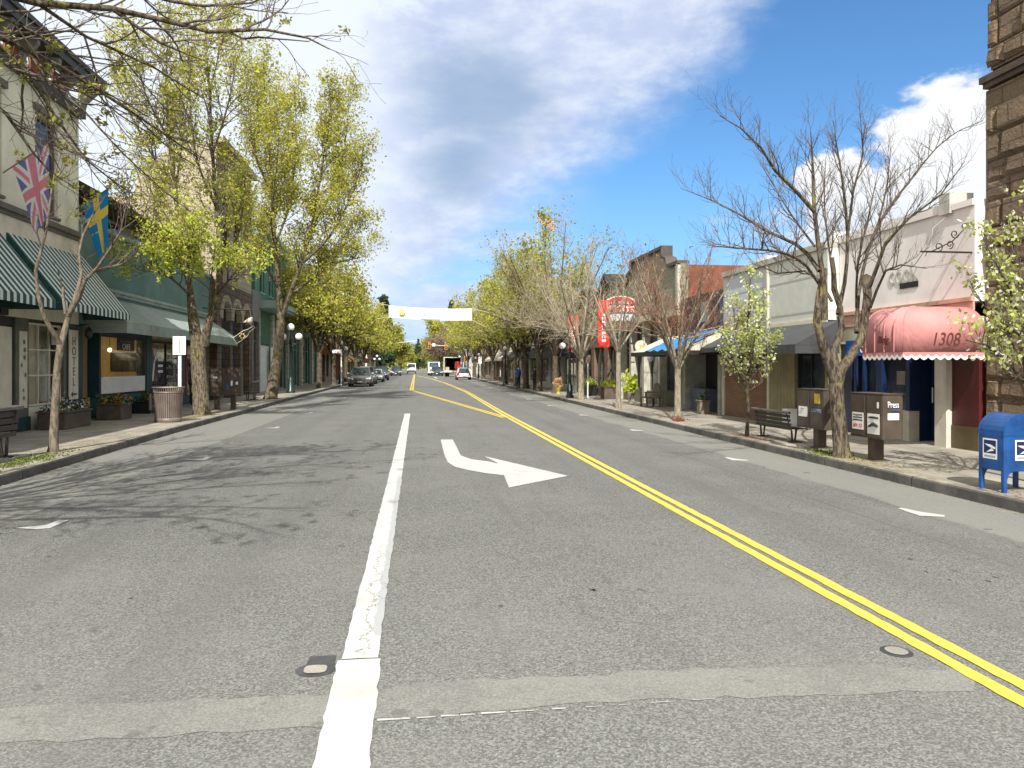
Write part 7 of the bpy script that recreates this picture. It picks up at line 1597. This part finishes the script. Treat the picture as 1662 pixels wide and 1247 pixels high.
person('person in a blue shirt walking on the right sidewalk behind the dark trunks', D(841, 600, 56).x, 56, .5, plain('bright_blue_shirt', (.05, .13, .5), .8), DEN, (.15, -.1), .95)
person('person in dark clothes standing by the shop door, left of the thick forked trunk', D(309, 640, 33).x, 33.2, 2.0, plain('mauve_top', (.3, .2, .25), .8), DEN, (0, 0), .98)
person('person in a purple top with a yellow bag, partly behind the thick forked trunk', D(317, 640, 32).x, 32.0, 1.2, plain('purple_top', (.12, .05, .16), .8), DEN, (0, .1), .95)
t = thing('handbag', 'yellow handbag carried by the person behind the thick forked trunk', 'bag', (D(316, 655, 31.8).x, 31.8, .8)); x = t.location.x; MB().box(x-.12, x+.12, 31.7, 31.8, .72, 1.0).build('bag_body', YELI, t, .03); MB().tube([(x-.08, 31.75, 1.0), (x, 31.75, 1.15), (x+.08, 31.75, 1.0)], .01, 5).build('strap', YELI, t)
person('person in a dark coat standing under the grey awning, right sidewalk', D(868, 600, 52).x, 52, -.6, BLK, BLK, (0, 0), .9)

# ------------------------------------------------------------ planters, pots, seats
def planter(label, x0, x1, y0, y1, h, box, leafs, n, r, seed, shape='box'):
    t = thing('planter', label, 'planter', ((x0+x1)/2, (y0+y1)/2, .15))
    if shape == 'box': MB().box(x0, x1, y0, y1, .15, .15+h).build('box', box, t, .02); MB().box(x0-.03, x1+.03, y0-.03, y1+.03, .15+h, .19+h).build('box_rim', box, t, .01)
    else:
        c = ((x0+x1)/2, (y0+y1)/2, .15); w_ = (x1-x0)/2; MB().lathe([(w_*.7, 0), (w_*.75, .04), (w_*.35, h*.25), (w_*.6, h*.4), (w_*.95, h*.9), (w_, h), (w_*.85, h)], c, 14).build('urn', box, t)
    rng = np.random.default_rng(seed); pts = np.c_[rng.uniform(x0, x1, n), rng.uniform(y0, y1, n), .2+h+abs(rng.normal(0, r*.5, n))]
    A = TM(); mats = []
    for lm, k, sz in leafs: sel = pts[rng.random(len(pts)) < k]; A.quads(leaf_arrays(sel, 4, .05, sz, rng), len(mats)); mats.append(lm)
    A.build('plants', mats, t); return t
WF = leafmat('white_flowers', (.7, .7, .72), (.8, .8, .82), trans=.2); RF = leafmat('red_orange_flowers', (.5, .1, .04), (.6, .3, .05), trans=.2); PF = leafmat('pink_flowers', (.6, .2, .2), (.65, .35, .3), trans=.2)
WOODD = plain('weathered_dark_wood', (.10, .075, .055), .85, .2, 4.)
planter('brown planter box of white flowers under the gridded shop window', -9.4, -8.75, 20.6, 22.2, .42, WOODD, [(LEAF_D, .7, .06), (WF, .5, .06)], 90, .2, 1)
planter('dark wooden planter with orange flowers between the HOTEL sign and the cafe door', -9.4, -8.7, 24.2, 25.1, .45, WOODD, [(LEAF_D, .6, .07), (RF, .35, .06), (LEAF_Y, .4, .07)], 60, .22, 2)
planter('low black planter of dark green plants under the cafe menu board', -9.5, -8.9, 27.4, 29.4, .38, BLK, [(LEAF_D, 1., .07), (LEAF_B, .2, .06)], 120, .2, 3)
planter('dark brown planter with a round green bush beside the brown brick shop', 9.2, 9.8, 36.9, 37.7, .55, WOODD, [(LEAF_B, 1., .06)], 150, .3, 4)
planter('black planter with a green bush, next to the right hand street lamp', 9.2, 9.8, 41, 41.8, .55, BLK, [(LEAF_B, 1., .06), (LEAF_D, .5, .06)], 120, .3, 5)
planter('stone urn with large bright green leaves in front of the olive shop front', 9.05, 9.5, 32.3, 32.75, .5, plain('stone_urn', (.26, .23, .17), .9), [(LEAF_B, 1., .12)], 90, .75, 6, 'urn')
planter('yellow pot of pink and orange flowers just left of the right hand street lamp', 8.0, 8.4, 43.6, 44.0, .5, plain('yellow_pot', (.45, .38, .06), .6), [(PF, .8, .08), (LEAF_B, .5, .07)], 60, .4, 7, 'urn')
planter('barrel of pale striped timber with cuttings at the dark green door', 9.5, 9.85, 24.9, 25.2, .42, plain('pale_barrel', (.2, .17, .12), .8), [(LEAF_D, .6, .07)], 30, .15, 8)
t = thing('garden_seat', 'round backed weathered wooden seat outside the olive shop front', 'seat', (9.0, 29.6, .15)); SW = plain('grey_brown_timber', (.15, .125, .095), .85, .2, 5.)
mb = MB(); n = 10; mb.prism([(29.2, .5)] + [(29.65-.45*cos(pi*k/n), .72+.38*sin(pi*k/n)) for k in range(n+1)] + [(30.1, .5)], 'x', 9.52, 9.56); mb.build('backrest', SW, t)
MB().box(8.95, 9.56, 29.2, 30.1, .5, .55).build('seat', SW, t, .01)
for xx in (8.97, 9.48):
    for yy in (29.22, 30.0): MB().box(xx, xx+.07, yy, yy+.07, .15, .5).build('leg', SW, t)
MB().box(8.9, 9.5, 29.18, 29.26, .72, .76).box(8.92, 8.98, 29.18, 29.26, .5, .72).build('armrest', SW, t)
t = thing('sandwich_board', 'small white sandwich board standing on the sidewalk below the box truck', 'sign', (7.9, 112, .15)); MB().prism([(111.7, .15), (112.3, .15), (112.03, 1.2), (111.97, 1.2)], 'x', 7.6, 8.2).build('board', WHT, t); MB().box(7.58, 8.22, 111.6, 111.68, .15, .2).build('foot', DKM, t)
t = thing('bicycle_rack', 'curved dark metal rail on the left sidewalk beyond the street lamp', 'bike rack', (-6.9, 58, .15)); mb = MB()
mb.tube([(-7.0, 58, .15), (-7.0, 58, .85)] + [(-6.8-.2*cos(pi*k/8), 58, .85+.18*sin(pi*k/8)) for k in range(9)] + [(-6.6, 58, .15)], .025, 6); mb.build('rail', DKM, t); MB().box(-7.05, -6.55, 57.95, 58.05, .15, .17).build('foot_plate', DKM, t)

# ------------------------------------------------------------ weeds, litter, hill
rng = np.random.default_rng(5)
def litter(name, label, cat, cx, cy, sx, sy, n, m, sz, z=.158, hgt=.0):
    A = TM(); P_ = np.c_[rng.normal(cx, sx, n), rng.normal(cy, sy, n), z+abs(rng.normal(0, hgt+1e-4, n))]; t = leaf_arrays(P_, 1, .002, sz, rng, flat=.9 if hgt == 0 else 0)
    if hgt == 0:
        t = t.reshape(-1, 4, 3); c = t.mean(1, keepdims=True); t[:, :, 2] = c[:, :, 2]+(t[:, :, 2]-c[:, :, 2])*.12; t = t.reshape(-1, 3)
    A.quads(t, 0); o = A.build(name, [m], None) if False else None
    me = bpy.data.meshes.new(name); me.from_pydata([tuple(v) for v in t], [], [tuple(range(4*i, 4*i+4)) for i in range(len(t)//4)]); me.materials.append(m); o = bpy.data.objects.new(name, me); COL.objects.link(o); tag(o, label, cat, kind='stuff')
DRY = leafmat('dry_leaf_litter', (.28, .21, .09), (.40, .34, .14), trans=.1); GRASS = leafmat('dull_grass', (.10, .14, .025), (.20, .24, .05)); MULCH = leafmat('red_brown_mulch', (.16, .06, .035), (.25, .11, .06), trans=.05)
litter('fallen_leaves', 'fallen yellowish leaf litter round the slim bare tree by the left bench', 'leaves', -6.7, 16.2, .3, 1.6, 1500, DRY, .03)
litter('fallen_leaves', 'fallen leaf litter between the trash can and the forked tree', 'leaves', -7.0, 25.8, .25, 1.6, 1300, DRY, .035)
litter('grass', 'short green weeds at the foot of the left bench', 'grass', -6.5, 13.9, .14, .7, 700, GRASS, .03, hgt=.015)
litter('grass', 'patch of bright weeds at the foot of the thick bare trunk', 'grass', 7.5, 13.2, .16, .4, 600, GRASS, .028, hgt=.012)
litter('fallen_leaves', 'yellowish litter round the thick bare trunk on the right', 'leaves', 7.5, 12.3, .18, .7, 900, DRY, .028)
litter('mulch', 'reddish litter at the foot of the small pear tree and mailbox', 'mulch', 7.6, 16.6, .22, .6, 900, MULCH, .03)
litter('mulch', 'reddish litter on the kerb below the blue mailbox', 'mulch', 7.6, 8.0, .2, .5, 900, MULCH, .028)
litter('mulch', 'reddish flowers round the base of the pale trunked bare tree', 'mulch', 7.65, 21.75, .09, .13, 260, MULCH, .045, hgt=.06)
def gutter(label, tab, sgn, n, seed):
    rg = np.random.default_rng(seed); ys = rg.uniform(2, 60, n)**1.0; off = np.abs(rg.normal(0, .09, n))*np.where(rg.random(n) < .8, -sgn, sgn)
    P_ = np.array([(lerp(tab, float(y))+o+(0 if o*sgn < 0 else .02*sgn), y, .006 if o*sgn < 0 else .16) for y, o in zip(ys, off)]); t = leaf_arrays(P_, 1, .0, .028, rg, flat=.9).reshape(-1, 4, 3); c = t.mean(1, keepdims=True); t[:, :, 2] = c[:, :, 2]+(t[:, :, 2]-c[:, :, 2])*.15; t = t.reshape(-1, 3)
    me = bpy.data.meshes.new('fallen_leaves'); me.from_pydata(t.tolist(), [], [tuple(range(4*i, 4*i+4)) for i in range(len(t)//4)]); me.materials.append(DRY); o = bpy.data.objects.new('fallen_leaves', me); COL.objects.link(o); tag(o, label, 'leaves', kind='stuff')
gutter('thin line of dry leaf bits along the left gutter and kerb', KL, -1, 2200, 1); gutter('thin line of dry leaf bits along the right gutter and kerb', KR, 1, 1600, 2)
# wooded hill closing the view
mb = MB(); nx_, ny_ = 40, 8; vs = []
rnd = random.Random(1)
for j in range(ny_+1):
    for i in range(nx_+1):
        x = -500+1000*i/nx_; y = 620+300*j/ny_; h_ = 26*math.exp(-((x-30)/220)**2)*(.2+.8*sin(pi*min(1, j/ny_*1.2+.0)/2))+rnd.uniform(0, 2); vs.append((x, y, h_ if j else -1))
mb.add(vs, [(j*(nx_+1)+i, j*(nx_+1)+i+1, (j+1)*(nx_+1)+i+1, (j+1)*(nx_+1)+i) for j in range(ny_) for i in range(nx_)], True)
struct(mb.build('hill', plain('wooded_hill', (.11, .12, .04), .95, .3, .04, bump=0, streak=False)), 'low yellow green wooded hill closing the end of the street', 'hill')
A = []; rng = np.random.default_rng(3)
for i in range(260):
    x = rng.uniform(-130, 160); y = rng.uniform(440, 640)
    if abs(x) < 12 and y < 560: continue
    r = rng.uniform(3., 5.) if abs(x) > 40 else rng.uniform(1.5, 2.8); c = np.array([x, y, r*.9]); d = rng.normal(0, 1, (60, 3)); d /= np.linalg.norm(d, axis=1)[:, None]; A.append(c+d*r*rng.uniform(.6, 1., (60, 1))*np.array([1, 1, .95]))
V_ = leaf_arrays(np.concatenate(A), 2, .5, 2.0, rng); me = bpy.data.meshes.new('woodland'); me.from_pydata(V_.tolist(), [], [tuple(range(4*i, 4*i+4)) for i in range(len(V_)//4)]); me.materials.append(LEAF_Y); o = bpy.data.objects.new('woodland', me); COL.objects.link(o)
tag(o, 'far olive green woodland behind the end of the street', 'woodland', kind='stuff')
